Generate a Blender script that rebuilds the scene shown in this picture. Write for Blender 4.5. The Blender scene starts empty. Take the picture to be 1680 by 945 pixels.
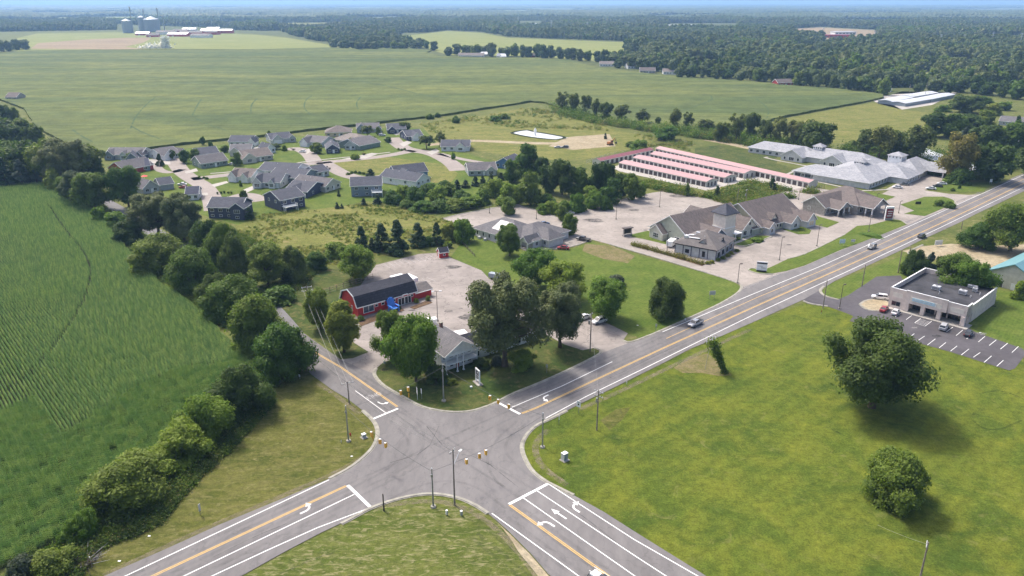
import bpy, bmesh, math, random
import numpy as np
from mathutils import Vector, Matrix
from mathutils.geometry import tessellate_polygon
random.seed(7); rng = np.random.default_rng(7)
R = math.radians
SC = bpy.context.scene
COL = SC.collection
# ---------------------------------------------------------------- survey: photo pixel -> point on the ground
F = 1245.0; TH = math.atan(470/F); H = 87.0; CX, CY = 840.0, 472.5
def G(x, y, z=0.0):
    a = (x-CX)/F; b = -(y-CY)/F
    d = (a, math.cos(TH)+b*math.sin(TH), -math.sin(TH)+b*math.cos(TH))
    t = (z-H)/d[2]
    return Vector((d[0]*t, d[1]*t, z))
def P(X, Y, Z=0):
    z = Z-H
    f = Y*math.cos(TH)-z*math.sin(TH); u = Y*math.sin(TH)+z*math.cos(TH)
    return CX+F*X/f, CY-F*u/f
def hgt(x, y, yt):
    g = G(x, y); lo, hi = 0.0, 150.0
    for _ in range(40):
        m = (lo+hi)/2
        if P(g.x, g.y, m)[1] > yt: lo = m
        else: hi = m
    return lo
def mpp(x, y):
    g = G(x, y); return math.sqrt(g.x**2+g.y**2+H*H)/math.sqrt(F*F+(x-CX)**2+(y-CY)**2)
AD = Vector((math.sin(R(48)), math.cos(R(48)), 0))      # direction of the main road
BD = Vector((-math.cos(R(48)), math.sin(R(48)), 0))     # direction of the side road (north-west)
# ---------------------------------------------------------------- materials
M = {}
def newmat(name):
    m = bpy.data.materials.new(name); m.use_nodes = True
    nt = m.node_tree; nt.nodes.clear()
    o = nt.nodes.new('ShaderNodeOutputMaterial')
    return m, nt, o
def nd(nt, t, **kw):
    n = nt.nodes.new(t)
    for k, v in kw.items():
        if k in n.inputs.keys(): n.inputs[k].default_value = v
        else: setattr(n, k, v)
    return n
def lk(nt, a, b): nt.links.new(a, b)
def rgb(c): return (c[0], c[1], c[2], 1)
def noise(nt, vec, scale, detail=4, rough=.55, dist=0):
    n = nd(nt, 'ShaderNodeTexNoise'); n.inputs['Scale'].default_value = scale
    n.inputs['Detail'].default_value = detail; n.inputs['Roughness'].default_value = rough
    n.inputs['Distortion'].default_value = dist
    lk(nt, vec, n.inputs['Vector']); return n.outputs['Fac']
def ramp(nt, fac, a, b, ca=(0,0,0), cb=(1,1,1)):
    r = nd(nt, 'ShaderNodeValToRGB'); e = r.color_ramp.elements
    e[0].position = a; e[1].position = b; e[0].color = rgb(ca); e[1].color = rgb(cb)
    lk(nt, fac, r.inputs['Fac']); return r.outputs['Color']
def mix(nt, fac, a, b, mode='MIX'):
    m = nd(nt, 'ShaderNodeMix', data_type='RGBA', blend_type=mode)
    if isinstance(fac, (int, float)): m.inputs[0].default_value = fac
    else: lk(nt, fac, m.inputs[0])
    for s, v in ((6, a), (7, b)):
        if isinstance(v, tuple): m.inputs[s].default_value = rgb(v)
        else: lk(nt, v, m.inputs[s])
    return m.outputs[2]
def coords(nt, scale=(1,1,1), rot=0.0):
    t = nd(nt, 'ShaderNodeTexCoord'); mp = nd(nt, 'ShaderNodeMapping')
    mp.inputs['Scale'].default_value = scale; mp.inputs['Rotation'].default_value = (0, 0, rot)
    lk(nt, t.outputs['Object'], mp.inputs['Vector']); return mp.outputs['Vector']
def bump(nt, h, strength=.3, dist=.1):
    b = nd(nt, 'ShaderNodeBump'); b.inputs['Strength'].default_value = strength; b.inputs['Distance'].default_value = dist
    lk(nt, h, b.inputs['Height']); return b.outputs['Normal']
def prin(nt, o, col, rough=.8, spec=.3, normal=None, metal=0.0):
    p = nd(nt, 'ShaderNodeBsdfPrincipled')
    if isinstance(col, tuple): p.inputs['Base Color'].default_value = rgb(col)
    else: lk(nt, col, p.inputs['Base Color'])
    p.inputs['Roughness'].default_value = rough; p.inputs['Specular IOR Level'].default_value = spec
    p.inputs['Metallic'].default_value = metal
    if normal is not None: lk(nt, normal, p.inputs['Normal'])
    lk(nt, p.outputs[0], o.inputs['Surface']); return p
def plain(name, c, rough=.6, spec=.3, metal=0.0, var=.12, scale=1.5):
    m, nt, o = newmat(name); v = coords(nt)
    n = noise(nt, v, scale, 5, .6)
    dark = tuple(x*(1-var*1.6) for x in c); lite = tuple(min(1, x*(1+var)) for x in c)
    prin(nt, o, mix(nt, ramp(nt, n, .3, .7), dark, lite), rough, spec, None, metal)
    M[name] = m; return m
def siding(name, c, step=.22):
    m, nt, o = newmat(name); v = coords(nt)
    s = nd(nt, 'ShaderNodeSeparateXYZ'); lk(nt, v, s.inputs[0])
    a = nd(nt, 'ShaderNodeMath', operation='MULTIPLY'); lk(nt, s.outputs[2], a.inputs[0]); a.inputs[1].default_value = 1/step
    f = nd(nt, 'ShaderNodeMath', operation='FRACT'); lk(nt, a.outputs[0], f.inputs[0])
    n = noise(nt, v, .8, 5)
    col = mix(nt, ramp(nt, n, .3, .7), tuple(x*.82 for x in c), tuple(min(1, x*1.1) for x in c))
    prin(nt, o, col, .55, .3, bump(nt, f.outputs[0], .5, .03)); M[name] = m
def shingle(name, c):
    m, nt, o = newmat(name); v = coords(nt)
    b = nd(nt, 'ShaderNodeTexBrick'); lk(nt, v, b.inputs['Vector'])
    b.inputs['Scale'].default_value = 1.0; b.inputs['Brick Width'].default_value = .9; b.inputs['Row Height'].default_value = .35
    b.inputs['Mortar Size'].default_value = .03
    b.inputs['Color1'].default_value = rgb(tuple(x*.8 for x in c)); b.inputs['Color2'].default_value = rgb(tuple(x*1.15 for x in c))
    b.inputs['Mortar'].default_value = rgb(tuple(x*.6 for x in c))
    n = noise(nt, v, .35, 6, .65)
    col = mix(nt, ramp(nt, n, .3, .75), b.outputs['Color'], mix(nt, 1.0, b.outputs['Color'], (1.35, 1.3, 1.25), 'MULTIPLY'))
    prin(nt, o, col, .85, .25); M[name] = m
def ground_mat(name, cols, scales=(.012, .08, .6, 3.0), stretch=(1, 1, 1), rot=0, straw=None, bmp=.25, stripes=None, tracks=0.0):
    """cols: dark, mid, light; straw: (colour, amount)"""
    m, nt, o = newmat(name); v = coords(nt); vs = coords(nt, stretch, rot)
    n0 = noise(nt, vs, scales[0], 5, .6); n1 = noise(nt, vs, scales[1], 6, .6, .5)
    n2 = noise(nt, v, scales[2], 6, .7); n3 = noise(nt, v, scales[3], 5, .75)
    c = mix(nt, ramp(nt, n0, .36, .64), cols[0], cols[1])
    c = mix(nt, ramp(nt, n1, .4, .72), c, cols[2])
    c = mix(nt, ramp(nt, n2, .35, .7), mix(nt, 1.0, c, (.68, .7, .66), 'MULTIPLY'), mix(nt, 1.0, c, (1.2, 1.18, 1.1), 'MULTIPLY'))
    c = mix(nt, ramp(nt, n3, .3, .7), mix(nt, 1.0, c, (.68, .7, .66), 'MULTIPLY'), mix(nt, 1.0, c, (1.25, 1.24, 1.2), 'MULTIPLY'))
    if straw:
        ns = noise(nt, vs, scales[1]*2.3, 7, .7, 1.2)
        c = mix(nt, ramp(nt, ns, .62-straw[1]*.3, .78-straw[1]*.25), c, straw[0])
    if stripes:
        w = nd(nt, 'ShaderNodeTexWave'); w.inputs['Scale'].default_value = stripes[0]; w.inputs['Distortion'].default_value = 1.5
        w.inputs['Detail'].default_value = 2; lk(nt, coords(nt, (1,1,1), stripes[1]), w.inputs['Vector'])
        c = mix(nt, w.outputs['Fac'], mix(nt, 1.0, c, (.93, .94, .92), 'MULTIPLY'), mix(nt, 1.0, c, (1.05, 1.05, 1.05), 'MULTIPLY'))
    prin(nt, o, c, .95, .1, bump(nt, n3, bmp, .25)); M[name] = m; return m
def asphalt(name, c, crack=.5, patch=.25, stretch=(1,1,1), rot=0):
    m, nt, o = newmat(name); v = coords(nt); vs = coords(nt, stretch, rot)
    n0 = noise(nt, vs, .06, 6, .65); n1 = noise(nt, vs, .5, 6, .7); n2 = noise(nt, v, 9, 3, .8)
    lo = tuple(x*(1-patch) for x in c); hi = tuple(x*(1+patch*.7) for x in c)
    col = mix(nt, ramp(nt, n0, .35, .65), lo, hi)
    col = mix(nt, ramp(nt, n1, .35, .7), mix(nt, 1.0, col, (.86, .86, .87), 'MULTIPLY'), mix(nt, 1.0, col, (1.1, 1.1, 1.1), 'MULTIPLY'))
    col = mix(nt, ramp(nt, n2, .3, .7), mix(nt, 1.0, col, (.9, .9, .9), 'MULTIPLY'), col)
    vo = nd(nt, 'ShaderNodeTexVoronoi', feature='DISTANCE_TO_EDGE'); vo.inputs['Scale'].default_value = .13
    d = nd(nt, 'ShaderNodeVectorMath', operation='ADD'); lk(nt, v, d.inputs[0])
    nn = nd(nt, 'ShaderNodeTexNoise'); nn.inputs['Scale'].default_value = .25; nn.inputs['Detail'].default_value = 5; lk(nt, v, nn.inputs['Vector'])
    sc = nd(nt, 'ShaderNodeVectorMath', operation='SCALE'); lk(nt, nn.outputs['Color'], sc.inputs[0]); sc.inputs['Scale'].default_value = 9
    lk(nt, sc.outputs[0], d.inputs[1]); lk(nt, d.outputs[0], vo.inputs['Vector'])
    ck = ramp(nt, vo.outputs['Distance'], .004, .018, (1,1,1), (0,0,0))
    k = nd(nt, 'ShaderNodeMath', operation='MULTIPLY'); lk(nt, ck, k.inputs[0]); k.inputs[1].default_value = crack
    col = mix(nt, k.outputs[0], col, tuple(x*.45 for x in c))
    prin(nt, o, col, .9, .25, bump(nt, n2, .15, .02)); M[name] = m
def leafmat(name, dark, lite, trans=.32):
    m, nt, o = newmat(name)
    oi = nd(nt, 'ShaderNodeObjectInfo'); v = coords(nt)
    n = noise(nt, v, .35, 4, .6); n2 = noise(nt, v, 2.5, 3, .7)
    c = mix(nt, ramp(nt, n, .36, .64), dark, lite)
    c = mix(nt, ramp(nt, n2, .3, .7), mix(nt, 1.0, c, (.7, .72, .7), 'MULTIPLY'), mix(nt, 1.0, c, (1.25, 1.22, 1.15), 'MULTIPLY'))
    hs = nd(nt, 'ShaderNodeHueSaturation'); lk(nt, c, hs.inputs['Color'])
    mr = nd(nt, 'ShaderNodeMapRange'); lk(nt, oi.outputs['Random'], mr.inputs['Value']); mr.inputs['To Min'].default_value = .478; mr.inputs['To Max'].default_value = .528
    lk(nt, mr.outputs[0], hs.inputs['Hue'])
    mv = nd(nt, 'ShaderNodeMapRange'); lk(nt, oi.outputs['Random'], mv.inputs['Value']); mv.inputs['To Min'].default_value = 1.2; mv.inputs['To Max'].default_value = .78
    lk(nt, mv.outputs[0], hs.inputs['Value'])
    p = nd(nt, 'ShaderNodeBsdfPrincipled'); lk(nt, hs.outputs[0], p.inputs['Base Color']); p.inputs['Roughness'].default_value = .6
    p.inputs['Specular IOR Level'].default_value = .15
    t = nd(nt, 'ShaderNodeBsdfTranslucent'); lk(nt, mix(nt, 1.0, hs.outputs[0], (1.3, 1.5, .6), 'MULTIPLY'), t.inputs['Color'])
    ms = nd(nt, 'ShaderNodeMixShader'); ms.inputs[0].default_value = trans
    lk(nt, p.outputs[0], ms.inputs[1]); lk(nt, t.outputs[0], ms.inputs[2]); lk(nt, ms.outputs[0], o.inputs['Surface'])
    M[name] = m
GR_D, GR_M, GR_L = (.052, .085, .016), (.078, .118, .022), (.115, .145, .032)
ground_mat('meadow', ((.085,.108,.028), (.115,.135,.036), (.155,.16,.055)), straw=((.22,.19,.09), .25))
ground_mat('lawn_right', ((.062,.098,.016), (.102,.136,.02), (.165,.18,.026)), scales=(.035,.12,.8,3.2), straw=((.18,.175,.06), .1), bmp=.8, stripes=(.09, R(48)))
ground_mat('rough_grass', ((.07,.098,.018), (.10,.125,.026), (.14,.15,.045)), scales=(.05,.18,.9,4.0), stretch=(1,3,1), rot=R(-42), straw=((.27,.245,.13), .38), bmp=.6)
ground_mat('verge', ((.075,.09,.018), (.115,.12,.028), (.155,.145,.05)), scales=(.05,.2,.9,4.0), stretch=(1,2.5,1), rot=R(-48), straw=((.2,.18,.08), .3), bmp=.6)
ground_mat('corner_lawn', ((.04,.07,.018), (.062,.088,.022), (.1,.11,.035)), scales=(.05,.12,.8,4.0), straw=((.16,.13,.055), .3), bmp=.3)
ground_mat('lawn', ((.075,.12,.02), (.1,.14,.026), (.135,.165,.038)), scales=(.04,.15,.8,4.0), stripes=(.35, R(40)), bmp=.2)
ground_mat('yellow_meadow', ((.115,.135,.03), (.15,.16,.042), (.2,.195,.062)), scales=(.02,.07,.5,2.0), stretch=(1,2,1), straw=((.25,.2,.09), .3), bmp=.6)
ground_mat('pale_field', ((.17,.2,.05), (.21,.23,.07), (.26,.26,.1)), scales=(.01,.04,.4,2.0), stretch=(.5,2,1))
ground_mat('crop', ((.075,.104,.038), (.1,.128,.042), (.16,.175,.055)), scales=(.0025,.008,.05,.7), stretch=(.35,1.5,1), rot=R(8), bmp=.6)  # stretched noise: uneven crop, plus cloud light and shadow bands painted into the colour
ground_mat('dirt', ((.3,.24,.17), (.36,.3,.22), (.42,.36,.28)), scales=(.03,.15,.8,4.0))
ground_mat('brown_soil', ((.24,.17,.12), (.3,.22,.15), (.33,.27,.17)), scales=(.005,.02,.2,1.0), stretch=(.4,2,1))
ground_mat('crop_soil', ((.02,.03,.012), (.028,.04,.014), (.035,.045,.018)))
plain('crop_dark', (.055,.09,.035), .9, .1)
ground_mat('forest_floor', ((.06,.08,.03), (.09,.11,.04), (.14,.15,.06)))
ground_mat('mulch', ((.1,.06,.04), (.14,.09,.06), (.18,.12,.08)), scales=(.1,.4,1.5,6.0))
asphalt('road_asphalt', (.188,.178,.174), crack=.3, patch=.17, stretch=(1,.35,1), rot=R(-42))
asphalt('side_asphalt', (.17,.165,.165), crack=.35, patch=.15)
asphalt('lot_asphalt', (.288,.255,.23), crack=.8, patch=.2)
asphalt('lot_pale', (.322,.285,.252), crack=.55, patch=.2)
asphalt('lot_dark', (.095,.088,.095), crack=.15, patch=.25)
asphalt('street', (.3,.26,.232), crack=.15, patch=.1)
asphalt('concrete', (.4,.375,.335), crack=.1, patch=.12)
asphalt('gravel', (.42,.39,.35), crack=0, patch=.14)
plain('kerb', (.31,.295,.25), .9, .2, var=.2, scale=.8)
plain('white_paint', (.8,.8,.78), .6, .3, var=.1, scale=3)
plain('worn_white', (.42,.41,.4), .8, .2, var=.3, scale=2)
plain('yellow_paint', (.62,.4,.12), .6, .3, var=.12, scale=3)
plain('dark_patch', (.1,.097,.1), .9, .2, var=.3)
plain('wood_pole', (.25,.21,.18), .9, .1, var=.25, scale=2)
plain('grey_steel', (.32,.33,.34), .45, .5, .6)
plain('brown_steel', (.1,.08,.07), .5, .4, .3)
plain('wire', (.12,.12,.12), .6, .3)
plain('wire_light', (.3,.3,.3), .5, .4, .4)
plain('signal_yellow', (.75,.42,.06), .5, .4, var=.1)
plain('black', (.02,.02,.02), .5, .4)
plain('rubber', (.025,.025,.027), .8, .2)
plain('chrome', (.55,.55,.56), .3, .5, .8)
plain('white', (.82,.82,.81), .5, .35, var=.06)
plain('white_metal', (.6,.61,.63), .4, .5, .2, var=.05)
plain('glass_dark', (.03,.035,.045), .12, .7, var=.3)
plain('glass_blue', (.08,.11,.15), .1, .8, var=.2)
plain('bark', (.12,.09,.065), .95, .1, var=.35, scale=3)
plain('brick', (.3,.16,.13), .85, .2, var=.25, scale=2)
plain('stone_pink', (.66,.565,.51), .85, .2, var=.12, scale=.7)
plain('stone_cream', (.72,.66,.58), .85, .2, var=.1, scale=.7)
plain('stone_grey', (.36,.33,.3), .85, .2, var=.2, scale=1.2)
plain('roof_membrane', (.05,.05,.057), .75, .3, var=.4, scale=.25)
plain('skylight', (.36,.36,.37), .25, .5, var=.2)
plain('blue_plastic', (.05,.2,.62), .45, .4)
plain('red_canvas', (.75,.1,.1), .7, .2)
plain('teal_metal', (.17,.35,.38), .4, .5, .2, var=.08)
plain('pink_metal', (.4,.235,.235), .5, .45, .1, var=.06)
plain('red_metal', (.24,.07,.08), .5, .45, .1, var=.1)
plain('galvanised', (.3,.34,.38), .5, .4, .2, var=.15)
plain('door_dark', (.07,.055,.055), .5, .3)
plain('orange_plant', (.5,.16,.06), .8, .1, var=.3)
plain('sign_red', (.28,.04,.06), .5, .3)
plain('sign_blue', (.45,.62,.7), .5, .3)
plain('sign_text', (.5,.56,.58), .5, .3)
plain('navy_panel', (.03,.03,.07), .4, .4)
plain('equip_orange', (.4,.17,.06), .6, .3)
plain('lens_red', (.5,.03,.02), .3, .5); plain('lens_green', (.02,.3,.2), .3, .5); plain('lens_amber', (.6,.3,.02), .3, .5)
for n_, c_ in dict(s_navy=(.065,.075,.13), s_white=(.8,.8,.79), s_grey=(.36,.38,.4), s_ltgrey=(.55,.55,.55), s_beige=(.6,.57,.5), s_blue=(.1,.2,.36), s_tan=(.4,.37,.33),
                   s_cream=(.68,.55,.36), s_red=(.34,.035,.04), s_barn=(.5,.032,.035), s_green=(.22,.28,.25), s_sage=(.42,.44,.36), s_slate=(.2,.24,.29), s_yellow=(.5,.49,.34)).items(): siding(n_, c_)
for n_, c_ in dict(r_navy=(.05,.055,.085), r_grey=(.125,.122,.13), r_brown=(.14,.12,.112), r_slate=(.07,.075,.095), r_taupe=(.135,.115,.11), r_estate=(.115,.11,.118), r_tan=(.2,.175,.16), r_ltgrey=(.29,.3,.325), r_dark=(.04,.042,.055), r_char=(.13,.12,.118)).items(): shingle(n_, c_)
leafmat('leaf_dark', (.06,.098,.022), (.115,.155,.036))
leafmat('leaf_mid', (.08,.135,.02), (.15,.205,.038))
leafmat('leaf_bright', (.11,.185,.022), (.185,.25,.038))
leafmat('leaf_yellow', (.16,.2,.03), (.26,.27,.05))
leafmat('leaf_oak', (.08,.11,.038), (.185,.205,.09), .15)
leafmat('leaf_grey', (.07,.09,.06), (.13,.15,.1))
leafmat('leaf_blue', (.06,.09,.075), (.1,.14,.12))
leafmat('leaf_conifer', (.035,.07,.028), (.07,.11,.04), .1)
leafmat('leaf_autumn', (.15,.15,.04), (.23,.19,.06))
leafmat('leaf_corn', (.19,.3,.075), (.3,.41,.14), .3)
leafmat('leaf_corn_b', (.1,.18,.036), (.2,.3,.085), .25)
leafmat('leaf_weed', (.19,.19,.06), (.3,.27,.1))
leafmat('leaf_loose', (.1,.13,.034), (.2,.22,.075), .35)
leafmat('leaf_blade', (.115,.15,.03), (.19,.2,.07), .4)
leafmat('leaf_blade_g', (.085,.14,.02), (.13,.18,.03), .4)
leafmat('leaf_forest', (.075,.11,.036), (.145,.175,.055), .15)
def stain(name, c, amt, sc, rough=.8):
    m, nt, o = newmat(name); v = coords(nt); f = ramp(nt, noise(nt, v, sc, 6, .7), .35, .65, (0,0,0), (amt,amt,amt))
    d = nd(nt, 'ShaderNodeBsdfPrincipled'); d.inputs['Base Color'].default_value = rgb(c); d.inputs['Roughness'].default_value = rough
    t = nd(nt, 'ShaderNodeBsdfTransparent'); ms = nd(nt, 'ShaderNodeMixShader'); lk(nt, f, ms.inputs[0]); lk(nt, t.outputs[0], ms.inputs[1]); lk(nt, d.outputs[0], ms.inputs[2]); lk(nt, ms.outputs[0], o.inputs['Surface']); M[name] = m
stain('tyre_stain', (.06,.058,.06), .15, .25); stain('oil_stain', (.03,.03,.03), .75, .5); stain('tar_seal', (.035,.033,.035), .95, .6); stain('grass_stain', (.03,.06,.012), .5, .6, .95); stain('bare_stain', (.24,.2,.13), .6, .7, .95); ground_mat('mulch_grass', ((.13,.13,.04), (.18,.15,.08), (.22,.18,.11)), scales=(.1,.4,1.5,6.0))
stain('worn_patch', (.3,.285,.275), .6, .2)
m, nt, o = newmat('water'); prin(nt, o, (.6,.62,.62), .25, .6, bump(nt, noise(nt, coords(nt), 1.2, 3), .1, .05)); M['water'] = m
# ---------------------------------------------------------------- object helpers
def tag(o, label=None, cat=None, group=None, kind=None):
    if label: o['label'] = label
    if cat: o['category'] = cat
    if group: o['group'] = group
    if kind: o['kind'] = kind
    return o
def empty(name, loc, rz=0.0):
    o = bpy.data.objects.new(name, None); o.empty_display_size = .5; COL.objects.link(o)
    o.location = loc; o.rotation_euler = (0, 0, rz); return o
class MB:
    """collects shapes, then links them as one mesh object"""
    def __init__(s): s.v = []; s.f = []; s.m = []; s.mats = []
    def mi(s, mt):
        mt = M[mt] if isinstance(mt, str) else mt
        if mt not in s.mats: s.mats.append(mt)
        return s.mats.index(mt)
    def add(s, vs, fs, mt):
        o = len(s.v); k = s.mi(mt)
        s.v += [tuple(v) for v in vs]
        for f in fs: s.f.append([i+o for i in f]); s.m.append(k)
    def box(s, x0, x1, y0, y1, z0, z1, mt, rz=0, piv=(0,0)):
        vs = [(x,y,z) for z in (z0,z1) for y in (y0,y1) for x in (x0,x1)]
        if rz:
            c, sn = math.cos(rz), math.sin(rz)
            vs = [(piv[0]+(x-piv[0])*c-(y-piv[1])*sn, piv[1]+(x-piv[0])*sn+(y-piv[1])*c, z) for x,y,z in vs]
        s.add(vs, [(0,2,3,1),(4,5,7,6),(0,1,5,4),(2,6,7,3),(0,4,6,2),(1,3,7,5)], mt)
    def prism(s, prof, a, b, axis, mt):
        """prof: list of (u,z); extruded along axis 'x' (u=y) or 'y' (u=x) from a to b"""
        n = len(prof)
        vs = [((t,u,z) if axis == 'x' else (u,t,z)) for t in (a,b) for u,z in prof]
        fs = [tuple(range(n)), tuple(range(2*n-1, n-1, -1))]+[(i, n+i, n+(i+1)%n, (i+1)%n) for i in range(n)]
        s.add(vs, fs, mt)
    def tube(s, p, q, r0, r1, mt, n=8, cap=True):
        p, q = Vector(p), Vector(q); d = (q-p)
        if d.length < 1e-6: return
        d.normalize(); u = d.orthogonal().normalized(); w = d.cross(u)
        vs = [c+u*math.cos(2*math.pi*i/n)*r+w*math.sin(2*math.pi*i/n)*r for c, r in ((p,r0),(q,r1)) for i in range(n)]
        fs = [(i,(i+1)%n,n+(i+1)%n,n+i) for i in range(n)]
        if cap: fs += [tuple(range(n-1,-1,-1)), tuple(range(n,2*n))]
        s.add(vs, fs, mt)
    def quad(s, a, b, c, d, mt): s.add([a,b,c,d], [(0,1,2,3)], mt)
    def build(s, name, parent=None, loc=None, smooth=False):
        me = bpy.data.meshes.new(name); me.from_pydata(s.v, [], s.f)
        for mt in s.mats: me.materials.append(mt)
        me.polygons.foreach_set('material_index', s.m)
        if smooth: me.polygons.foreach_set('use_smooth', [True]*len(s.f))
        bm = bmesh.new(); bm.from_mesh(me); bmesh.ops.recalc_face_normals(bm, faces=bm.faces); bm.to_mesh(me); bm.free()
        me.update()
        o = bpy.data.objects.new(name, me); COL.objects.link(o)
        if parent: o.parent = parent
        if loc is not None: o.location = loc
        return o
def poly(name, pts, z, mt, kind='structure', thick=0.0, world=False):
    """flat sheet (or slab) over a traced outline"""
    w = [Vector((p[0], p[1], 0)) if world else G(p[0], p[1]) for p in pts]
    tri = tessellate_polygon([w]); b = MB()
    vs = [(p.x, p.y, z) for p in w]; b.add(vs, [tuple(t) for t in tri], mt)
    if thick:
        n = len(w); vs = [(p.x,p.y,z) for p in w]+[(p.x,p.y,z-thick) for p in w]
        b.add(vs, [(i,(i+1)%n,n+(i+1)%n,n+i) for i in range(n)], mt)
    o = b.build(name); o['kind'] = kind
    me = o.data
    for p in me.polygons:                                   # sheets face up
        if abs(p.normal.z) > .5 and p.normal.z < 0: p.flip()
    return o
def smooth_line(w, it=2, closed=False):
    for _ in range(it):
        n = len(w); q = [] if closed else [w[0]]
        for i in range(n if closed else n-1):
            a, b = w[i], w[(i+1)%n]; q += [a*.75+b*.25, a*.25+b*.75]
        if not closed: q.append(w[-1])
        w = q
    return w
def ribbon_mesh(b, w, width, z, mt, thick=0.0):
    n = len(w); L = []; Rr = []
    for i in range(n):
        d = (w[min(i+1,n-1)]-w[max(i-1,0)]); d.z = 0; d.normalize(); s = Vector((-d.y, d.x, 0))*width/2
        L.append(w[i]+s); Rr.append(w[i]-s)
    for i in range(n-1):
        q = [L[i], L[i+1], Rr[i+1], Rr[i]]
        if not thick: b.add([(p.x,p.y,z) for p in q], [(3,2,1,0)], mt)
        else:
            vs = [(p.x,p.y,z) for p in q]+[(p.x,p.y,z-thick) for p in q]
            fs = [(3,2,1,0),(0,1,5,4),(2,3,7,6)]
            if i == 0: fs.append((3,0,4,7))
            if i == n-2: fs.append((1,2,6,5))
            b.add(vs, fs, mt)
def ribbon(name, pts, width, z, mt, it=2, thick=0.0, kind='structure'):
    w = smooth_line([G(*p) for p in pts], it); b = MB(); ribbon_mesh(b, w, width, z, mt, thick)
    o = b.build(name)
    if kind: o['kind'] = kind
    return o
# ================================================================ THE SETTING
def ground_sheet():
    xs = sorted(set([-34000,-20000,-12000,-7000,-4000,-2500]+list(range(-1500,1501,250))+[2500,4000,7000,12000,20000,34000]))
    ys = sorted(set([-300]+list(range(0,3001,250))+[4000,6000,9000,14000,20000,30000,42000]))
    vs = [(x,y,0) for y in ys for x in xs]; n = len(xs)
    fs = [(j*n+i, j*n+i+1, (j+1)*n+i+1, (j+1)*n+i) for j in range(len(ys)-1) for i in range(n-1)]
    b = MB(); b.add(vs, fs, 'meadow'); o = b.build('ground'); o['kind'] = 'structure'
ground_sheet()
# --- far country
poly('woodland_floor', [(-400,47),(0,52),(190,50),(375,52),(470,60),(545,76),(677,80),(720,92),(884,96),(976,110),(1122,127),(1237,133),(1378,146),(1440,156),(1560,150),(1760,166),(2600,120),(2600,24),(840,20),(-900,24)], .05, 'forest_floor')
poly('far_field', [(640,61),(700,55),(733,51),(790,54),(833,62),(927,66),(1040,70),(1010,95),(985,102),(935,97),(850,92),(735,90),(708,82),(690,75)], .12, 'pale_field')
poly('far_field', [(60,55),(120,54),(190,53),(260,56),(380,55),(420,57),(470,62),(560,77),(640,80),(640,83),(240,83),(20,84),(10,76),(30,62)], .12, 'pale_field')
poly('ploughed_field', [(50,80),(62,71),(140,65),(205,62),(250,62),(235,70),(205,77),(250,82)], .2, 'brown_soil')
poly('far_field', [(1452,123),(1530,119),(1600,124),(1700,131),(1760,137),(1700,136),(1600,129),(1520,125)], .12, 'pale_field')
poly('far_clearing', [(1290,48),(1345,45),(1440,50),(1430,60),(1470,63),(1380,68),(1310,57)], .12, 'brown_soil')
poly('far_clearing', [(1560,40),(1660,42),(1800,44),(1800,46),(1600,44)], .12, 'brown_soil')
for px in ([(1060,26),(1180,25),(1190,28),(1070,29)], [(560,30),(680,29),(690,30.5),(600,32)], [(80,29),(260,27),(270,29),(100,31)], [(700,17),(1000,16.5),(1010,18),(720,18.6)], [(30,21),(220,20),(230,22),(60,23)],
           [(1350,33),(1480,33),(1480,34.5),(1360,35)], [(300,38),(420,37),(425,38.5),(310,40)], [(820,40),(905,39),(910,40.5),(830,41.5)], [(1250,21),(1500,21),(1500,22),(1260,22.4)]):
    poly('far_field', px, .12, 'pale_field')
# --- the big crop field: a slab as tall as the crop, with its dark cut edge
CROPZ = 1.7
CROP = [(-260,115),(-40,150),(40,180),(60,212),(110,238),(175,253),(240,246),(300,238),(367,231),(440,224),(500,216),(560,210),(615,204),(652,199),(690,195),(732,190),(793,180),(847,172),(870,168),(893,170),(913,176),(940,188),
        (1000,204),(1060,212),(1100,214),(1150,212),(1215,211),(1288,193),(1355,180),(1412,170),(1449,162),(1448,157),(1409,153),(1378,148),(1305,143),(1237,136),(1193,133),(1122,129),(1051,121),(976,112),(936,100),(884,96),(800,96),(719,93),(700,87),(708,84),(677,81),(587,81),(540,79),(420,82),(250,82),(53,84),(0,89),(-150,97)]
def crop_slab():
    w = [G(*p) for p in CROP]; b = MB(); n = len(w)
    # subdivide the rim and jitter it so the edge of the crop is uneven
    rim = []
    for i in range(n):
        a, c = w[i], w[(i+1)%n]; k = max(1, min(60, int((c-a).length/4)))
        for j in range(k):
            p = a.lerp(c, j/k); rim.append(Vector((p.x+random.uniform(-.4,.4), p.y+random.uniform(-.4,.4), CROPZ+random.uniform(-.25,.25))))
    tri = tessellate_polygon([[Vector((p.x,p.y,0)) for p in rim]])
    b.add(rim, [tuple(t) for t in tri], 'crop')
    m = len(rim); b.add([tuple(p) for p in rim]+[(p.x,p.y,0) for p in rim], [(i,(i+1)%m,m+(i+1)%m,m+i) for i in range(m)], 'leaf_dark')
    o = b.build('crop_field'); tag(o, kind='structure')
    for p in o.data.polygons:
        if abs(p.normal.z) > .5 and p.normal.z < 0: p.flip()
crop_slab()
def crop_z(pts): return [tuple(p) for p in pts]
def furrow(pts, wd):
    w = smooth_line([G(x, y, 0)*1.0 for x, y in pts], 3); b = MB(); ribbon_mesh(b, w, wd, CROPZ+.12, 'crop_dark'); b.build('wheel_track')['kind'] = 'structure'
furrow([(560,130),(600,137),(650,147),(700,161),(760,166),(795,164)], 1.6)
furrow([(215,215),(222,196),(240,175),(255,163)], 1.2); furrow([(216,211),(235,222),(262,232)], 1.3)
furrow([(316,193),(324,176),(331,166)], 1.4); furrow([(320,197),(345,210),(372,218)], 1.2)
furrow([(412,190),(412,175),(422,165)], 1.4); furrow([(510,192),(498,180),(502,166),(512,160)], 1.2)
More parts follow.
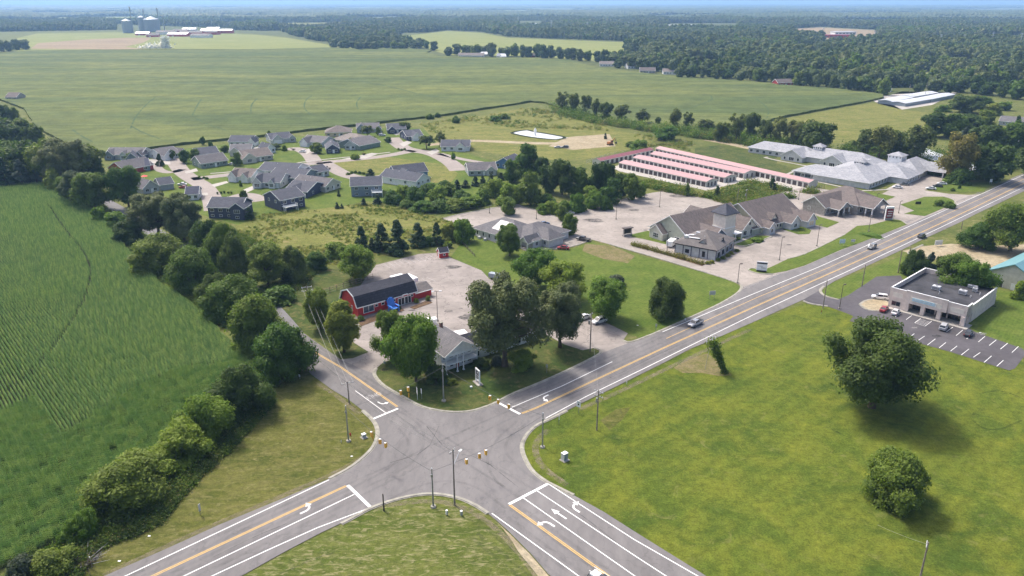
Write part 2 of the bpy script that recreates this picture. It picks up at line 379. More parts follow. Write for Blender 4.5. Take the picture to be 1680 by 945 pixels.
furrow([(75,216),(205,215)], .8); furrow([(120,217),(135,228),(152,237)], 1.4)
furrow([(588,183),(584,172),(592,162)], 1.3); furrow([(1118,185),(1170,168),(1166,160)], 1.1); furrow([(1258,197),(1262,182),(1240,165)], 1.1)
furrow([(240,211),(330,199),(430,190),(560,191),(660,186)], .9); furrow([(665,129),(690,126)], 3.0); furrow([(360,92),(376,97)], 3)
# --- meadows and lawns
poly('meadow', [(1290,195),(1355,182),(1412,172),(1452,166),(1480,180),(1530,186),(1620,195),(1520,222),(1400,236),(1340,234),(1300,214)], .05, 'yellow_meadow')
poly('meadow', [(385,372),(430,352),(520,343),(600,334),(660,340),(700,352),(735,362),(765,378),(700,402),(610,425),(520,440),(440,430),(400,400)], .05, 'yellow_meadow')
poly('meadow', [(545,265),(640,258),(730,270),(752,285),(740,300),(690,300),(640,292),(590,284),(556,276)], .05, 'yellow_meadow')
poly('meadow', [(690,205),(860,178),(930,184),(1010,214),(1080,226),(1060,240),(960,262),(860,262),(800,250),(720,238)], .05, 'yellow_meadow')
poly('lawn', [(180,256),(300,244),(440,230),(560,216),(650,208),(700,212),(720,230),(760,250),(800,262),(860,280),(900,300),(760,330),(690,338),(600,330),(500,352),(400,372),(330,352),(290,330),(200,290)], .02, 'lawn')
poly('lawn', [(1140,243),(1180,238),(1275,254),(1275,268),(1330,285),(1290,287),(1140,262)], .05, 'corner_lawn')
poly('lawn', [(740,421),(768,384),(820,400),(866,414),(931,411),(970,396),(1060,422),(1200,460),(1216,472),(1200,492),(1134,521),(1083,544),(1055,556),(1032,548),(1000,530),(930,506),(850,478),(802,456)], .03, 'lawn')
poly('lawn', [(464,520),(420,470),(470,450),(560,440),(600,440),(617,437),(592,470),(577,520),(583,562),(606,577),(590,583),(562,584),(508,552)], .03, 'corner_lawn')
poly('corner_lawn', [(613,613),(617,605),(630,594),(644,591),(700,590),(760,562),(860,549),(896,549),(925,565),(956,575),(976,571),(985,574),(989,579),(923,612),(880,631),(839,647),(797,668),(772,676),(740,677),(708,672),(687,666),(657,649),(630,634)], .03, 'corner_lawn')
poly('grass_verge', [(360,700),(497,600),(511,617),(572,658),(597,676),(616,692),(622,712),(616,732),(600,749),(575,769),(540,787),(455,823),(361,862),(275,901),(160,952),(60,990),(60,930),(200,850),(300,760)], .03, 'verge')
poly('rough_verge', [(370,1010),(401,944),(467,907),(528,875),(581,850),(608,836),(644,822),(689,812),(721,812),(754,818),(779,830),(800,844),(834,873),(870,909),(899,943),(960,1010)], .03, 'rough_grass')
rl = [(856,739),(857,726),(866,711),(881,697),(901,690),(930,675),(964,658),(1014,634),(1058,612),(1096,593),(1134,573),(1240,527),(1320,498),(1358,503),(1391,515),(1400,519),(1394,527),(1421,534),(1492,559),(1557,577),(1658,609),(1680,580),(1900,660),(2100,1000),(1300,1060),(1150,943),(1000,849),(941,814),(896,792),(870,770)]
poly('field_lawn', rl, .03, 'lawn_right')
poly('lawn', [(1344,476),(1352,469),(1409,448),(1480,420),(1500,430),(1530,450),(1600,470),(1680,482),(1900,520),(1900,640),(1690,580),(1598,545),(1485,465),(1477,452),(1438,455),(1391,486),(1376,492),(1352,486)], .03, 'lawn')
# --- pavements: the crossing with its four arms, drives, lots
def ext(p, d, m): g = G(*p) if not isinstance(p, Vector) else p; return g+d*m
def wpoly(name, w, z, mt): return poly(name, [(p.x, p.y) for p in w], z, mt, world=True)
g1, g2 = G(560,591), G(497,599); BW = abs((g1-g2).dot(AD))
road = [ext((173,945),-AD,90)]+[G(*p) for p in [(173,945),(275,900),(361,861),(455,822),(540,786),(575,768),(600,748),(615,731),(621,711),(615,692),(595,674),(572,656),(545,640),(511,615),(497,599)]]
road += [G(464,520)-AD*BW, G(464,520)]+[G(*p) for p in [(508,554),(560,591),(600,609),(613,613),(617,618),(630,634),(657,649),(670,655.5),(687,666),(708,672),(740,677),(772,675.6),(797,668),(814,661),(839,647),(880,631),(923,612),(964,592),(989,579),(1032,563),(1055,555),(1083,543.5),(1108,531),(1134,520.6),(1187,495),(1223,472),(1268,454),(1320,437),(1380,411),(1437,388.6),(1486,371),(1517,357),(1566,337),(1614,317),(1663,291),(1690,281)]]
road += [ext((1690,281),AD,500), ext((1690,309),AD,500)]+[G(*p) for p in [(1690,309),(1640,333),(1600,352),(1575,365),(1514,393),(1480,410),(1409,443),(1370,461),(1344,477),(1318,492),(1240,527),(1167,559),(1134,572),(1096,592),(1058,611),(1014,633),(964,657),(930,674),(901,689),(881,697),(866,711),(857,726),(856,739),(862,755),(870,769),(878,778),(896,791),(920,803),(941,813),(990,840),(1040,872)]]
road += [ext((1040,872),-BD,60), ext((899,942),-BD,60)]+[G(*p) for p in [(899,942),(870,908),(834,872),(815,855),(800.5,843),(779.5,829),(754,817.5),(721,811),(689,811),(644,821),(608,834),(581,849),(528,874),(467,906),(401,943)]]+[ext((401,943),-AD,90)]
wpoly('road', road, .10, 'road_asphalt')
ribbon('road', [(480,562),(455,530),(420,490),(360,440),(300,405),(248,383),(215,362),(182,340),(140,318),(95,302),(40,299),(-60,296)], 9, .085, 'side_asphalt')
poly('gravel_shoulder', [(815,857),(834,874),(870,910),(899,944),(960,1010),(935,1010),(885,948),(850,905),(838,885),(825,868)], .06, 'dirt')
LOTZ = .07
poly('car_park', [(558,590),(613,616),(617,605),(630,594),(644,591),(700,588),(760,560),(860,548),(896,549),(925,565),(956,575),(976,571),(985,574),(989,580),(1012,573),(1034,564),(1022,559),(1030,547),(999,532),(930,508),(850,480),(802,457),(790,444),(754,429),(719,415),(687,417),(617,435),(590,470),(575,520),(580,562),(605,578),(579,588)], LOTZ, 'lot_asphalt')
poly('car_park', [(725,359),(760,350),(805,341),(849,335),(912,356),(925,361),(935,349),(1003,331),(1071,316),(1095,313),(1150,320),(1215,340),(1262,320),(1300,311),(1325,306),(1420,322),(1448,318),(1470,305),(1518,283),(1576,293),(1585,300),(1545,309),(1515,312),(1555,318),(1590,320),(1618,318),(1566,339),(1486,373),(1437,391),(1380,413),(1320,439),(1268,456),(1223,474),(1187,497),(1205,484),(1216,471),(1213,464),(1100,430),(1060,419),(1000,401),(970,393),(931,408),(872,411),(816,396),(778,384),(768,372)], LOTZ-.01, 'lot_pale')
poly('car_park', [(1316,492),(1344,477),(1352,485),(1376,491),(1391,485),(1438,454),(1477,452),(1485,465),(1560,520),(1600,545),(1677,572),(1684,580),(1665,605),(1655,608),(1557,577),(1492,559),(1421,534),(1394,527),(1400,519),(1391,515),(1358,503),(1325,499)], LOTZ, 'lot_dark')
GI = .13
for nm, px in (('lawn_island', [(1226,442),(1232,440),(1243,442),(1254,443),(1268,437),(1293,425),(1320,418),(1386,385),(1389,383),(1406,371),(1430,369),(1463,360),(1478,362),(1487,369),(1437,389),(1380,410),(1320,436),(1290,445),(1268,449),(1250,450),(1235,447)]),
    ('lawn_island', [(1477,336),(1517,323),(1548,323),(1566,328),(1566,334),(1517,355),(1502,353),(1483,351),(1500,346)]),
    ('lawn_island', [(1395,309),(1469,323),(1452,330),(1385,318)]),
    ('lawn_island', [(1287,345),(1294,343),(1330,352),(1377,365),(1357,374),(1310,362)]),
    ('lawn_island', [(1298,366),(1317,371),(1331,378),(1328,384),(1310,385),(1285,377),(1285,371)]),
    ('courtyard_lawn', [(1193,383),(1214,381),(1236,386),(1266,388),(1225,405),(1205,402),(1180,392)]),
    ('lawn_island', [(1032,386),(1062,379),(1103,390),(1092,401),(1053,392),(1036,389)]),
    ('lawn_island', [(887,374),(909,379),(876,391),(872,384)]),
    ('lawn_island', [(1518,310),(1530,306),(1580,297),(1600,300),(1640,290),(1614,315),(1576,316)])):
    poly(nm, px, GI, 'lawn')
poly('paved_terrace', [(1163,372),(1200,368),(1214,374),(1200,384),(1175,386),(1160,380)], GI+.03, 'brick')
poly('gravel_yard', [(1005,275),(1016,281),(1160,313),(1183,307),(1230,296),(1313,313),(1332,311),(1336,305),(1310,296),(1250,285),(1130,255),(1080,246),(1060,252)], .04, 'gravel')
poly('dirt_yard', [(1425,160),(1460,156),(1480,150),(1570,152),(1530,172),(1480,180),(1440,170)], .05, 'gravel')
poly('dirt_yard', [(1480,412),(1514,404),(1560,400),(1620,404),(1700,400),(1700,432),(1630,440),(1560,428),(1520,424)], .05, 'dirt')
ribbon('dirt_track', [(700,238),(723,236),(745,231),(790,231),(850,234),(905,236),(960,233),(1000,228)], 8, .07, 'dirt')
ribbon('dirt_track', [(1160,229),(1200,236),(1245,246),(1290,254)], 9, .07, 'dirt')
poly('bare_patch', [(930,225),(1000,220),(1010,240),(940,246),(900,240)], .06, 'dirt')
poly('pond', [(836,218),(864,213),(874,216),(905,221),(932,226),(912,230),(872,226),(846,221)], .1, 'water')
w_ = smooth_line([G(*p) for p in [(836,218),(864,213),(874,216),(905,221),(932,226),(912,230),(872,226),(846,221)]], 2, True); b_ = MB()
for i in range(len(w_)):
    a_, c_ = w_[i], w_[(i+1)%len(w_)]; ribbon_mesh(b_, [a_, c_], 2.4, .3, 'crop_soil')
b_.build('pond_bank')['kind'] = 'structure'
# --- subdivision streets
for pts, wd in (([(270,258),(282,262),(290,270),(298,282),(315,294),(335,305),(346,320),(350,334),(352,345)], 9), ([(315,294),(373,287),(458,277),(510,268),(592,261),(640,255),(678,247)], 8),
    ([(643,226),(650,234),(662,243),(678,247),(708,251),(730,261),(745,271),(752,280)], 10), ([(470,246),(486,243),(500,248),(510,256),(516,266)], 9), ([(530,266),(545,275),(560,284),(580,291),(600,293),(640,289)], 9),
    ([(352,330),(380,326),(400,319),(416,322),(428,330)], 8), ([(300,278),(280,284),(262,280),(255,270),(270,258)], 5), ([(720,252),(760,262),(800,268),(830,275)], 5)):
    ribbon('street', pts, wd, .06, 'street')
for px in ([(243,262),(255,260),(262,268),(245,268)], [(268,262),(278,262),(280,270),(270,270)], [(303,282),(322,276),(325,281),(305,285)], [(382,280),(400,276),(415,277),(395,284)], [(347,303),(372,297),(375,300),(352,307)], [(398,312),(415,305),(420,309),(402,318)],
    [(410,245),(430,238),(436,244),(420,250)], [(655,236),(668,231),(676,234),(662,241)], [(700,250),(715,244),(722,248),(708,254)], [(630,291),(640,286),(650,290),(636,296)], [(497,248),(508,243),(512,248),(503,253)], [(640,217),(655,214),(662,218),(650,222)], [(500,284),(525,276),(530,280),(510,290)], [(343,330),(352,328),(360,334),(350,338)],
    [(558,262),(610,251),(622,252),(600,260)], [(300,320),(340,316),(342,320),(305,326)]):
    poly('driveway', px, .075, 'concrete')
for pts in ([(345,285),(373,283),(458,273),(510,264),(592,256),(640,250)], [(1260,258),(1252,259),(1340,276),(1385,284)], [(1290,287),(1330,296),(1440,320),(1500,288)], [(780,385),(800,392),(818,399),(850,404),(865,411)], [(860,394),(905,381)], [(1175,408),(1205,400),(1240,385),(1262,378)], [(1290,287),(1305,280)]):
    ribbon('footpath', pts, 1.7, .15, 'concrete', 1)
# --- kerbs
def kerb(pts, it=2):
    o = ribbon('kerb', pts, .5, .22, 'kerb', it, .25)
    ribbon('gutter', pts, .95, .115, 'kerb', it, 0)
kerb([(617,605),(613,613),(618,622),(630,634),(657,649),(687,666),(708,672),(740,677),(772,675.6),(797,668),(814,661),(839,647),(880,631),(923,612),(964,592),(985,581),(987,575),(976,571)])
kerb([(930,674),(901,689),(881,697),(866,711),(857,726),(856,739),(862,755),(870,769),(878,778),(896,791),(920,803),(941,813)])
kerb([(560,860),(581,849),(608,834),(644,821),(689,811),(721,811),(754,817.5),(779.5,829),(800.5,843)])
kerb([(540,786),(575,768),(600,748),(615,731),(621,711),(615,692),(595,674)])
kerb([(1022,559),(1032,563),(1055,555),(1083,543.5),(1134,520.6),(1180,500),(1210,482),(1218,472),(1213,464),(1100,430),(1000,401)])
kerb([(1268,450),(1250,450),(1235,447),(1226,443),(1232,440),(1243,442)]); kerb([(1352,470),(1344,477),(1352,486),(1376,492)]); kerb([(1318,494),(1330,499),(1358,503)]);
kerb([(1293,425),(1320,418),(1386,385)]); kerb([(1205,402),(1225,405),(1266,388)]); kerb([(1463,360),(1478,361),(1488,369)]); kerb([(1548,323),(1566,328),(1567,335)]); kerb([(1495,420),(1488,414),(1514,402)])
b_ = MB(); c_ = [G(1411,500), G(1420,493), G(1440,492), G(1458,500), G(1456,509), G(1436,511)]
o_ = poly('planting_island', [(1411,500),(1420,493),(1438,491),(1458,496),(1456,507),(1436,511),(1420,508)], .2, 'dirt')
kerb([(1411,500),(1420,493),(1438,491),(1456,495)]); kerb([(1411,500),(1420,508),(1436,511),(1456,507)])
kerb([(872,411),(931,408),(970,394)]); kerb([(725,359),(760,350),(849,335),(912,356)])
# --- painted markings (flat paint sheets above the asphalt)
MZ = .125
mk = {}
def mark(px1, px2, wd, mt='white_paint', w=None):
    b = mk.setdefault(mt, MB()); pts = w or [G(*px1), G(*px2)]
    ribbon_mesh(b, pts, wd, MZ, mt)
def markline(pts, wd, mt='white_paint'):
    w = [G(*p) for p in pts]
    for i in range(len(w)-1): mark(None, None, wd, mt, [w[i], w[i+1]])
def dyellow(pts):
    w = [G(*p) for p in pts]
    for i in range(len(w)-1):
        d = (w[i+1]-w[i]).normalized(); s = Vector((-d.y, d.x, 0))*.17
        mark(0, 0, .17, 'yellow_paint', [w[i]+s, w[i+1]+s]); mark(0, 0, .17, 'yellow_paint', [w[i]-s, w[i+1]-s])
def ex(p, d, m): v = G(*p)+d*m; return P(v.x, v.y)
LW = .2
markline([ex((208,945),-AD,60),(208,945),(540,788)], LW); dyellow([ex((253,945),-AD,60),(253,945),(568,798)])
markline([(570.5,797),(607,832)], .62); markline([ex((304,945),-AD,60),(304,945),(581,812)], LW); markline([ex((350,945),-AD,60),(350,945),(440,903),(520,867),(607,834)], LW)
markline([(612,688),(653,671)], .55); markline([(583,641.7),(634,679)], .15); dyellow([(470,535),(502,570),(560,603.6),(652,668)])
markline([(817,661),(853,680)], .62); markline([(839.5,669),(922,634),(1004.5,594)], LW); dyellow([(856,679),(880,669.7),(985,620),(1093,569.5),(1240,502.8),(1385,438.6),(1500,387),(1600,340),(1680,301)])
markline([(895,687),(962,651),(1058,604.5),(1148,560),(1240,515),(1405.7,438.6),(1540,375),(1680,307)], LW)
markline([(1087,545),(1240,481),(1343,438.6),(1500,368),(1680,287)], LW); markline([(1093,556),(1240,489.5),(1362,438.6),(1500,376),(1680,294)], .17, 'yellow_paint')
markline([(835,828),(898,795)], .62); dyellow([(836,829),(996.7,945),ex((996.7,945),-BD,40)]); markline([(857.6,817),(1040,945),ex((1040,945),-BD,40)], LW); markline([(879.6,805),(1040,911.7),ex((1040,911.7),-BD,50)], LW)
markline([(897,793),(1040,885.8),(1143,945),ex((1143,945),-BD,30)], LW); markline([(807,843),(948,945),ex((948,945),-BD,40)], LW)
lo = [(492,559,500,555),(504.3,560.5,516.7,552),(521.4,566.7,534.4,556.6),(540.7,571.3,551.6,562.5)]
rowb = [((1504.3,560.5),(1516.7,552)),((1521.4,566.7),(1534.4,556.6)),((1540.7,571.3),(1551.6,562.5)),((1559.3,576.7),(1570.1,568.2)),((1577,583),(1589.5,573.2)),((1596.5,586.8),(1608,579)),((1614.3,595.3),(1626.6,584.5)),((1635.1,601.5),(1646,591.7)),((1492,554),(1500,548)),
        ((1468,521),(1479.6,513.3)),((1486.5,525),(1495.8,518)),((1500.5,530.3),(1510.5,523)),((1517.5,535.7),(1528.3,527.6)),((1552.3,545),(1563.2,537.3)),((1568.6,551.2),(1579.4,542)),((1585.6,556.6),(1597.2,548)),((1605,561.7),(1615.8,552.4)),((1622.8,567.4),(1634.4,558.2)),((1641.3,573.3),(1653,563.6)),((1660,579),(1670.7,569)),((1407,531),(1419,522))]
for a, c in rowb: mark(a, c, .14)
for t in (.2,.4,.6,.8): mark((1500.5+t*10, 530.3-t*7.3), (1517.5+t*10.8, 535.7-t*8.1), .1)
mark((1500.5,530.3),(1517.5,535.7),.12)
def arrow(px, d, turn, sc=1.0):
    """lane arrow pointing along d; turn -1 left, 0 straight, 1 right"""
    d = d.normalized(); s = Vector((d.y, -d.x, 0)); o = G(*px); b = mk.setdefault('white_paint', MB())
    def q(u, v): p = o+d*u*sc+s*v*sc; return (p.x, p.y, MZ)
    if turn == 0:
        b.add([q(-1.9,-.16),(q(-1.9,.16)),q(.4,.16),q(.4,-.16)], [(0,1,2,3)], 'white_paint'); b.add([q(.4,-.6),q(.4,.6),q(2,0)], [(0,1,2)], 'white_paint'); return
    pts = []
    for i in range(7):
        a = math.pi/2*i/6; pts.append((-.9+1.2*math.sin(a)*1.0, turn*(1.2-1.2*math.cos(a))))
    pts = [(-2.0,0)]+pts
    for (u0,v0),(u1,v1) in zip(pts, pts[1:]):
        L = math.hypot(u1-u0, v1-v0); nx, ny = -(v1-v0)/L*.19, (u1-u0)/L*.19
        b.add([q(u0+nx,v0+ny),q(u1+nx,v1+ny),q(u1-nx,v1-ny),q(u0-nx,v0-ny)], [(0,1,2,3)], 'white_paint')
    b.add([q(.3-.65,turn*1.15),q(.3+.65,turn*1.15),q(.3,turn*2.25)], [(0,1,2)], 'white_paint')
arrow((509,836), AD, -1); arrow((626,664), -BD, -1, .8); arrow((890,653), -AD, -1); arrow((897,856), BD, -1); arrow((917,844), BD, 0); arrow((938,833), BD, 1)
for nm, b in mk.items(): b.build('lane_marking')['kind'] = 'structure'
def word(txt, px, d, size, mt, ry=1.0):
    cu = bpy.data.curves.new('pavement_word', 'FONT'); cu.body = txt; cu.size = size; cu.align_x = 'CENTER'; cu.materials.append(M[mt])
    o = bpy.data.objects.new('pavement_word', cu); COL.objects.link(o); o.location = G(*px)+Vector((0,0,MZ+.005))
    o.rotation_euler = (0,0,math.atan2(d.y, d.x)-math.pi/2); o.scale = (1, ry, 1); o['kind'] = 'structure'
word('ONLY', (610,648), -BD, 1.5, 'worn_white', 1.5)
# tyre marks, crack sealing and repair patches
def marks(name, lines, wd, mt, z, it=3):
    b = MB()
    for pts in lines: ribbon_mesh(b, smooth_line([G(*p) for p in pts], it), wd, z, mt)
    b.build(name)['kind'] = 'structure'
def lane(p, q, offs, mt, wd, z, name):
    b = MB(); a, c = G(*p), G(*q); d = (c-a).normalized(); s_ = Vector((-d.y, d.x, 0))
    for o_ in offs: ribbon_mesh(b, [a+s_*o_, c+s_*o_], wd, z, mt)
    b.build(name)['kind'] = 'structure'
TZ = .113
for p, q, offs in (((568,798),(200,970),(-2.6,-1.1,1.3,2.7,4.9,6.4)), ((840,845),(1010,970),(2.6,1.1,-1.1,-2.6,-4.6,-6.0,-8,-9.4)), ((856,679),(1240,502.8),(-1.1,-2.6,1.1,2.6,4.8,6.2)), ((1240,502.8),(1680,301),(-1.1,-2.6,1.2,4.2,5.6)), ((652,668),(500,568),(1.1,2.5,-1.2,-2.6))):
    lane(p, q, offs, 'tyre_stain', .75, TZ, 'tyre_marks')
marks('tyre_marks', [[(590,815),(680,770),(760,725),(870,672)], [(560,800),(650,760),(735,718),(850,668)], [(640,672),(700,720),(780,770),(860,820)], [(655,668),(720,712),(800,760),(880,806)], [(600,800),(690,758),(700,700),(640,668)], [(860,825),(800,780),(800,735),(850,690)], [(620,830),(700,790),(770,790),(830,835)], [(870,690),(820,730),(850,770),(900,800)], [(640,690),(680,730),(640,770),(580,800)]], .6, 'tyre_stain', TZ+.003)
marks('crack_seal', [[(560,905),(520,915),(455,945)], [(700,700),(735,742),(790,752),(850,800)], [(905,660),(1000,622),(1100,572),(1200,532)], [(640,760),(700,742),(720,700)], [(930,830),(960,850),(1010,890)], [(1260,490),(1340,455),(1420,418)], [(520,590),(560,622),(600,650)], [(470,860),(420,880),(350,915)]], .09, 'tar_seal', TZ+.004, 1)
lane((1223,474),(1690,284),(.6,), 'worn_patch', 1.6, TZ-.006, 'worn_edge')
R3 = random.Random(12); b_ = MB()
def blob(x, y, r, mt, z):
    g = G(x, y); n = 11; b_.add([(g.x+math.cos(6.283*i/n)*r*R3.uniform(.6,1.2), g.y+math.sin(6.283*i/n)*r*.7*R3.uniform(.6,1.2), z) for i in range(n)], [tuple(range(n))], mt)
for _ in range(60):
    x, y = R3.choice([(R3.uniform(620,770),R3.uniform(440,540)), (R3.uniform(940,1230),R3.uniform(330,400)), (R3.uniform(1230,1450),R3.uniform(330,430)), (R3.uniform(1400,1650),R3.uniform(500,590)), (R3.uniform(870,960),R3.uniform(375,405))]); blob(x, y, R3.uniform(.4,1.6), R3.choice(['oil_stain','tyre_stain','worn_patch']), .085)
for x, y, r in ((744,438,3),(660,455,1.2),(765,520,3),(1115,322,5),(975,362,4.5),(630,607,1.0),(740,560,2),(1040,345,3)): blob(x, y, r, 'oil_stain', .087)
b_.build('stains')['kind'] = 'structure'
for p, q, n_, L_ in (((880,405),(950,395),8,5),((905,360),(960,352),5,5),((1478,318),(1520,296),9,5),((1395,352),(1440,345),6,5),((1235,400),(1370,370),14,5),((1040,330),(1130,350),12,5),((960,350),(1060,318),14,5),((640,440),(715,425),9,5.2),((650,480),(715,462),8,5.2)):
    a, c = G(*p), G(*q); d = (c-a).normalized(); s_ = Vector((-d.y,d.x,0)); b = MB()
    for i in range(n_+1): o_ = a.lerp(c, i/n_); ribbon_mesh(b, [o_, o_+s_*L_], .12, .09, 'worn_white')
    b.build('bay_marking')['kind'] = 'structure'
poly('bare_patch', [(1105,604),(1130,588),(1160,580),(1178,592),(1192,606),(1200,616),(1180,617),(1150,612),(1120,612)], .045, 'mulch_grass')
poly('bare_patch', [(985,690),(1010,672),(1035,668),(1020,690),(1000,706)], .045, 'verge'); poly('bare_patch', [(960,400),(1005,404),(1042,420),(1030,432),(990,425),(955,412)], .045, 'mulch_grass')
marks('mower_track', [[(1610,645),(1640,640),(1670,650),(1700,668)], [(1596,690),(1612,704),(1640,706),(1676,690)], [(1594,684),(1600,676)], [(1365,705),(1380,712)]], .5, 'grass_stain', .05)
marks('worn_verge', [[(900,705),(880,722),(877,742),(890,768),(930,796)], [(950,672),(1010,646),(1100,602),(1230,541)]], 1.4, 'bare_stain', .05)
marks('worn_verge', [[(575,840),(640,828),(720,820),(775,838),(830,880),(885,950)], [(604,744),(560,772),(455,817),(300,883),(170,945)], [(590,680),(560,655),(520,628)]], 1.2, 'bare_stain', .05)
for px in ([(1120,103),(1195,105),(1205,114),(1140,116)], [(1225,113),(1262,115),(1268,128),(1232,127)], [(1000,86),(1050,87),(1060,94),(1010,95)], [(1480,98),(1600,100),(1620,105),(1500,106)], [(1300,76),(1380,78),(1390,84),(1310,83)], [(1060,70),(1150,71),(1160,76),(1070,76)], [(450,38),(560,37),(570,43),(460,44)]):
    poly('far_clearing', px, .14, 'yellow_meadow')
# ================================================================ TREES
def np_mesh(name, V, Q, mats, midx=None, smooth=False):
    me = bpy.data.meshes.new(name); V = np.asarray(V, np.float32); Q = np.asarray(Q, np.int32)
    k = Q.shape[1]; me.vertices.add(len(V)); me.vertices.foreach_set('co', V.ravel())
    me.loops.add(Q.size); me.loops.foreach_set('vertex_index', Q.ravel())
    me.polygons.add(len(Q)); me.polygons.foreach_set('loop_start', np.arange(0, Q.size, k, dtype=np.int32)); me.polygons.foreach_set('loop_total', np.full(len(Q), k, np.int32))
    for mt in mats: me.materials.append(M[mt])
    if midx is not None: me.polygons.foreach_set('material_index', midx)
    me.update(calc_edges=True); return me
ICO = None
def ico():
    global ICO
    if ICO is None:
        bm = bmesh.new(); bmesh.ops.create_icosphere(bm, subdivisions=2, radius=1)
        ICO = (np.array([v.co[:] for v in bm.verts]), np.array([[v.index for v in f.verts] for f in bm.faces])); bm.free()
    return ICO
def envelope(kind, z):
    """crown radius (0..~.5) at relative height z (0..1)"""
    if kind == 'round': lo, hi, p = .16, 1.0, .5
    elif kind == 'oak': lo, hi, p = .2, 1.0, .42
    elif kind == 'bush': lo, hi, p = -.35, 1.0, .5
    elif kind == 'tall': lo, hi, p = .1, 1.0, .5
    elif kind == 'loose': lo, hi, p = .25, 1.0, .5
    elif kind == 'cone': return np.clip(.5*(1-z)**.8*np.clip((z+.02)/.1, 0, 1), 0, 1)
    elif kind == 'egg': lo, hi, p = .08, 1.0, .6
    t = np.clip((z-lo)/(hi-lo), 0, 1)
    return .5*(4*t*(1-t))**p
def crown_mesh(name, kind, seed, lobes, leaves, leaf, size, mat, lobe_r=.2, inner=.62, zmin=.15, gap=0.0):
    """size = (width, height) metres the leaves are meant for"""
    r = np.random.default_rng(seed); W, Hh = size; Vs = []; Qs = []; o = 0
    L = []; tries = 0; ph = r.uniform(0, 6.28, 3)
    while len(L) < lobes and tries < 5000:
        tries += 1
        z = r.uniform(zmin, .93); a = r.uniform(0, 2*math.pi); er = float(envelope(kind, z))
        if kind not in ('cone','egg'): er *= 1+.17*math.sin(a*2+ph[0])+.14*math.sin(a*3+ph[1]+z*5)+.11*math.sin(a*5+ph[2]-z*9)
        if er < .02: continue
        rr = er*(r.uniform(.45, 1.0)**.5); lr = lobe_r*r.uniform(.5, 1.35)*(.5+er)
        rr = max(0, rr-lr*.75)
        L.append((rr*math.cos(a)*W, rr*math.sin(a)*W, z*Hh-lr*W*.25, lr*W))
    if kind != 'cone':
        for k in range(3): L.append((r.uniform(-.05,.05)*W, r.uniform(-.05,.05)*W, Hh*r.uniform(.45,.75), W*.22))
    iv, iq = ico(); leafV = []; per = max(4, leaves//len(L))
    tris = []
    for (x, y, z, lr) in L:
        n = int(per*(lr/(lobe_r*W*.8))**1.5)+4
        d = r.normal(size=(n, 3)); d[:, 2] = d[:, 2]*.9+.35; d /= np.linalg.norm(d, axis=1)[:, None]
        rad = lr*(1+r.normal(size=n)*.13-np.abs(r.normal(size=n))*.1)
        c = np.array([x, y, z])+d*rad[:, None]*np.array([1, 1, .85])
        nrm = d*.8+np.array([0,0,.45])+r.normal(size=(n, 3))*.42; nrm /= np.linalg.norm(nrm, axis=1)[:, None]
        t = np.cross(nrm, r.normal(size=(n, 3))); t /= np.linalg.norm(t, axis=1)[:, None]; b = np.cross(nrm, t)
        s = leaf*r.uniform(.5, 1.25, n)[:, None]; s2 = s*r.uniform(.45, .9, n)[:, None]
        q = np.stack([c+t*s, c+b*s2, c-t*s, c-b*s2], 1).reshape(-1, 3)
        Vs.append(q); Qs.append(np.arange(len(q)).reshape(-1, 4)+o); o += len(q)
        if inner > 0:
            tris.append((np.array([x, y, z])+iv*lr*inner*(1+r.normal(size=(len(iv), 1))*.12)*np.array([1, 1, .85]), iq))
    for v, f in tris:
        Vs.append(v); Qs.append(np.concatenate([f, f[:, 2:3]], 1)+o); o += len(v)
    V = np.concatenate(Vs)/np.array([W, W, Hh]); V[:, 2] = np.maximum(V[:, 2], .005); V[:, 2] /= np.percentile(V[:, 2], 99.7); V[:, :2] *= .5/np.percentile(np.hypot(V[:, 0], V[:, 1]), 98)
    Q = np.concatenate(Qs)
    # triangles were padded to quads: split by type
    isq = Q[:, 2] != Q[:, 3]
    me = bpy.data.meshes.new(name); q4 = Q[isq]; q3 = Q[~isq][:, :3]
    me.vertices.add(len(V)); me.vertices.foreach_set('co', V.astype(np.float32).ravel())
    idx = np.concatenate([q4.ravel(), q3.ravel()]).astype(np.int32); me.loops.add(len(idx)); me.loops.foreach_set('vertex_index', idx)
    st = np.concatenate([np.arange(len(q4))*4, len(q4)*4+np.arange(len(q3))*3]).astype(np.int32)
    tot = np.concatenate([np.full(len(q4), 4), np.full(len(q3), 3)]).astype(np.int32)
    me.polygons.add(len(st)); me.polygons.foreach_set('loop_start', st); me.polygons.foreach_set('loop_total', tot)
    me.materials.append(M[mat]); me.update(calc_edges=True); return me
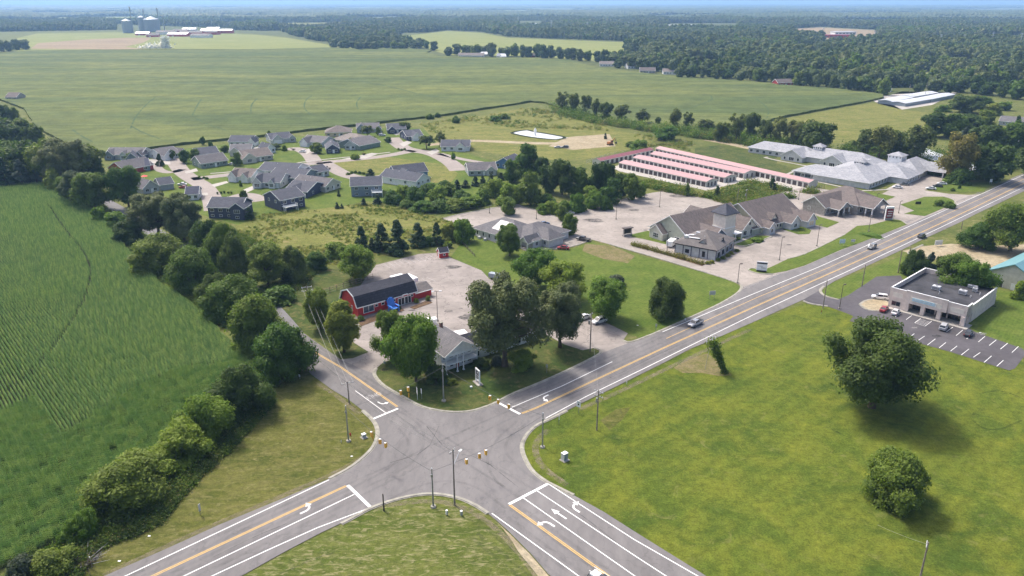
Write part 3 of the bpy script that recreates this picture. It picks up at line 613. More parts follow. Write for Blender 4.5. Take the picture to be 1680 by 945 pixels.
def trunk_mesh(name, kind, seed, size):
    r = random.Random(seed); W, Hh = size; b = MB()
    top = {'cone': .9, 'bush': .5, 'loose': .7}.get(kind, .6); R0 = {'oak': .034, 'bush': .02, 'cone': .02}.get(kind, .026)*Hh
    p = Vector((0,0,-.2)); n = 5; prev = R0*1.35
    for i in range(n):
        q = Vector((r.uniform(-.012,.012)*Hh*(i+1), r.uniform(-.012,.012)*Hh*(i+1), top*Hh*(i+1)/n)); rr = R0*(1-.75*(i+1)/n)
        b.tube(p, q, prev, rr, 'bark', 7, False)
        if i >= 1 and kind != 'cone':
            for k in range(3):
                a = r.uniform(0, 6.28); L = W*r.uniform(.2, .36)
                e = q+Vector((math.cos(a)*L, math.sin(a)*L, Hh*r.uniform(.06, .2))); m_ = q.lerp(e, .5)+Vector((0,0,Hh*.02))
                b.tube(q, m_, rr*.6, rr*.38, 'bark', 5, False); b.tube(m_, e, rr*.38, rr*.1, 'bark', 5, False)
        p, prev = q, rr
    if kind == 'bush':
        for k in range(5):
            a = r.uniform(0, 6.28); b.tube((math.cos(a)*.1,math.sin(a)*.1,0), (math.cos(a)*W*.25, math.sin(a)*W*.25, Hh*.5), R0*.8, R0*.2, 'bark', 5, False)
    b.v = [(x/W, y/W, z/Hh) for x, y, z in b.v]
    me = bpy.data.meshes.new(name); me.from_pydata(b.v, [], b.f); me.materials.append(M['bark']); me.update(); return me
PROTO = {}
def proto(key, kind, mat, size, lobes, leaves, leaf, lobe_r=.2, inner=.62, zmin=.15, n=2):
    for i in range(n):
        sd = hash_(key)+i*17
        PROTO.setdefault(key, []).append((crown_mesh('crown', kind, sd, lobes, leaves, leaf, size, mat, lobe_r, inner, zmin), trunk_mesh('trunk', kind, sd, size)))
def hash_(s): return sum((i+3)*ord(c) for i, c in enumerate(s)) % 9973
# near trees: fine leaves
proto('oak', 'oak', 'leaf_oak', (19, 20), 62, 26000, .30, .125, .5, .28, 2)
proto('lone', 'oak', 'leaf_dark', (20, 19), 74, 26000, .30, .13, .55, .1, 1)
proto('maple', 'round', 'leaf_mid', (12, 13), 48, 15000, .26, .17, .66, .2, 2)
proto('maple_bright', 'round', 'leaf_bright', (12, 12), 48, 15000, .26, .17, .66, .18, 2)
proto('hedge_tree', 'bush', 'leaf_mid', (14, 11), 60, 17000, .28, .16, .66, .08, 3)
proto('hedge_light', 'bush', 'leaf_bright', (13, 9), 52, 15000, .28, .16, .64, .05, 2)
proto('hedge_dark', 'bush', 'leaf_dark', (13, 11), 52, 15000, .28, .16, .66, .08, 2)
proto('yellow', 'bush', 'leaf_yellow', (10, 7), 40, 9000, .26, .17, .66, .05, 1)
proto('ginkgo', 'egg', 'leaf_yellow', (8, 12), 50, 11000, .2, .15, .72, .12, 1)
proto('ball', 'egg', 'leaf_mid', (6, 6), 34, 5000, .22, .2, .8, .14, 1)
proto('grey_bush', 'bush', 'leaf_grey', (8, 5), 34, 6000, .26, .18, .62, .05, 1)
# middle distance: coarser
proto('m_round', 'round', 'leaf_mid', (12, 12), 26, 3600, .52, .2, .72, .18, 3)
proto('m_dark', 'round', 'leaf_dark', (12, 12), 26, 3600, .52, .2, .72, .14, 3)
proto('m_bush', 'bush', 'leaf_mid', (8, 5), 22, 2600, .42, .2, .72, .05, 2)
proto('m_bush_y', 'bush', 'leaf_bright', (8, 6), 22, 2600, .42, .2, .7, .05, 2)
proto('m_yellow', 'bush', 'leaf_yellow', (8, 6), 22, 2600, .42, .2, .7, .05, 1)
proto('loose', 'loose', 'leaf_loose', (11, 15), 22, 2600, .5, .17, .4, .3, 3)
proto('conifer', 'cone', 'leaf_conifer', (7, 11), 60, 4200, .38, .12, .6, .04, 2)
proto('spruce', 'cone', 'leaf_blue', (6, 10), 60, 3800, .36, .12, .6, .04, 1)
proto('autumn', 'round', 'leaf_autumn', (15, 15), 40, 6000, .45, .17, .6, .2, 1)
# far individuals
proto('f_round', 'round', 'leaf_forest', (13, 13), 14, 700, 1.1, .25, .85, .14, 3)
proto('f_dark', 'round', 'leaf_dark', (13, 13), 14, 700, 1.1, .25, .85, .14, 2)
proto('f_light', 'round', 'leaf_mid', (13, 13), 14, 700, 1.1, .25, .85, .14, 2)
ORD = ['first','second','third','fourth','fifth','sixth','seventh','eighth','ninth','tenth','eleventh','twelfth','thirteenth','fourteenth','fifteenth','sixteenth','seventeenth','eighteenth','nineteenth','twentieth']
def ordn(i):
    if i < 20: return ORD[i]
    t = ['twenty','thirty','forty','fifty','sixty','seventy','eighty','ninety'][(i+1)//10-2]; u = (i+1) % 10
    return {'twenty':'twentieth','thirty':'thirtieth','forty':'fortieth','fifty':'fiftieth','sixty':'sixtieth','seventy':'seventieth','eighty':'eightieth','ninety':'ninetieth'}[t] if u == 0 else t+'-'+ORD[u-1]
tcount = 0
def tree(key, x, yb, w, yt, label, group=None, name=None, cat='tree', h=None, wm=None):
    """x,yb: photo position of the foot; w: crown width in photo pixels; yt: photo row of the top"""
    global tcount
    k = mpp(x, yb)
    if w: fr = {'h':.62,'y':.62,'g':.5 if key == 'grey_bush' else 0}.get(key[0], .62 if 'bush' in key or key == 'm_yellow' else (.3 if key in ('m_round','m_dark') else 0)); yb = yb-fr*(w/2)*H/math.hypot(H, G(x, yb).length)
    yb = max(yb, yt+2) if w else yb
    g = G(x, yb)
    Wm = wm or w*k; Hm = h or hgt(x, yb, yt)
    Hm = max(Hm, .6)
    if not h: Hm *= 1.0
    cm, tm = PROTO[key][tcount % len(PROTO[key])]; tcount += 1
    nm = name or ('pine_tree' if key in ('conifer','spruce') else ('shrub' if Hm < 3.5 else 'tree'))
    r = empty(nm, g, random.uniform(0, 6.28)); r.scale = (Wm, Wm, Hm)
    tag(r, label, cat if Hm >= 3.5 or cat != 'tree' else 'shrub', group)
    c = bpy.data.objects.new('crown', cm); COL.objects.link(c); c.parent = r
    t = bpy.data.objects.new('trunk', tm); COL.objects.link(t); t.parent = r
    return r
def back(yb, w):     # foot row for a crown whose lower edge is given: the foot stands under the crown's middle
    return yb
# --- hedgerow between the corn and the roads
HR = 'trees in the hedgerow beside the cornfield'
for a in [('hedge_dark',212,402,52,362,'small dark tree at the top of the corn hedgerow beside the gap showing the road'),
    ('hedge_tree',262,452,92,386,'wide rounded tree below the road gap, on the cornfield edge'),
    ('hedge_tree',322,486,86,407,'large mid green tree on the corn edge, above the narrow pale one'),
    ('hedge_dark',356,512,60,450,'narrow grey green tree squeezed between two large hedgerow trees'),
    ('hedge_tree',385,530,95,455,'broad leaning tree in the hedgerow beside the curved corn rows'),
    ('hedge_tree',423,588,98,487,'tall lumpy tree in the hedgerow, just above the biggest one'),
    ('hedge_tree',467,632,108,532,'biggest dark hedgerow tree, hanging over the side road edge'),
    ('hedge_dark',397,695,104,602,'dark round hedgerow tree below the tall one by the side road'),
    ('hedge_light',340,732,92,652,'bright yellow green tree in the lower hedgerow'),
    ('hedge_light',300,772,112,700,'bright green sprawling tree in the lower hedgerow above the largest bush'),
    ('hedge_tree',217,848,138,753,'huge spreading bush at the lower end of the corn hedgerow'),
    ('hedge_light',136,892,58,842,'small pale bush left of the huge spreading bush'),
    ('yellow',88,958,80,905,'yellow green bush at the bottom left beside the bare branches'),
    ('grey_bush',42,965,60,915,'grey green bush in the bottom left corner')]: tree(*a, group=HR)
BH = 'trees behind the hedgerow along the side road'
for a in [('maple',158,345,62,284,'dark spreading tree beside the visible upper stretch of side road'),
    ('maple',212,340,60,273,'tall dark tree standing in front of the red gabled house'),
    ('m_bush_y',166,368,32,340,'little round bush on the corn side of the upper road'),
    ('m_bush_y',192,378,40,348,'low spreading bush between the two glimpses of upper road'),
    ('oak',262,392,84,318,'pale grey green oak on the house side of the side road'),
    ('oak',303,398,70,322,'second pale oak, right of the road side oak and left of the navy gable'),
    ('yellow',322,388,30,358,'yellow green bush tucked under the navy house with the gabled bay'),
    ('hedge_dark',345,435,70,362,'dark tree at the left edge of the weedy meadow'),
    ('hedge_tree',372,442,62,365,'olive tree in front of the navy house with the gabled bay'),
    ('hedge_dark',388,456,58,384,'dark rounded tree behind the middle hedgerow, at the meadow corner'),
    ('maple',440,468,74,400,'round mid green tree at the lower edge of the weedy meadow'),
    ('hedge_dark',484,466,60,406,'dark grey green tree between the meadow and the barn lawn'),
    ('hedge_tree',520,446,40,414,'small tree right of the dark one above the barn lawn'),
    ('m_bush',457,502,66,472,'low wide dark shrub on the lawn left of the barn'),
    ('maple_bright',587,458,64,404,'bushy tree at the back left corner of the barn car park'),
    ('m_bush_y',553,425,40,398,'yellow green bush left of the row of pines')]: tree(*a, group=BH)
# --- top left wood
TL = 'trees of the wood at the left edge'
for i, a in enumerate([('m_round',-14,232,60,178),('m_dark',8,205,26,172),('m_round',22,200,24,176),('m_dark',10,248,60,195),('m_round',42,240,50,194),('m_dark',62,252,36,205),('m_round',20,290,60,232),('m_dark',52,298,62,232),('m_round',84,302,66,230),('oak',112,306,72,230),('m_dark',145,302,70,236),
    ('m_round',-4,300,50,240),('m_dark',30,250,46,205),('m_round',-25,270,50,205),('m_dark',160,300,30,258),('m_round',-35,310,60,255)]):
    tree(*a, label='dark leafy tree in the left edge wood, %s counted from its start' % ordn(i), group=TL)
tree('conifer',10,307,36,258,'dark pine in front of the left wood, at the frame edge', TL)
tree('spruce',38,306,34,262,'bluish spruce in front of the left wood, at the top of the corn', TL)
tree('spruce',62,304,22,272,'smaller bluish spruce right of the big one by the corn', TL)
tree('m_yellow',94,316,30,276,'yellow green small tree at the top corner of the cornfield', TL)
tree('oak',128,338,60,283,'pale oak between the cornfield corner and the left wood', TL)
tree('maple',112,330,40,290,'mid green tree left of the pale oak at the cornfield corner', TL)
# --- barn and white house
G2 = None
tree('maple', 526, 540, 50, 474, 'dark tree beside the wide utility pole at the barn corner')
tree('ginkgo', 565, 578, 54, 496, 'egg shaped yellow green tree in front of the red barn')
tree('maple', 641, 592, 52, 511, 'narrow dark tree leaning on the bright green maple')
tree('maple_bright', 683, 626, 82, 522, 'bright green maple in front of the white porticoed house')
tree('hedge_dark', 717, 632, 40, 600, 'dark rounded shrub at the left corner of the portico', cat='shrub', name='shrub')
tree('yellow', 742, 632, 18, 622, 'small yellow green shrub at the foot of the portico', cat='shrub', name='shrub')
tree('hedge_dark', 790, 606, 30, 588, 'dark evergreen shrub along the white wing', cat='shrub', name='shrub')
tree('grey_bush', 815, 600, 22, 584, 'pale hydrangea like shrub beneath the great oak', cat='shrub', name='shrub')
tree('oak', 828, 600, 136, 455, 'great spreading oak over the white house wing')
tree('oak', 919, 570, 84, 470, 'open crowned oak by the entrance, beside the parked police style car')
tree('hedge_light', 858, 610, 46, 575, 'dark shrub under the right side of the great oak', cat='shrub', name='shrub')
tree('maple_bright', 882, 472, 66, 411, 'round bright tree, left of three on the lawn behind the oaks')
tree('maple_bright', 926, 492, 78, 429, 'round bright tree, middle of three on the lawn behind the oaks')
tree('maple_bright', 993, 524, 76, 459, 'round bright tree next to the car park entrance, right of three')
tree('hedge_dark', 1091, 526, 62, 456, 'lone dark round tree on the lawn by the main road')
tree('grey_bush', 1012, 470, 34, 452, 'greyish shrub behind the right one of the three round trees', cat='shrub', name='shrub')
tree('maple', 836, 420, 46, 368, 'tree in front of the skylit grey clinic')
tree('ball', 835, 352, 26, 324, 'round clipped tree behind the skylit grey clinic')
tree('m_round', 921, 362, 22, 336, 'small bright tree at the back of the clinic car park')
tree('ball', 935, 385, 24, 350, 'round clipped tree on the clinic parking island')
for i, (x, yb, w, yt) in enumerate([(594,414,26,371),(611,412,16,390),(627,412,32,367),(653,416,38,361),(686,404,30,366),(717,402,24,365)]):
    tree('conifer', x, yb, w, yt, '%s pine from the left in the row behind the barn car park' % ordn(i), 'pines behind the barn car park')
tree('m_yellow',738,397,34,366,'yellow green bushy tree right of the pines, by the clinic drive')
tree('m_bush_y',760,400,38,360,'light green tree between the pines and the clinic')
tree('m_bush_y',647,418,28,402,'bright shrub at the foot of the tallest pine', name='shrub', cat='shrub')
tree('m_bush_y',735,408,16,396,'pale shrub behind the small red shed', name='shrub', cat='shrub')
tree('m_bush',703,405,20,388,'dark shrub between the last two pines', name='shrub', cat='shrub')
# --- right hand field and strip mall
tree('lone', 1430, 668, 168, 530, 'big dark many stemmed tree standing alone in the mown field')
tree('hedge_tree', 1465, 842, 120, 742, 'round dense bush tree alone in the lower right field')
tree('hedge_dark', 1497, 458, 42, 410, 'dark tree nearest the road behind the flat roofed shop building')
tree('spruce', 1522, 456, 26, 414, 'blue spruce behind the flat roofed shop building')
tree('m_dark', 1540, 455, 22, 420, 'small dark tree right of the blue spruce')
tree('maple', 1560, 478, 74, 418, 'broad tree behind the middle of the flat shop roof')
tree('maple_bright', 1590, 490, 58, 430, 'bright green tree touching the far end of the flat shop roof')
tree('hedge_tree', 1606, 412, 66, 366, 'yellow tinted bushy tree by the gravel pile near the road')
tree('maple', 1657, 412, 92, 334, 'large leafy tree beside the road at the right edge')
tree('m_bush_y', 1672, 492, 30, 462, 'shrub at the right edge in front of the teal roof', name='shrub', cat='shrub')
RR = 'trees beyond the nursing home'
for i, a in enumerate([('autumn',1567,296,66,218,'rusty yellow tree beyond the nursing home car park'),('loose',1503,268,44,206,'tall airy tree over the pale warehouse roof'),('loose',1441,264,50,207,'airy tree right behind the nursing home cupola'),
    ('loose',1413,262,40,212,'airy tree left behind the nursing home cupola'),('m_dark',1466,262,40,215,'dark tree between the airy trees behind the nursing home'),('m_dark',1625,300,70,236,'dark wide tree by the road poles beyond the nursing home'),
    ('m_dark',1616,250,52,205,'bluish dark tree behind the wide road side one'),('m_round',1660,250,60,200,'green tree at the right edge beyond the road poles'),('m_dark',1690,290,60,238,'dark tree cut by the right frame edge near the road'),('m_round',1640,245,48,212,'mid tree between two dark ones at the right edge'),
    ('m_dark',1528,225,44,184,'leftmost tree of the thicket below the white sheds'),('m_round',1556,226,48,186,'second tree of the thicket below the white sheds'),('m_dark',1588,224,50,188,'third tree of the thicket below the white sheds'),('m_round',1612,218,40,180,'fourth tree of the thicket below the white sheds'),
    ('m_dark',1585,186,50,156,'dark layered tree just right of the white sheds'),('m_round',1612,182,30,158,'pale tree right of the dark layered one'),('m_yellow',1570,180,34,156,'bright bush between the white sheds and the dark layered tree'),('m_yellow',1628,190,34,170,'yellow green bush left of the grey roofed shed'),('m_bush_y',1646,182,26,167,'small bush at the corner of the grey roofed shed'),
    ('m_bush_y',1546,184,24,172,'low shrub in front of the white sheds'),('conifer',1665,222,18,190,'brown green conifer near the right edge'),('spruce',1582,232,22,208,'bluish conifer above the rusty yellow tree'),('spruce',1594,236,18,212,'second bluish conifer above the rusty yellow tree'),('m_dark',1480,264,34,232,'low dark tree in front of the pale warehouse'),('m_bush',1530,288,40,270,'dark shrub along the wooden fence left of the rusty tree'),('m_bush',1574,304,44,276,'dark shrub at the foot of the rusty yellow tree'),('m_bush',1500,282,40,264,'dark shrub on the fence behind the nursing home end')]): tree(*a, group=RR)
# --- line of trees along the crop field in the middle
LN = 'line of trees along the edge of the great field'
for i, a in enumerate([('loose',922,184,24,150),('loose',941,188,20,153),('loose',961,191,20,156),('loose',978,195,22,162),('m_dark',994,200,22,168),('loose',1020,202,30,172),('loose',1054,205,32,179),('m_dark',1079,206,12,192),('loose',1107,215,24,178),('loose',1128,214,20,184),
    ('loose',1156,220,28,196),('m_dark',1181,232,26,201),('loose',1207,234,30,186),('m_dark',1230,230,30,185),('loose',1254,238,24,197),('loose',1277,240,34,192),('loose',1301,242,30,198),('m_dark',1336,252,62,199),('loose',1318,248,26,205)]):
    tree(*a, label='%s tree from the left in the broken line below the great field' % ordn(i), group=LN)
# --- thicket between the subdivision and the big car park
TH_ = 'thicket between the houses and the big car park'
for i, a in enumerate([('m_round',865,292,46,236),('m_round',845,300,30,268),('m_dark',888,296,34,258),('m_round',870,338,44,282),('m_dark',902,318,40,270),('m_dark',922,322,48,262),('m_round',951,324,42,275),('m_dark',982,324,34,266),('m_dark',998,318,28,268),('m_round',1004,336,36,292),('m_round',1037,330,34,286),('m_dark',1019,326,28,285),('m_bush_y',1052,326,20,300),
    ('m_bush_y',947,350,36,318),('m_bush_y',977,344,34,314),('m_bush',897,340,34,318),('m_bush',925,352,30,330),('m_bush_y',835,338,44,302),('m_bush',856,330,38,300),('m_bush_y',812,326,40,294),('m_round',838,300,28,262),('m_bush',800,322,30,300),('m_bush_y',968,332,30,305),('m_bush',993,346,22,322),('m_bush_y',905,352,26,330),('m_bush_y',890,352,26,334)]):
    tree(*a, label='%s leafy tree from the left in the thicket behind the clinic' % ordn(i), group=TH_)
SB = 'shrubs of the thicket below the white and blue house'
for i, (x, yb, w, yt) in enumerate([(644,336,34,312),(660,326,34,304),(680,332,36,306),(700,322,34,302),(720,330,36,306),(738,322,30,300),(668,342,26,328),(696,350,44,330),(722,350,44,328),(748,348,44,326),(772,344,44,322),(792,336,36,312),(756,330,34,312),(705,312,26,300),(730,310,24,296)]):
    tree(('m_bush','m_bush_y','m_bush')[i%3], x, yb, w, yt, '%s shrub in the thicket below the white and blue house' % ordn(i), SB, name='shrub', cat='shrub')
for i, (x, yb, w, yt) in enumerate([(736,316,14,302),(750,313,17,295),(764,308,15,295),(780,305,16,289),(792,302,11,288),(806,298,13,285),(822,295,15,283),(834,291,12,279)]):
    tree('conifer', x, yb, w, yt, '%s small round pine from the left in the row below the grey bungalow' % ordn(i), 'small pines below the grey bungalow')
# --- subdivision planting
SD = 'garden trees in the housing estate'
for a in [('conifer',410,360,16,340,'dark pine right of the navy house with the gabled bay'),('conifer',597,337,13,325,'small pine in front of the blue house with a white deck'),('conifer',619,335,15,320,'larger pine under the white deck'),('conifer',556,322,7,312,'tiny pine below the beige house'),('conifer',553,342,9,332,'left of two tiny pines in the meadow below the estate'),
    ('conifer',561,342,7,334,'right of two tiny pines in the meadow below the estate'),('conifer',608,292,18,277,'broad pine on the cul-de-sac island'),('m_round',520,252,22,234,'tree left of the small navy house'),('m_round',320,262,22,244,'tree in front of the white double gabled house'),('m_round',303,268,20,246,'tree at the entrance of the left cul-de-sac'),
    ('m_round',215,264,16,250,'tree between the blue grey and the navy roofed houses'),('conifer',263,272,14,252,'pine at the bend by the left cul-de-sac'),('m_round',282,262,14,246,'dark tree right of the gabled house drive'),('m_round',370,250,16,238,'tree beside the tan double house'),('m_round',390,272,18,250,'round tree before the brown roofed house'),
    ('m_dark',448,246,26,236,'low dark tree left of the upper cul-de-sac'),('m_bush_y',467,248,10,238,'small shrub on the upper cul-de-sac island'),('m_round',576,240,14,226,'tree before the olive house'),('loose',603,224,20,206,'airy tree in front of the back grey house'),('m_round',620,222,8,208,'slim tree right of the back grey house'),
    ('m_round',637,234,14,224,'tree beside the upper street corner'),('loose',700,244,26,222,'airy street tree, left of two by the dirt track'),('loose',722,240,22,216,'airy street tree, right of two by the dirt track'),('m_bush_y',744,262,8,250,'small tree by the white house with the dark roof'),('m_bush',350,352,12,338,'shrub left of the navy gabled bay house'),
    ('m_dark',401,335,16,312,'dark tree on the island above the navy house'),('m_bush_y',395,306,6,296,'young tree on the front lawn'),('conifer',770,240,6,232,'tiny pine right of the white house with the dark roof'),('m_dark',663,216,22,200,'dark tree behind the navy double gabled house'),('m_bush',640,300,12,290,'shrub beside the white and blue house'),
    ('m_round',672,300,10,292,'small shrub at the front of the white and blue house'),('m_bush_y',583,262,16,252,'low shrub along the street before the olive house'),('m_round',442,226,8,214,'slim tree in the gap of the crop edge'),('m_round',333,238,10,224,'slim tree behind the brown roofed house'),('m_bush',346,243,10,232,'dark shrub behind the brown roofed house'),
    ('m_round',1127,322,10,300,'slim dark tree by the gravel yard fence'),('conifer',1176,326,13,305,'pine at the corner of the gravel yard'),('conifer',1266,314,18,292,'bright pine on the weedy ground beside the gravel yard'),('m_bush',1228,318,34,302,'grey shrub on the weedy ground beside the gravel yard'),('m_bush',1052,320,14,304,'dark shrub at the end of the storage fence'),
    ('m_bush_y',1050,252,40,230,'olive shrub group behind the storage buildings'),('m_bush_y',1095,232,40,208,'shrub mound at the end of the bare ground'),('m_bush',1035,242,24,232,'shrub left of the storage roof corner'),('m_bush',748,202,16,190,'dark shrub on the upper meadow'),('m_bush_y',812,200,24,190,'left shrub patch on the upper meadow'),('m_bush',828,196,20,186,'right shrub patch on the upper meadow'),
    ('conifer',993,228,6,218,'tiny pine beside the excavator'),('m_bush',706,196,14,187,'dark bush in the crop edge hedge, left'),('m_bush',718,193,12,185,'dark bush in the crop edge hedge, right'),
    ('m_bush',1556,342,22,330,'left shrub on the lawn island by the road') ,('m_bush',1540,339,20,328,'right shrub on the lawn island by the road'),('m_bush',1563,314,8,308,'small round shrub on the lawn near the parked cars'),('m_bush',1574,310,6,304,'tiny shrub on the lawn near the parked cars'),
    ('m_bush_y',1240,398,24,390,'low juniper in the courtyard lawn'),('m_bush_y',1430,390,36,384,'low hedge around the tall lamp by the road')]: tree(*a, group=SD, name=('shrub' if 'bush' in a[0] or 'shrub' in a[5] else None))
# --- far rows, tree by tree
def row(pts, n, keys, wpx, hm, text, group, jit=1.0, depth=0):
    w = [Vector((p[0], p[1])) for p in pts]; L = [0]
    for a, c in zip(w, w[1:]): L.append(L[-1]+(c-a).length)
    out = []
    for i in range(n):
        t = (i+random.uniform(-.2,.2))/(n-1)*L[-1]; t = max(0, min(L[-1]-1e-3, t))
        k = max(j for j in range(len(L)) if L[j] <= t); f = (t-L[k])/(L[k+1]-L[k]); p = w[k].lerp(w[k+1], f)
        out.append((p.x, p.y+random.uniform(-1,1)*jit))
    out.sort()
    for i, (x, y) in enumerate(out):
        h = hm*random.uniform(.75, 1.2); Wm = wpx*mpp(x, y)*random.uniform(.8, 1.3)
        tree(random.choice(keys), x, y, 0, 0, text % ordn(i), group, h=h, wm=Wm)
FK = ['f_round','f_dark','f_round','f_light']
row([(548,79),(600,81),(680,79),(712,82)], 16, FK, 17, 17, '%s tree from the left in the far clump above the great field', 'far clump above the great field', 1.5)
row([(735,90),(790,92),(850,94),(935,97),(990,104)], 22, FK, 17, 19, '%s tree from the left around the far farmhouses', 'trees around the far farmhouses', 2)
row([(1000,108),(1060,114),(1120,127),(1195,129),(1240,134)], 20, FK, 18, 15, '%s tree from the left around the far bungalows', 'trees around the far bungalows', 2.5)
row([(1245,134),(1300,138),(1380,146),(1450,154)], 20, FK, 20, 15, '%s tree from the left along the far right field edge', 'trees along the far right field edge', 2)
row([(1505,150),(1560,152),(1620,156),(1690,164)], 9, ['f_light','f_round','f_dark'], 26, 17, '%s big tree from the left above the white sheds', 'trees above the white sheds', 1.5)
row([(-20,86),(10,84),(42,80)], 6, FK, 20, 18, '%s tree from the left in the clump left of the brown field', 'clump left of the brown field', 1)
# --- ivy clad leaning stump and bare branches
def ivy():
    r = empty('ivy_covered_pole', G(1190,612)); tag(r, 'leaning broken pole smothered in dark ivy beside the main road', 'pole')
    top = (-3.3, 2.2, 7.5); b = MB(); b.tube((0,0,0), top, .22, .14, 'wood_pole', 8); b.tube(top, (-3.5,2.4,9.4), .1, .07, 'white', 6); b.tube((-2.9,2,7), (-2.7,2.2,9), .08, .05, 'white', 6); b.tube((-3.2,2,7), (-6.6,1.6,7.2), .06, .03, 'bark', 5); b.tube((-4.6,2,0), (-3.9,2.2,6.5), .05, .05, 'worn_white', 6); b.build('pole', r)
    rr = np.random.default_rng(5); V = []; Q = []
    for i in range(4200):
        t = rr.uniform(0, 1); rad = .5+1.0*t**1.2+ (.5 if t < .08 else 0); c = np.array(top)*t+rr.normal(size=3)*rad*.5
        c[2] = max(c[2], .05); a = rr.normal(size=3); a /= np.linalg.norm(a); bb = np.cross(a, rr.normal(size=3)); bb /= np.linalg.norm(bb); s = rr.uniform(.12, .26)
        V += [c+a*s, c+bb*s*.7, c-a*s, c-bb*s*.7]; Q.append([4*i, 4*i+1, 4*i+2, 4*i+3])
    o = bpy.data.objects.new('ivy', np_mesh('ivy', V, Q, ['leaf_mid'])); COL.objects.link(o); o.parent = r
ivy()
def bare_branches():
    r = random.Random(3); b = MB(); g = G(140, 925)
    for i in range(60):
        a = r.uniform(0, 6.28); l = r.uniform(1.5, 4.5); e = Vector((math.cos(a)*l, math.sin(a)*l, r.uniform(.3, 2.4))); b.tube((r.uniform(-.5,.5),r.uniform(-.5,.5),0), e, .07, .015, 'worn_white' if i%3 else 'bark', 4, False)
        for k in range(3):
            p = e*r.uniform(.5,.9); b.tube(p, p+Vector((r.uniform(-1,1), r.uniform(-1,1), r.uniform(0,.8))), .025, .008, 'bark', 3, False)
    o = b.build('brush_pile'); o.location = g; tag(o, 'grey heap of bare dead branches beside the yellow green bush', 'brush pile')
bare_branches()
# ================================================================ STUFF (instanced ground cover, corn, far woods)
def scatter(name, pts, rot, scl, protos, label, cat, idx=None):
    me = bpy.data.meshes.new(name); me.vertices.add(len(pts)); me.vertices.foreach_set('co', np.asarray(pts, np.float32).ravel())
    a = me.attributes.new('rz', 'FLOAT', 'POINT'); a.data.foreach_set('value', np.asarray(rot, np.float32))
    a = me.attributes.new('sc', 'FLOAT_VECTOR', 'POINT'); a.data.foreach_set('vector', np.asarray(scl, np.float32).ravel())
    if idx is not None: a = me.attributes.new('ki', 'INT', 'POINT'); a.data.foreach_set('value', np.asarray(idx, np.int32))
    o = bpy.data.objects.new(name, me); COL.objects.link(o); tag(o, label, cat, kind='stuff')
    coll = bpy.data.collections.new(name+'_kinds')
    for p in protos: coll.objects.link(p)
    ng = bpy.data.node_groups.new(name, 'GeometryNodeTree')
    ng.interface.new_socket('Geometry', in_out='INPUT', socket_type='NodeSocketGeometry'); ng.interface.new_socket('Geometry', in_out='OUTPUT', socket_type='NodeSocketGeometry')
    N = ng.nodes; gi = N.new('NodeGroupInput'); go = N.new('NodeGroupOutput'); ci = N.new('GeometryNodeCollectionInfo'); ci.inputs['Collection'].default_value = coll
    ci.inputs['Separate Children'].default_value = True; ci.inputs['Reset Children'].default_value = True
    ip = N.new('GeometryNodeInstanceOnPoints'); ip.inputs['Pick Instance'].default_value = True
    na = N.new('GeometryNodeInputNamedAttribute'); na.data_type = 'FLOAT'; na.inputs['Name'].default_value = 'rz'
    cx = N.new('ShaderNodeCombineXYZ'); nb = N.new('GeometryNodeInputNamedAttribute'); nb.data_type = 'FLOAT_VECTOR'; nb.inputs['Name'].default_value = 'sc'
    e2r = N.new('FunctionNodeEulerToRotation')
    K = ng.links; K.new(gi.outputs[0], ip.inputs['Points']); K.new(ci.outputs[0], ip.inputs['Instance'])
    K.new(na.outputs['Attribute'], cx.inputs['Z']); K.new(cx.outputs[0], e2r.inputs[0]); K.new(e2r.outputs[0], ip.inputs['Rotation']); K.new(nb.outputs['Attribute'], ip.inputs['Scale']); K.new(ip.outputs[0], go.inputs[0])
    if idx is not None: nk = N.new('GeometryNodeInputNamedAttribute'); nk.data_type = 'INT'; nk.inputs['Name'].default_value = 'ki'; K.new(nk.outputs['Attribute'], ip.inputs['Instance Index'])
    md = o.modifiers.new('scatter', 'NODES'); md.node_group = ng
    return o
def pobj(me): return bpy.data.objects.new(me.name, me)
def inside(px, py, pol):
    """vectorised point-in-polygon"""
    c = np.zeros(len(px), bool); n = len(pol); j = n-1
    for i in range(n):
        xi, yi = pol[i]; xj, yj = pol[j]
        k = ((yi > py) != (yj > py)) & (px < (xj-xi)*(py-yi)/((yj-yi) if yj != yi else 1e-9)+xi); c ^= k; j = i
    return c
def wp(pts): return [(G(*p).x, G(*p).y) for p in pts]
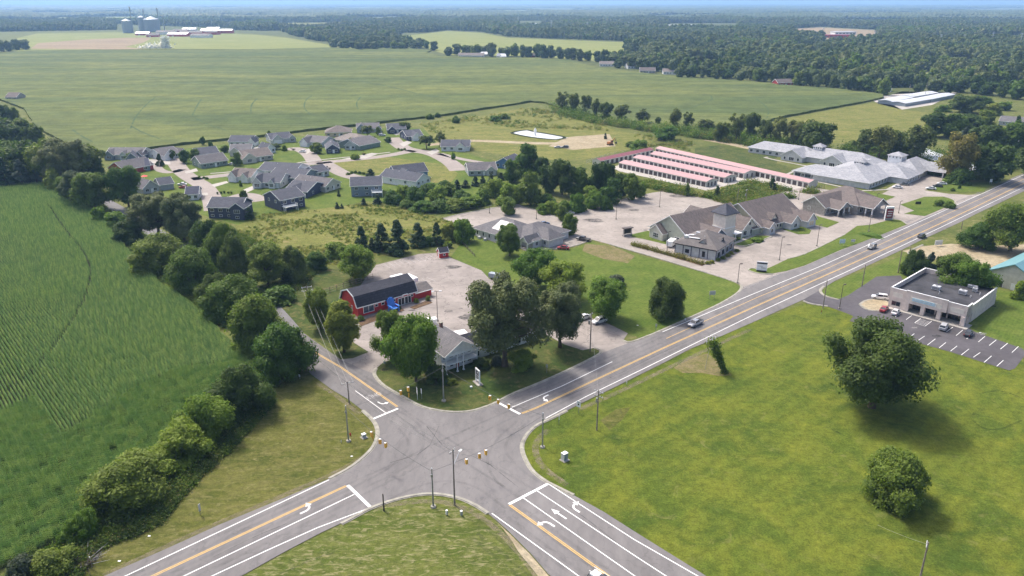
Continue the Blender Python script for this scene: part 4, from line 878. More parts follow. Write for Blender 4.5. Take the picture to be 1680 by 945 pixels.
# --- corn
def corn_mesh(seed, mat, length=1.5, n=9, h=2.3):
    r = np.random.default_rng(seed); V = []; Q = []
    def q(a, b, c, d): k = len(V); V.extend([a, b, c, d]); Q.append([k, k+1, k+2, k+3])
    for i in range(n):
        x = -length/2+length*(i+.5)/n+r.uniform(-.04,.04); y = r.uniform(-.05,.05); hh = h*r.uniform(.88,1.08)
        q((x-.02,y,0),(x+.02,y,0),(x+.015,y,hh),(x-.015,y,hh))
        pl = r.uniform(0, 3.14)
        for k in range(7):
            z = hh*(.4+.58*k/6); a = pl+(k%2)*math.pi+r.uniform(-.6,.6); L = r.uniform(.2,.3)*(1-.3*k/6); w = .08
            ca, sa = math.cos(a), math.sin(a); nx, ny = -sa*w, ca*w
            p0 = (x, y, z); p1 = (x+ca*L*.55, y+sa*L*.55, z+.1); p2 = (x+ca*L, y+sa*L, z+.02)
            q((p0[0]-nx*.5,p0[1]-ny*.5,p0[2]),(p0[0]+nx*.5,p0[1]+ny*.5,p0[2]),(p1[0]+nx,p1[1]+ny,p1[2]),(p1[0]-nx,p1[1]-ny,p1[2]))
            q((p1[0]-nx,p1[1]-ny,p1[2]),(p1[0]+nx,p1[1]+ny,p1[2]),(p2[0]+nx*.2,p2[1]+ny*.2,p2[2]),(p2[0]-nx*.2,p2[1]-ny*.2,p2[2]))
    return np_mesh('corn_row', V, Q, [mat])
CORN = [(-160,318),(0,306),(60,305),(110,308),(150,345),(185,380),(215,420),(262,468),(318,505),(352,540),(400,590),(430,625),(405,655),(350,700),(305,740),(250,780),(190,815),(140,850),(95,888),(40,920),(-40,950),(-220,1010),(-330,700)]
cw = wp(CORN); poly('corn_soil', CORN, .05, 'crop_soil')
def rows_field(block, ang, sp, seg, z=0):
    d = np.array([math.sin(ang), math.cos(ang)]); s = np.array([d[1], -d[0]])
    pol = np.array(block); us = pol@d; vs = pol@s
    U, Vv = np.meshgrid(np.arange(us.min(), us.max(), seg), np.arange(vs.min(), vs.max(), sp))
    U = U.ravel(); Vv = Vv.ravel(); X = U*d[0]+Vv*s[0]; Y = U*d[1]+Vv*s[1]
    k = inside(X, Y, block); return X[k], Y[k]
MAINB = wp([(-160,318),(0,306),(60,305),(110,308),(150,345),(185,380),(215,420),(262,468),(318,505),(352,540),(390,580),(372,602),(300,608),(232,640),(102,724),(54,660),(-30,700),(-330,760)])
X, Y = rows_field(MAINB, R(-42), .76, 1.5)
fx, fy = rows_field(cw, R(48), .76, 1.5)
k = ~inside(fx, fy, MAINB) & (rng.uniform(0,1,len(fx)) > .13); fx, fy = fx[k], fy[k]
# a narrow access track winds through the corn
trk = smooth_line([G(*p) for p in [(80,340),(110,385),(148,430),(151,470),(128,520),(85,585),(30,640),(-30,680)]], 2)
def clear(X, Y, line, w):
    k = np.ones(len(X), bool)
    for a, c in zip(line, line[1:]):
        ax, ay, bx, by = a.x, a.y, c.x, c.y; L2 = (bx-ax)**2+(by-ay)**2+1e-9
        t = np.clip(((X-ax)*(bx-ax)+(Y-ay)*(by-ay))/L2, 0, 1); k &= np.hypot(X-ax-t*(bx-ax), Y-ay-t*(by-ay)) > w
    return k
k = clear(X, Y, trk, .3); X, Y = X[k], Y[k]
def patchy(X, Y, s): return .5+.25*(np.sin(X/s+1.3*np.sin(Y/s*1.7))+np.sin(Y/s*.8+np.sin(X/s*.6)*2))
def corn(name, X, Y, ang, mat, lab, jit=.05, L=1.0):
    n = len(X); f = patchy(X, Y, 9.0); sc = .86+.22*f+rng.uniform(-jit,jit,n)
    P3 = np.stack([X+rng.uniform(-.06,.06,n), Y+rng.uniform(-.06,.06,n), np.full(n,.05)], 1)
    scatter(name, P3, np.full(n, math.pi/2-ang)+rng.uniform(-.04,.04,n)*jit*25, np.stack([np.ones(n), L*(.85+.12*f), sc], 1), [pobj(corn_mesh(i, mat)) for i in range(4)], lab, 'corn')
corn('corn_crop', X, Y, R(-42), 'leaf_corn', 'rows of tall green corn running away from the crossing')
corn('corn_headland', fx, fy, R(48), 'leaf_corn_b', 'darker corn headland planted across the other rows', .16, 1.25)
# --- weeds and tufts
def tuft_mesh(seed, mat, n=26, s=.5, h=.8):
    n = int(n*(2.2 if s > .8 else 1))
    r = np.random.default_rng(seed); V = []; Q = []
    for i in range(n):
        c = r.normal(size=3)*[s*.45, s*.45, 0]; c[2] = abs(r.normal())*h*.45; a = r.normal(size=3); a /= np.linalg.norm(a); b = np.cross(a, r.normal(size=3)); b /= np.linalg.norm(b); k = r.uniform(.05,.13)*(1+(s-.5)*.5)
        V += [c+a*k*1.5, c+b*k, c-a*k*1.5, c-b*k]; Q.append([4*i,4*i+1,4*i+2,4*i+3])
    V = np.array(V); V[:, 2] = np.maximum(V[:, 2], 0); return np_mesh('tuft', V, Q, [mat])
def cover(name, px, n, protos, lab, cat, smin=.6, smax=1.6, z=.05, clump=6.0, thr=.45):
    pol = wp(px); a = np.array(pol); X = rng.uniform(a[:,0].min(), a[:,0].max(), n*4); Y = rng.uniform(a[:,1].min(), a[:,1].max(), n*4)
    k = inside(X, Y, pol) & (patchy(X, Y, clump)+rng.uniform(-.25,.25,len(X)) > thr); X, Y = X[k][:n], Y[k][:n]; m = len(X)
    s = rng.uniform(smin, smax, m)*(rng.uniform(0,1,m)**.5*.6+.6)
    scatter(name, np.stack([X, Y, np.full(m, z)], 1), rng.uniform(0,6.28,m), np.stack([s*1.2, s*1.2, s], 1), protos, lab, cat)
cover('meadow_weeds', [(385,372),(430,352),(520,343),(600,334),(660,340),(700,352),(735,362),(765,378),(700,402),(610,425),(520,440),(440,430),(400,400)], 2600, [pobj(tuft_mesh(1,'leaf_weed',40,.9,1.2)), pobj(tuft_mesh(2,'leaf_mid',40,.9,1.2)), pobj(tuft_mesh(3,'leaf_weed',30,.7,.9)), pobj(tuft_mesh(4,'leaf_yellow',30,.7,.9))], 'tall weeds and goldenrod in the meadow above the pines', 'weeds', smin=.3, smax=.8, thr=.45)
cover('upper_meadow_weeds', [(690,205),(860,178),(930,184),(1010,214),(1080,226),(1140,232),(1130,250),(1060,240),(1040,250),(1000,215),(860,210),(800,225),(720,230)], 1500, [pobj(tuft_mesh(5,'leaf_weed',40,1.6,1.8)), pobj(tuft_mesh(6,'leaf_mid',40,1.6,2.0)), pobj(tuft_mesh(7,'leaf_weed',30,1.5,1.4))], 'rough weeds on the open ground around the pond', 'weeds', smin=.3, smax=1.1, thr=.62, clump=14)
cover('yard_weeds', [(1160,318),(1185,310),(1230,299),(1313,316),(1330,313),(1345,318),(1270,330),(1220,344),(1160,325),(1120,320),(1000,296),(1010,290)], 3000, [pobj(tuft_mesh(8,'leaf_weed',40,1.0,1.4)), pobj(tuft_mesh(9,'leaf_mid',40,1.2,1.8)), pobj(tuft_mesh(10,'leaf_bright',30,1.0,1.2))], 'overgrown weeds between the storage yard and the car park', 'weeds')
cover('hedge_undergrowth', [(120,308),(165,350),(215,412),(262,462),(330,512),(400,585),(440,628),(470,640),(500,602),(470,540),(440,500),(500,470),(540,430),(470,420),(400,385),(330,370),(250,395),(180,345)], 11000, [pobj(tuft_mesh(11,'leaf_mid',50,1.4,2.0)), pobj(tuft_mesh(12,'leaf_dark',50,1.4,2.2)), pobj(tuft_mesh(13,'leaf_weed',30,1.0,1.2))], 'undergrowth beneath the hedgerow trees', 'undergrowth', thr=.25, smin=.3, smax=.85)
cover('lower_undergrowth', [(405,660),(350,703),(305,745),(250,785),(190,820),(140,856),(95,892),(40,925),(0,960),(120,960),(165,900),(260,862),(320,790),(370,745),(450,660)], 7000, [pobj(tuft_mesh(14,'leaf_mid',50,1.2,1.6)), pobj(tuft_mesh(15,'leaf_dark',50,1.2,1.8)), pobj(tuft_mesh(16,'leaf_weed',30,1.0,1.0))], 'undergrowth at the foot of the lower hedgerow', 'undergrowth', thr=.25, smin=.3, smax=.8)
cover('line_undergrowth', [(905,176),(940,186),(1000,200),(1060,209),(1100,212),(1150,216),(1215,222),(1290,236),(1360,246),(1360,254),(1290,250),(1215,238),(1150,228),(1100,222),(1050,214),(980,204),(915,188)], 2600, [pobj(tuft_mesh(31,'leaf_bright',60,2.2,3.4)), pobj(tuft_mesh(32,'leaf_mid',60,2.2,4.0)), pobj(tuft_mesh(33,'leaf_weed',50,2.0,2.6))], 'undergrowth along the broken tree line below the great field', 'undergrowth', thr=.25)
cover('warehouse_undergrowth', [(1380,256),(1480,262),(1600,296),(1640,285),(1680,270),(1680,262),(1620,270),(1500,250),(1390,244)], 1500, [pobj(tuft_mesh(34,'leaf_mid',60,2.2,3.4)), pobj(tuft_mesh(35,'leaf_dark',60,2.2,3.4))], 'undergrowth behind the nursing home', 'undergrowth', thr=.25)
# --- far woods
FIELDS = [wp(p) for p in ([(640,58),(700,53),(733,49.5),(790,52),(833,60),(927,64),(1044,68),(1012,97),(985,104),(935,99),(850,94),(735,92),(700,84),(676,75)], [(1446,122),(1530,117),(1600,122),(1720,130),(1760,139),(1700,138),(1600,131),(1520,127)],
    [(1286,48),(1345,44),(1444,49),(1436,60),(1474,63),(1380,69),(1305,58)], [(1556,39.6),(1660,41.6),(1800,43.6),(1800,46.4),(1600,44.4)], [(190,40),(380,46),(380,58),(190,56)], [(1058,25.2),(1180,24.2),(1192,28.7),(1070,29.9)], [(558,29.2),(680,28.2),(692,32.7),(600,34.4)], [(76,28.3),(260,26.3),(274,31.2),(100,33.3)],
    [(700,16.4),(1000,15.9),(1010,19.5),(720,20)], [(30,20.4),(220,19.4),(230,24),(60,25)], [(1350,32),(1480,32),(1480,37),(1360,37.4)], [(300,37),(420,36),(428,41),(310,42.4)], [(818,39),(905,38),(912,43),(830,44)], [(1250,20.2),(1500,20.2),(1500,23.6),(1260,24)],
    [(1096,38),(1210,38),(1210,52),(1096,52)], [(1350,50),(1440,50),(1440,72),(1350,72)],[(850,34),(890,34),(890,46),(850,46)],[(1020,112),(1050,112),(1055,120),(1020,120)], [(1118,102),(1195,104),(1208,117),(1140,119)], [(1223,112),(1264,114),(1270,131),(1232,130)], [(998,85.5),(1050,86.5),(1062,97),(1010,98)], [(1478,97.5),(1600,99.5),(1624,108),(1500,109)], [(1298,75.5),(1380,77.5),(1392,87),(1310,86)], [(1058,69.5),(1150,70.5),(1162,79),(1070,79)], [(448,37.6),(560,36.6),(572,45),(460,46)])]
WOOD = wp([(-400,47),(0,52),(190,49),(375,49),(420,50),(470,56),(545,72),(600,76),(677,75),(712,78),(735,84),(800,87),(884,90),(940,93),(990,101),(1030,106),(1122,120),(1237,128),(1378,140),(1440,149),(1500,143),(1560,146),(1760,156),(2600,118),(2900,60),(2600,5.5),(-900,5.5)])
def woods(name, d0, d1, sp, protos, smin, smax, lab, dens=1.0, zf=1.0):
    hw = d1*.80; X, Y = np.meshgrid(np.arange(-hw, hw, sp), np.arange(d0, d1, sp)); X = X.ravel(); Y = Y.ravel()
    X = X+rng.uniform(-.45,.45,len(X))*sp; Y = Y+rng.uniform(-.45,.45,len(Y))*sp
    k = (np.hypot(X, Y) >= d0) & (np.hypot(X, Y) < d1) & (np.abs(X) < Y*.8+60) & inside(X, Y, WOOD)
    X, Y = X[k], Y[k]
    for f in FIELDS:
        k = ~inside(X, Y, f); X, Y = X[k], Y[k]
    if dens < 1:
        k = (patchy(X*.45, Y*.8, d1*.03)*.6+patchy(X*.6+900, Y*.9, d1*.011)*.4) > (1-dens)*1.35+.1; X, Y = X[k], Y[k]
    n = len(X); st = patchy(X, Y*.8, d0*.075); st2 = patchy(X+5000, Y*.7+300, d0*.028); s = rng.uniform(smin, smax, n)*(.62+.55*st2); sz = zf*s*rng.uniform(.85, 1.2, n)
    scatter(name, np.stack([X, Y, np.zeros(n)], 1), rng.uniform(0,6.28,n), np.stack([s, s, sz], 1), protos, lab, 'woodland', np.clip((st*.75+rng.uniform(0,.35,n))*len(protos), 0, len(protos)-1).astype(int)); print(name, n)
fp = [pobj(crown_mesh('wood_tree', 'round', 50+i, 12, 420, .115*12, (12, 12), mt, .27, .86, .16)) for i, mt in enumerate(['leaf_dark','leaf_dark','leaf_forest','leaf_forest','leaf_oak','leaf_mid'])]
woods('near_woodland', 850, 2100, 10.2, fp, 12, 20, 'mixed woodland stretching behind the great field', .88)
fp2 = [pobj(crown_mesh('wood_tree', 'round', 70+i, 9, 130, .18*12, (12, 12), mt, .3, .9, .2)) for i, mt in enumerate(['leaf_dark','leaf_dark','leaf_forest','leaf_forest','leaf_oak','leaf_mid'])]
woods('far_woodland', 2100, 4200, 13, fp2, 13, 20, 'far woodland fading into the haze', .88)
def clump_mesh(seed, mat, n=9):
    r = np.random.default_rng(seed); iv, iq = ico(); V = []; Q = []; o = 0
    for i in range(n):
        c = np.array([r.uniform(-.5,.5), r.uniform(-.5,.5), r.uniform(.25,.5)]); s = r.uniform(.12,.24)
        V.append(iv*s*np.array([1,1,1.2])*(1+r.normal(size=(len(iv),1))*.15)+c*np.array([1,1,.8])); Q.append(iq+o); o += len(iv)
    V = np.concatenate(V); V[:, 2] *= 1.0; return np_mesh('wood_clump', V, np.concatenate(Q), [mat])
fp3 = [pobj(clump_mesh(90+i, mt)) for i, mt in enumerate(['leaf_dark','leaf_forest','leaf_forest','leaf_oak'])]
woods('distant_woodland', 4200, 8500, 34, fp3, 44, 52, 'distant woodland below the horizon', .8, .62)
woods('horizon_woodland', 8500, 21000, 110, fp3, 130, 170, 'woodland along the hazy horizon', .7, .2)
# ================================================================ BUILDINGS
SHARED = {}
def shared(key, fn, name):
    if key not in SHARED:
        b = MB(); fn(b); o = b.build(name); SHARED[key] = o.data; bpy.data.objects.remove(o)
    return SHARED[key]
def win_shape(w, h, frame='white', glass='glass_dark', cols=2, rows=1, sill=True):
    def fn(b):      # stands in the plane y=0, looking to -y
        t = .09 if w < 3 else .14
        b.box(-w/2, w/2, -.02, .06, 0, h, glass)
        b.box(-w/2-t, -w/2, -.07, .06, -t, h+t, frame); b.box(w/2, w/2+t, -.07, .06, -t, h+t, frame)
        b.box(-w/2, w/2, -.07, .06, h, h+t, frame); b.box(-w/2, w/2, -.07, .06, -t, 0, frame)
        for i in range(1, cols): x = -w/2+w*i/cols; b.box(x-.035, x+.035, -.05, -.02, 0, h, frame)
        for i in range(1, rows): z = h*i/rows; b.box(-w/2, w/2, -.045, -.02, z-.03, z+.03, frame)
    return fn
class Bld:
    def __init__(s, name, label, cat, p0, p1=None, group=None, yaw=None, off=(0,0)):
        a = G(*p0) if not isinstance(p0, Vector) else p0
        if yaw is None: b = G(*p1) if not isinstance(p1, Vector) else p1; d = b-a; s.W = d.length; yaw = math.atan2(d.y, d.x)
        s.yaw = yaw; s.root = empty(name, a, yaw); tag(s.root, label, cat, group); s.parts = {}
    def mb(s, part): return s.parts.setdefault(part, MB())
    def box(s, part, *a, **k): s.mb(part).box(*a, **k)
    def wing(s, x0, x1, y0, y1, eave, rise, ridge='x', hip=False, wall='s_white', roof='r_grey', z0=0.0, ov=.45, trim='white', th=.2, walls=True, rake=(1,1)):
        wm, rm, tm = s.mb('wall'), s.mb('roof'), s.mb('trim')
        if hip:
            if walls: wm.box(x0, x1, y0, y1, z0-.3, eave, wall)
            X0, X1, Y0, Y1 = x0-ov, x1+ov, y0-ov, y1+ov; e = eave-.02; w, d = X1-X0, Y1-Y0; i = min(w, d)/2
            if w >= d: r = [(X0+i, (Y0+Y1)/2), (X1-i, (Y0+Y1)/2)]
            else: r = [((X0+X1)/2, Y0+i), ((X0+X1)/2, Y1-i)]
            rise_ = rise; zt = e+th+rise_
            c = [(X0,Y0),(X1,Y0),(X1,Y1),(X0,Y1)]
            vs = [(x,y,e) for x,y in c]+[(x,y,e+th) for x,y in c]+[(r[0][0],r[0][1],zt),(r[1][0],r[1][1],zt)]
            fs = [(3,2,1,0)]+[(k,(k+1)%4,4+(k+1)%4,4+k) for k in range(4)]
            if w >= d: fs += [(4,5,9,8),(5,6,9),(6,7,8,9),(7,4,8)]
            else: fs += [(4,5,8),(5,6,9,8),(6,7,9),(7,4,8,9)]
            rm.add(vs, fs, roof)
            for (a, b) in ((0,1),(1,2),(2,3),(3,0)):
                xa, ya = c[a]; xb, yb = c[b]
                if a in (0, 2): yy = ya-.05 if a == 0 else ya; tm.box(min(xa,xb)-.05, max(xa,xb)+.05, yy, yy+.05, e-.03, e+th-.03, trim)
                else: xx = xa if a == 1 else xa-.05; tm.box(xx, xx+.05, min(ya,yb), max(ya,yb), e-.03, e+th-.03, trim)
            return
        if ridge == 'x': u0, u1, a, b = y0, y1, x0, x1
        else: u0, u1, a, b = x0, x1, y0, y1
        um = (u0+u1)/2; k = rise/(um-u0)
        if walls: wm.prism([(u0,z0-.3),(u1,z0-.3),(u1,eave),(um,eave+rise),(u0,eave)], a, b, ridge, wall)
        zo = eave-k*ov; g = .03
        prof = [(u0-ov,zo+g),(um,eave+rise+g),(u1+ov,zo+g),(u1+ov,zo+g+th),(um,eave+rise+g+th),(u0-ov,zo+g+th)]
        # chevron as two slabs
        rm.prism([prof[0],prof[1],prof[4],prof[5]], a-ov, b+ov, ridge, roof); rm.prism([prof[1],prof[2],prof[3],prof[4]], a-ov, b+ov, ridge, roof)
        f = .07
        for e_, sg, on in ((a-ov, -1, rake[0]), (b+ov, 1, rake[1])):
            if not on: continue
            lo, hi = (e_-f, e_) if sg < 0 else (e_, e_+f)
            tm.prism([(u0-ov,zo-.12),(um,eave+rise-.12),(um,eave+rise+g+th+.02),(u0-ov,zo+g+th+.02)], lo, hi, ridge, trim)
            tm.prism([(um,eave+rise-.12),(u1+ov,zo-.12),(u1+ov,zo+g+th+.02),(um,eave+rise+g+th+.02)], lo, hi, ridge, trim)
        for uu, sg in ((u0-ov, -1), (u1+ov, 1)):
            lo, hi = (uu-.06, uu) if sg < 0 else (uu, uu+.06)
            if ridge == 'x': tm.box(a-ov, b+ov, lo, hi, zo-.05, zo+g+th-.02, trim)
            else: tm.box(lo, hi, a-ov, b+ov, zo-.05, zo+g+th-.02, trim)
    def put(s, part, key, fn, x, y, z, face):
        me = shared(key, fn, part); o = bpy.data.objects.new(part, me); COL.objects.link(o); o.parent = s.root
        o.location = (x, y, z); o.rotation_euler = (0, 0, {'f': 0, 'r': math.pi/2, 'b': math.pi, 'l': -math.pi/2}[face] if isinstance(face, str) else face)
    def win(s, x, y, z, w, h, face='f', frame='white', glass='glass_dark', cols=2, rows=1, part='window'):
        s.put(part, ('w', round(w,2), round(h,2), frame, glass, cols, rows), win_shape(w, h, frame, glass, cols, rows), x, y, z, face)
    def garage(s, x, y, w, face='f', mt='white'):
        def fn(b):
            b.box(-w/2, w/2, -.05, .04, 0, 2.2, mt)
            for i in range(1, 4): b.box(-w/2, w/2, -.065, -.05, i*.55-.02, i*.55+.02, 'worn_white')
            b.box(-w/2-.12, -w/2, -.1, .04, 0, 2.32, 'white'); b.box(w/2, w/2+.12, -.1, .04, 0, 2.32, 'white'); b.box(-w/2, w/2, -.1, .04, 2.2, 2.32, 'white')
        s.put('garage_door', ('g', w, mt), fn, x, y, 0, face)
    def door(s, x, y, face='f', mt='door_dark', w=1.0, h=2.1, z=0):
        def fn(b):
            b.box(-w/2, w/2, -.04, .05, 0, h, mt); b.box(-w/2-.1, -w/2, -.09, .05, 0, h+.1, 'white'); b.box(w/2, w/2+.1, -.09, .05, 0, h+.1, 'white'); b.box(-w/2, w/2, -.09, .05, h, h+.1, 'white'); b.box(w/2-.16, w/2-.1, -.1, -.04, h*.48, h*.48+.12, 'chrome')
        s.put('door', ('d', mt, w, h), fn, x, y, z, face)
    def chimney(s, x, y, z0, z1, mt='brick', r=.4):
        b = MB(); b.box(-r, r, -r, r, z0, z1, mt); b.box(-r-.08, r+.08, -r-.08, r+.08, z1, z1+.12, 'kerb'); b.build('chimney', s.root, (x, y, 0))
    def done(s):
        for n, b in s.parts.items():
            if b.v: b.build(n, s.root)
        return s.root
# --- a suburban house: a main block with projecting gables, seen from p0 (front left foot) to p1 (front right foot)
HG = 'houses of the estate below the great field'
def house(label, p0, p1, depth, wall, roof, eave=2.9, rise=2.6, ridge='x', gables=(), wins=True, garage=None, hip=False, base=0.0, chim=True, deck=None, z=0.0, group=HG, name='house', cat='house', yaw=None, W=None, backwins=True):
    b = Bld(name, label, cat, p0, p1, group, yaw); W = W or b.W; E = eave+base; depth *= 1.12; rise *= 1.1
    b.wing(0, W, 0, depth, E, rise, ridge, hip, wall, roof)
    for (x0, x1, out, e2, r2, *m_) in gables:        # projecting cross gables on the front
        w2 = m_[0] if m_ else wall
        b.wing(x0, x1, -out, depth*.5, E-e2, r2, 'y', False, w2, roof, ov=.35, rake=(1,0))
    def blocked(x): return any(g[0]-.8 < x < g[1]+.8 and g[2] > 0 for g in gables)
    if wins:
        n = max(2, int(W/3.6))
        for i in range(n):
            x = W*(i+.5)/n
            if blocked(x): continue
            b.win(x, -.02, base+1.0, 1.5, 1.25)
            if base > 1.8: b.win(x, -.02, .8, 1.2, .9)
        for g in gables:
            xm = (g[0]+g[1])/2
            if garage is not None and gables.index(g) == garage: b.garage(xm, -g[2]-.02, min(4.8, g[1]-g[0]-1)); continue
            b.win(xm, -g[2]-.02, base+.9, min(2.4, g[1]-g[0]-1.2), 1.4, cols=3, rows=2)
            if base > 1.8: b.win(xm, -g[2]-.02, .7, 1.4, .9)
        for y in (depth*.3, depth*.7):
            b.win(-.02, y, base+1.0, 1.2, 1.2, 'l'); b.win(W+.02, y, base+1.0, 1.2, 1.2, 'r')
    if garage == 'l': b.garage(-.02, depth*.5, 4.8, 'l')
    if garage == 'r': b.garage(W+.02, depth*.5, 4.8, 'r')
    if garage == 'f': b.garage(W*.25, -.02, 4.8, 'f')
    if chim: b.mb('vent_pipe').tube((W*.4, depth*.62, E+rise*.5), (W*.4, depth*.62, E+rise*.9+.3), .1, .1, 'white', 8)
    if deck:
        x0, x1 = deck; d = MB(); d.box(x0, x1, -3.2, -.05, base-.1, base+.08, 'white')
        for x in (x0+.1, x1-.1):
            for y in (-3.1, -1.6): d.box(x-.09, x+.09, y-.09, y+.09, -.1, base+1.0, 'white')
        for x in np.arange(x0, x1+.01, .35): d.box(x-.03, x+.03, -3.2, -3.14, base+.08, base+1.0, 'white')
        for xx in (x0, x1): d.box(xx-.04, xx+.04, -3.2, -.1, base+.92, base+1.02, 'white')
        d.box(x0, x1, -3.22, -3.12, base+.92, base+1.02, 'white'); d.build('deck', b.root)
    b.door(W*.55 if not blocked(W*.55) else W*.9, -.02, 'f', 'white', z=base) if wins and base < 1 else None
    return b
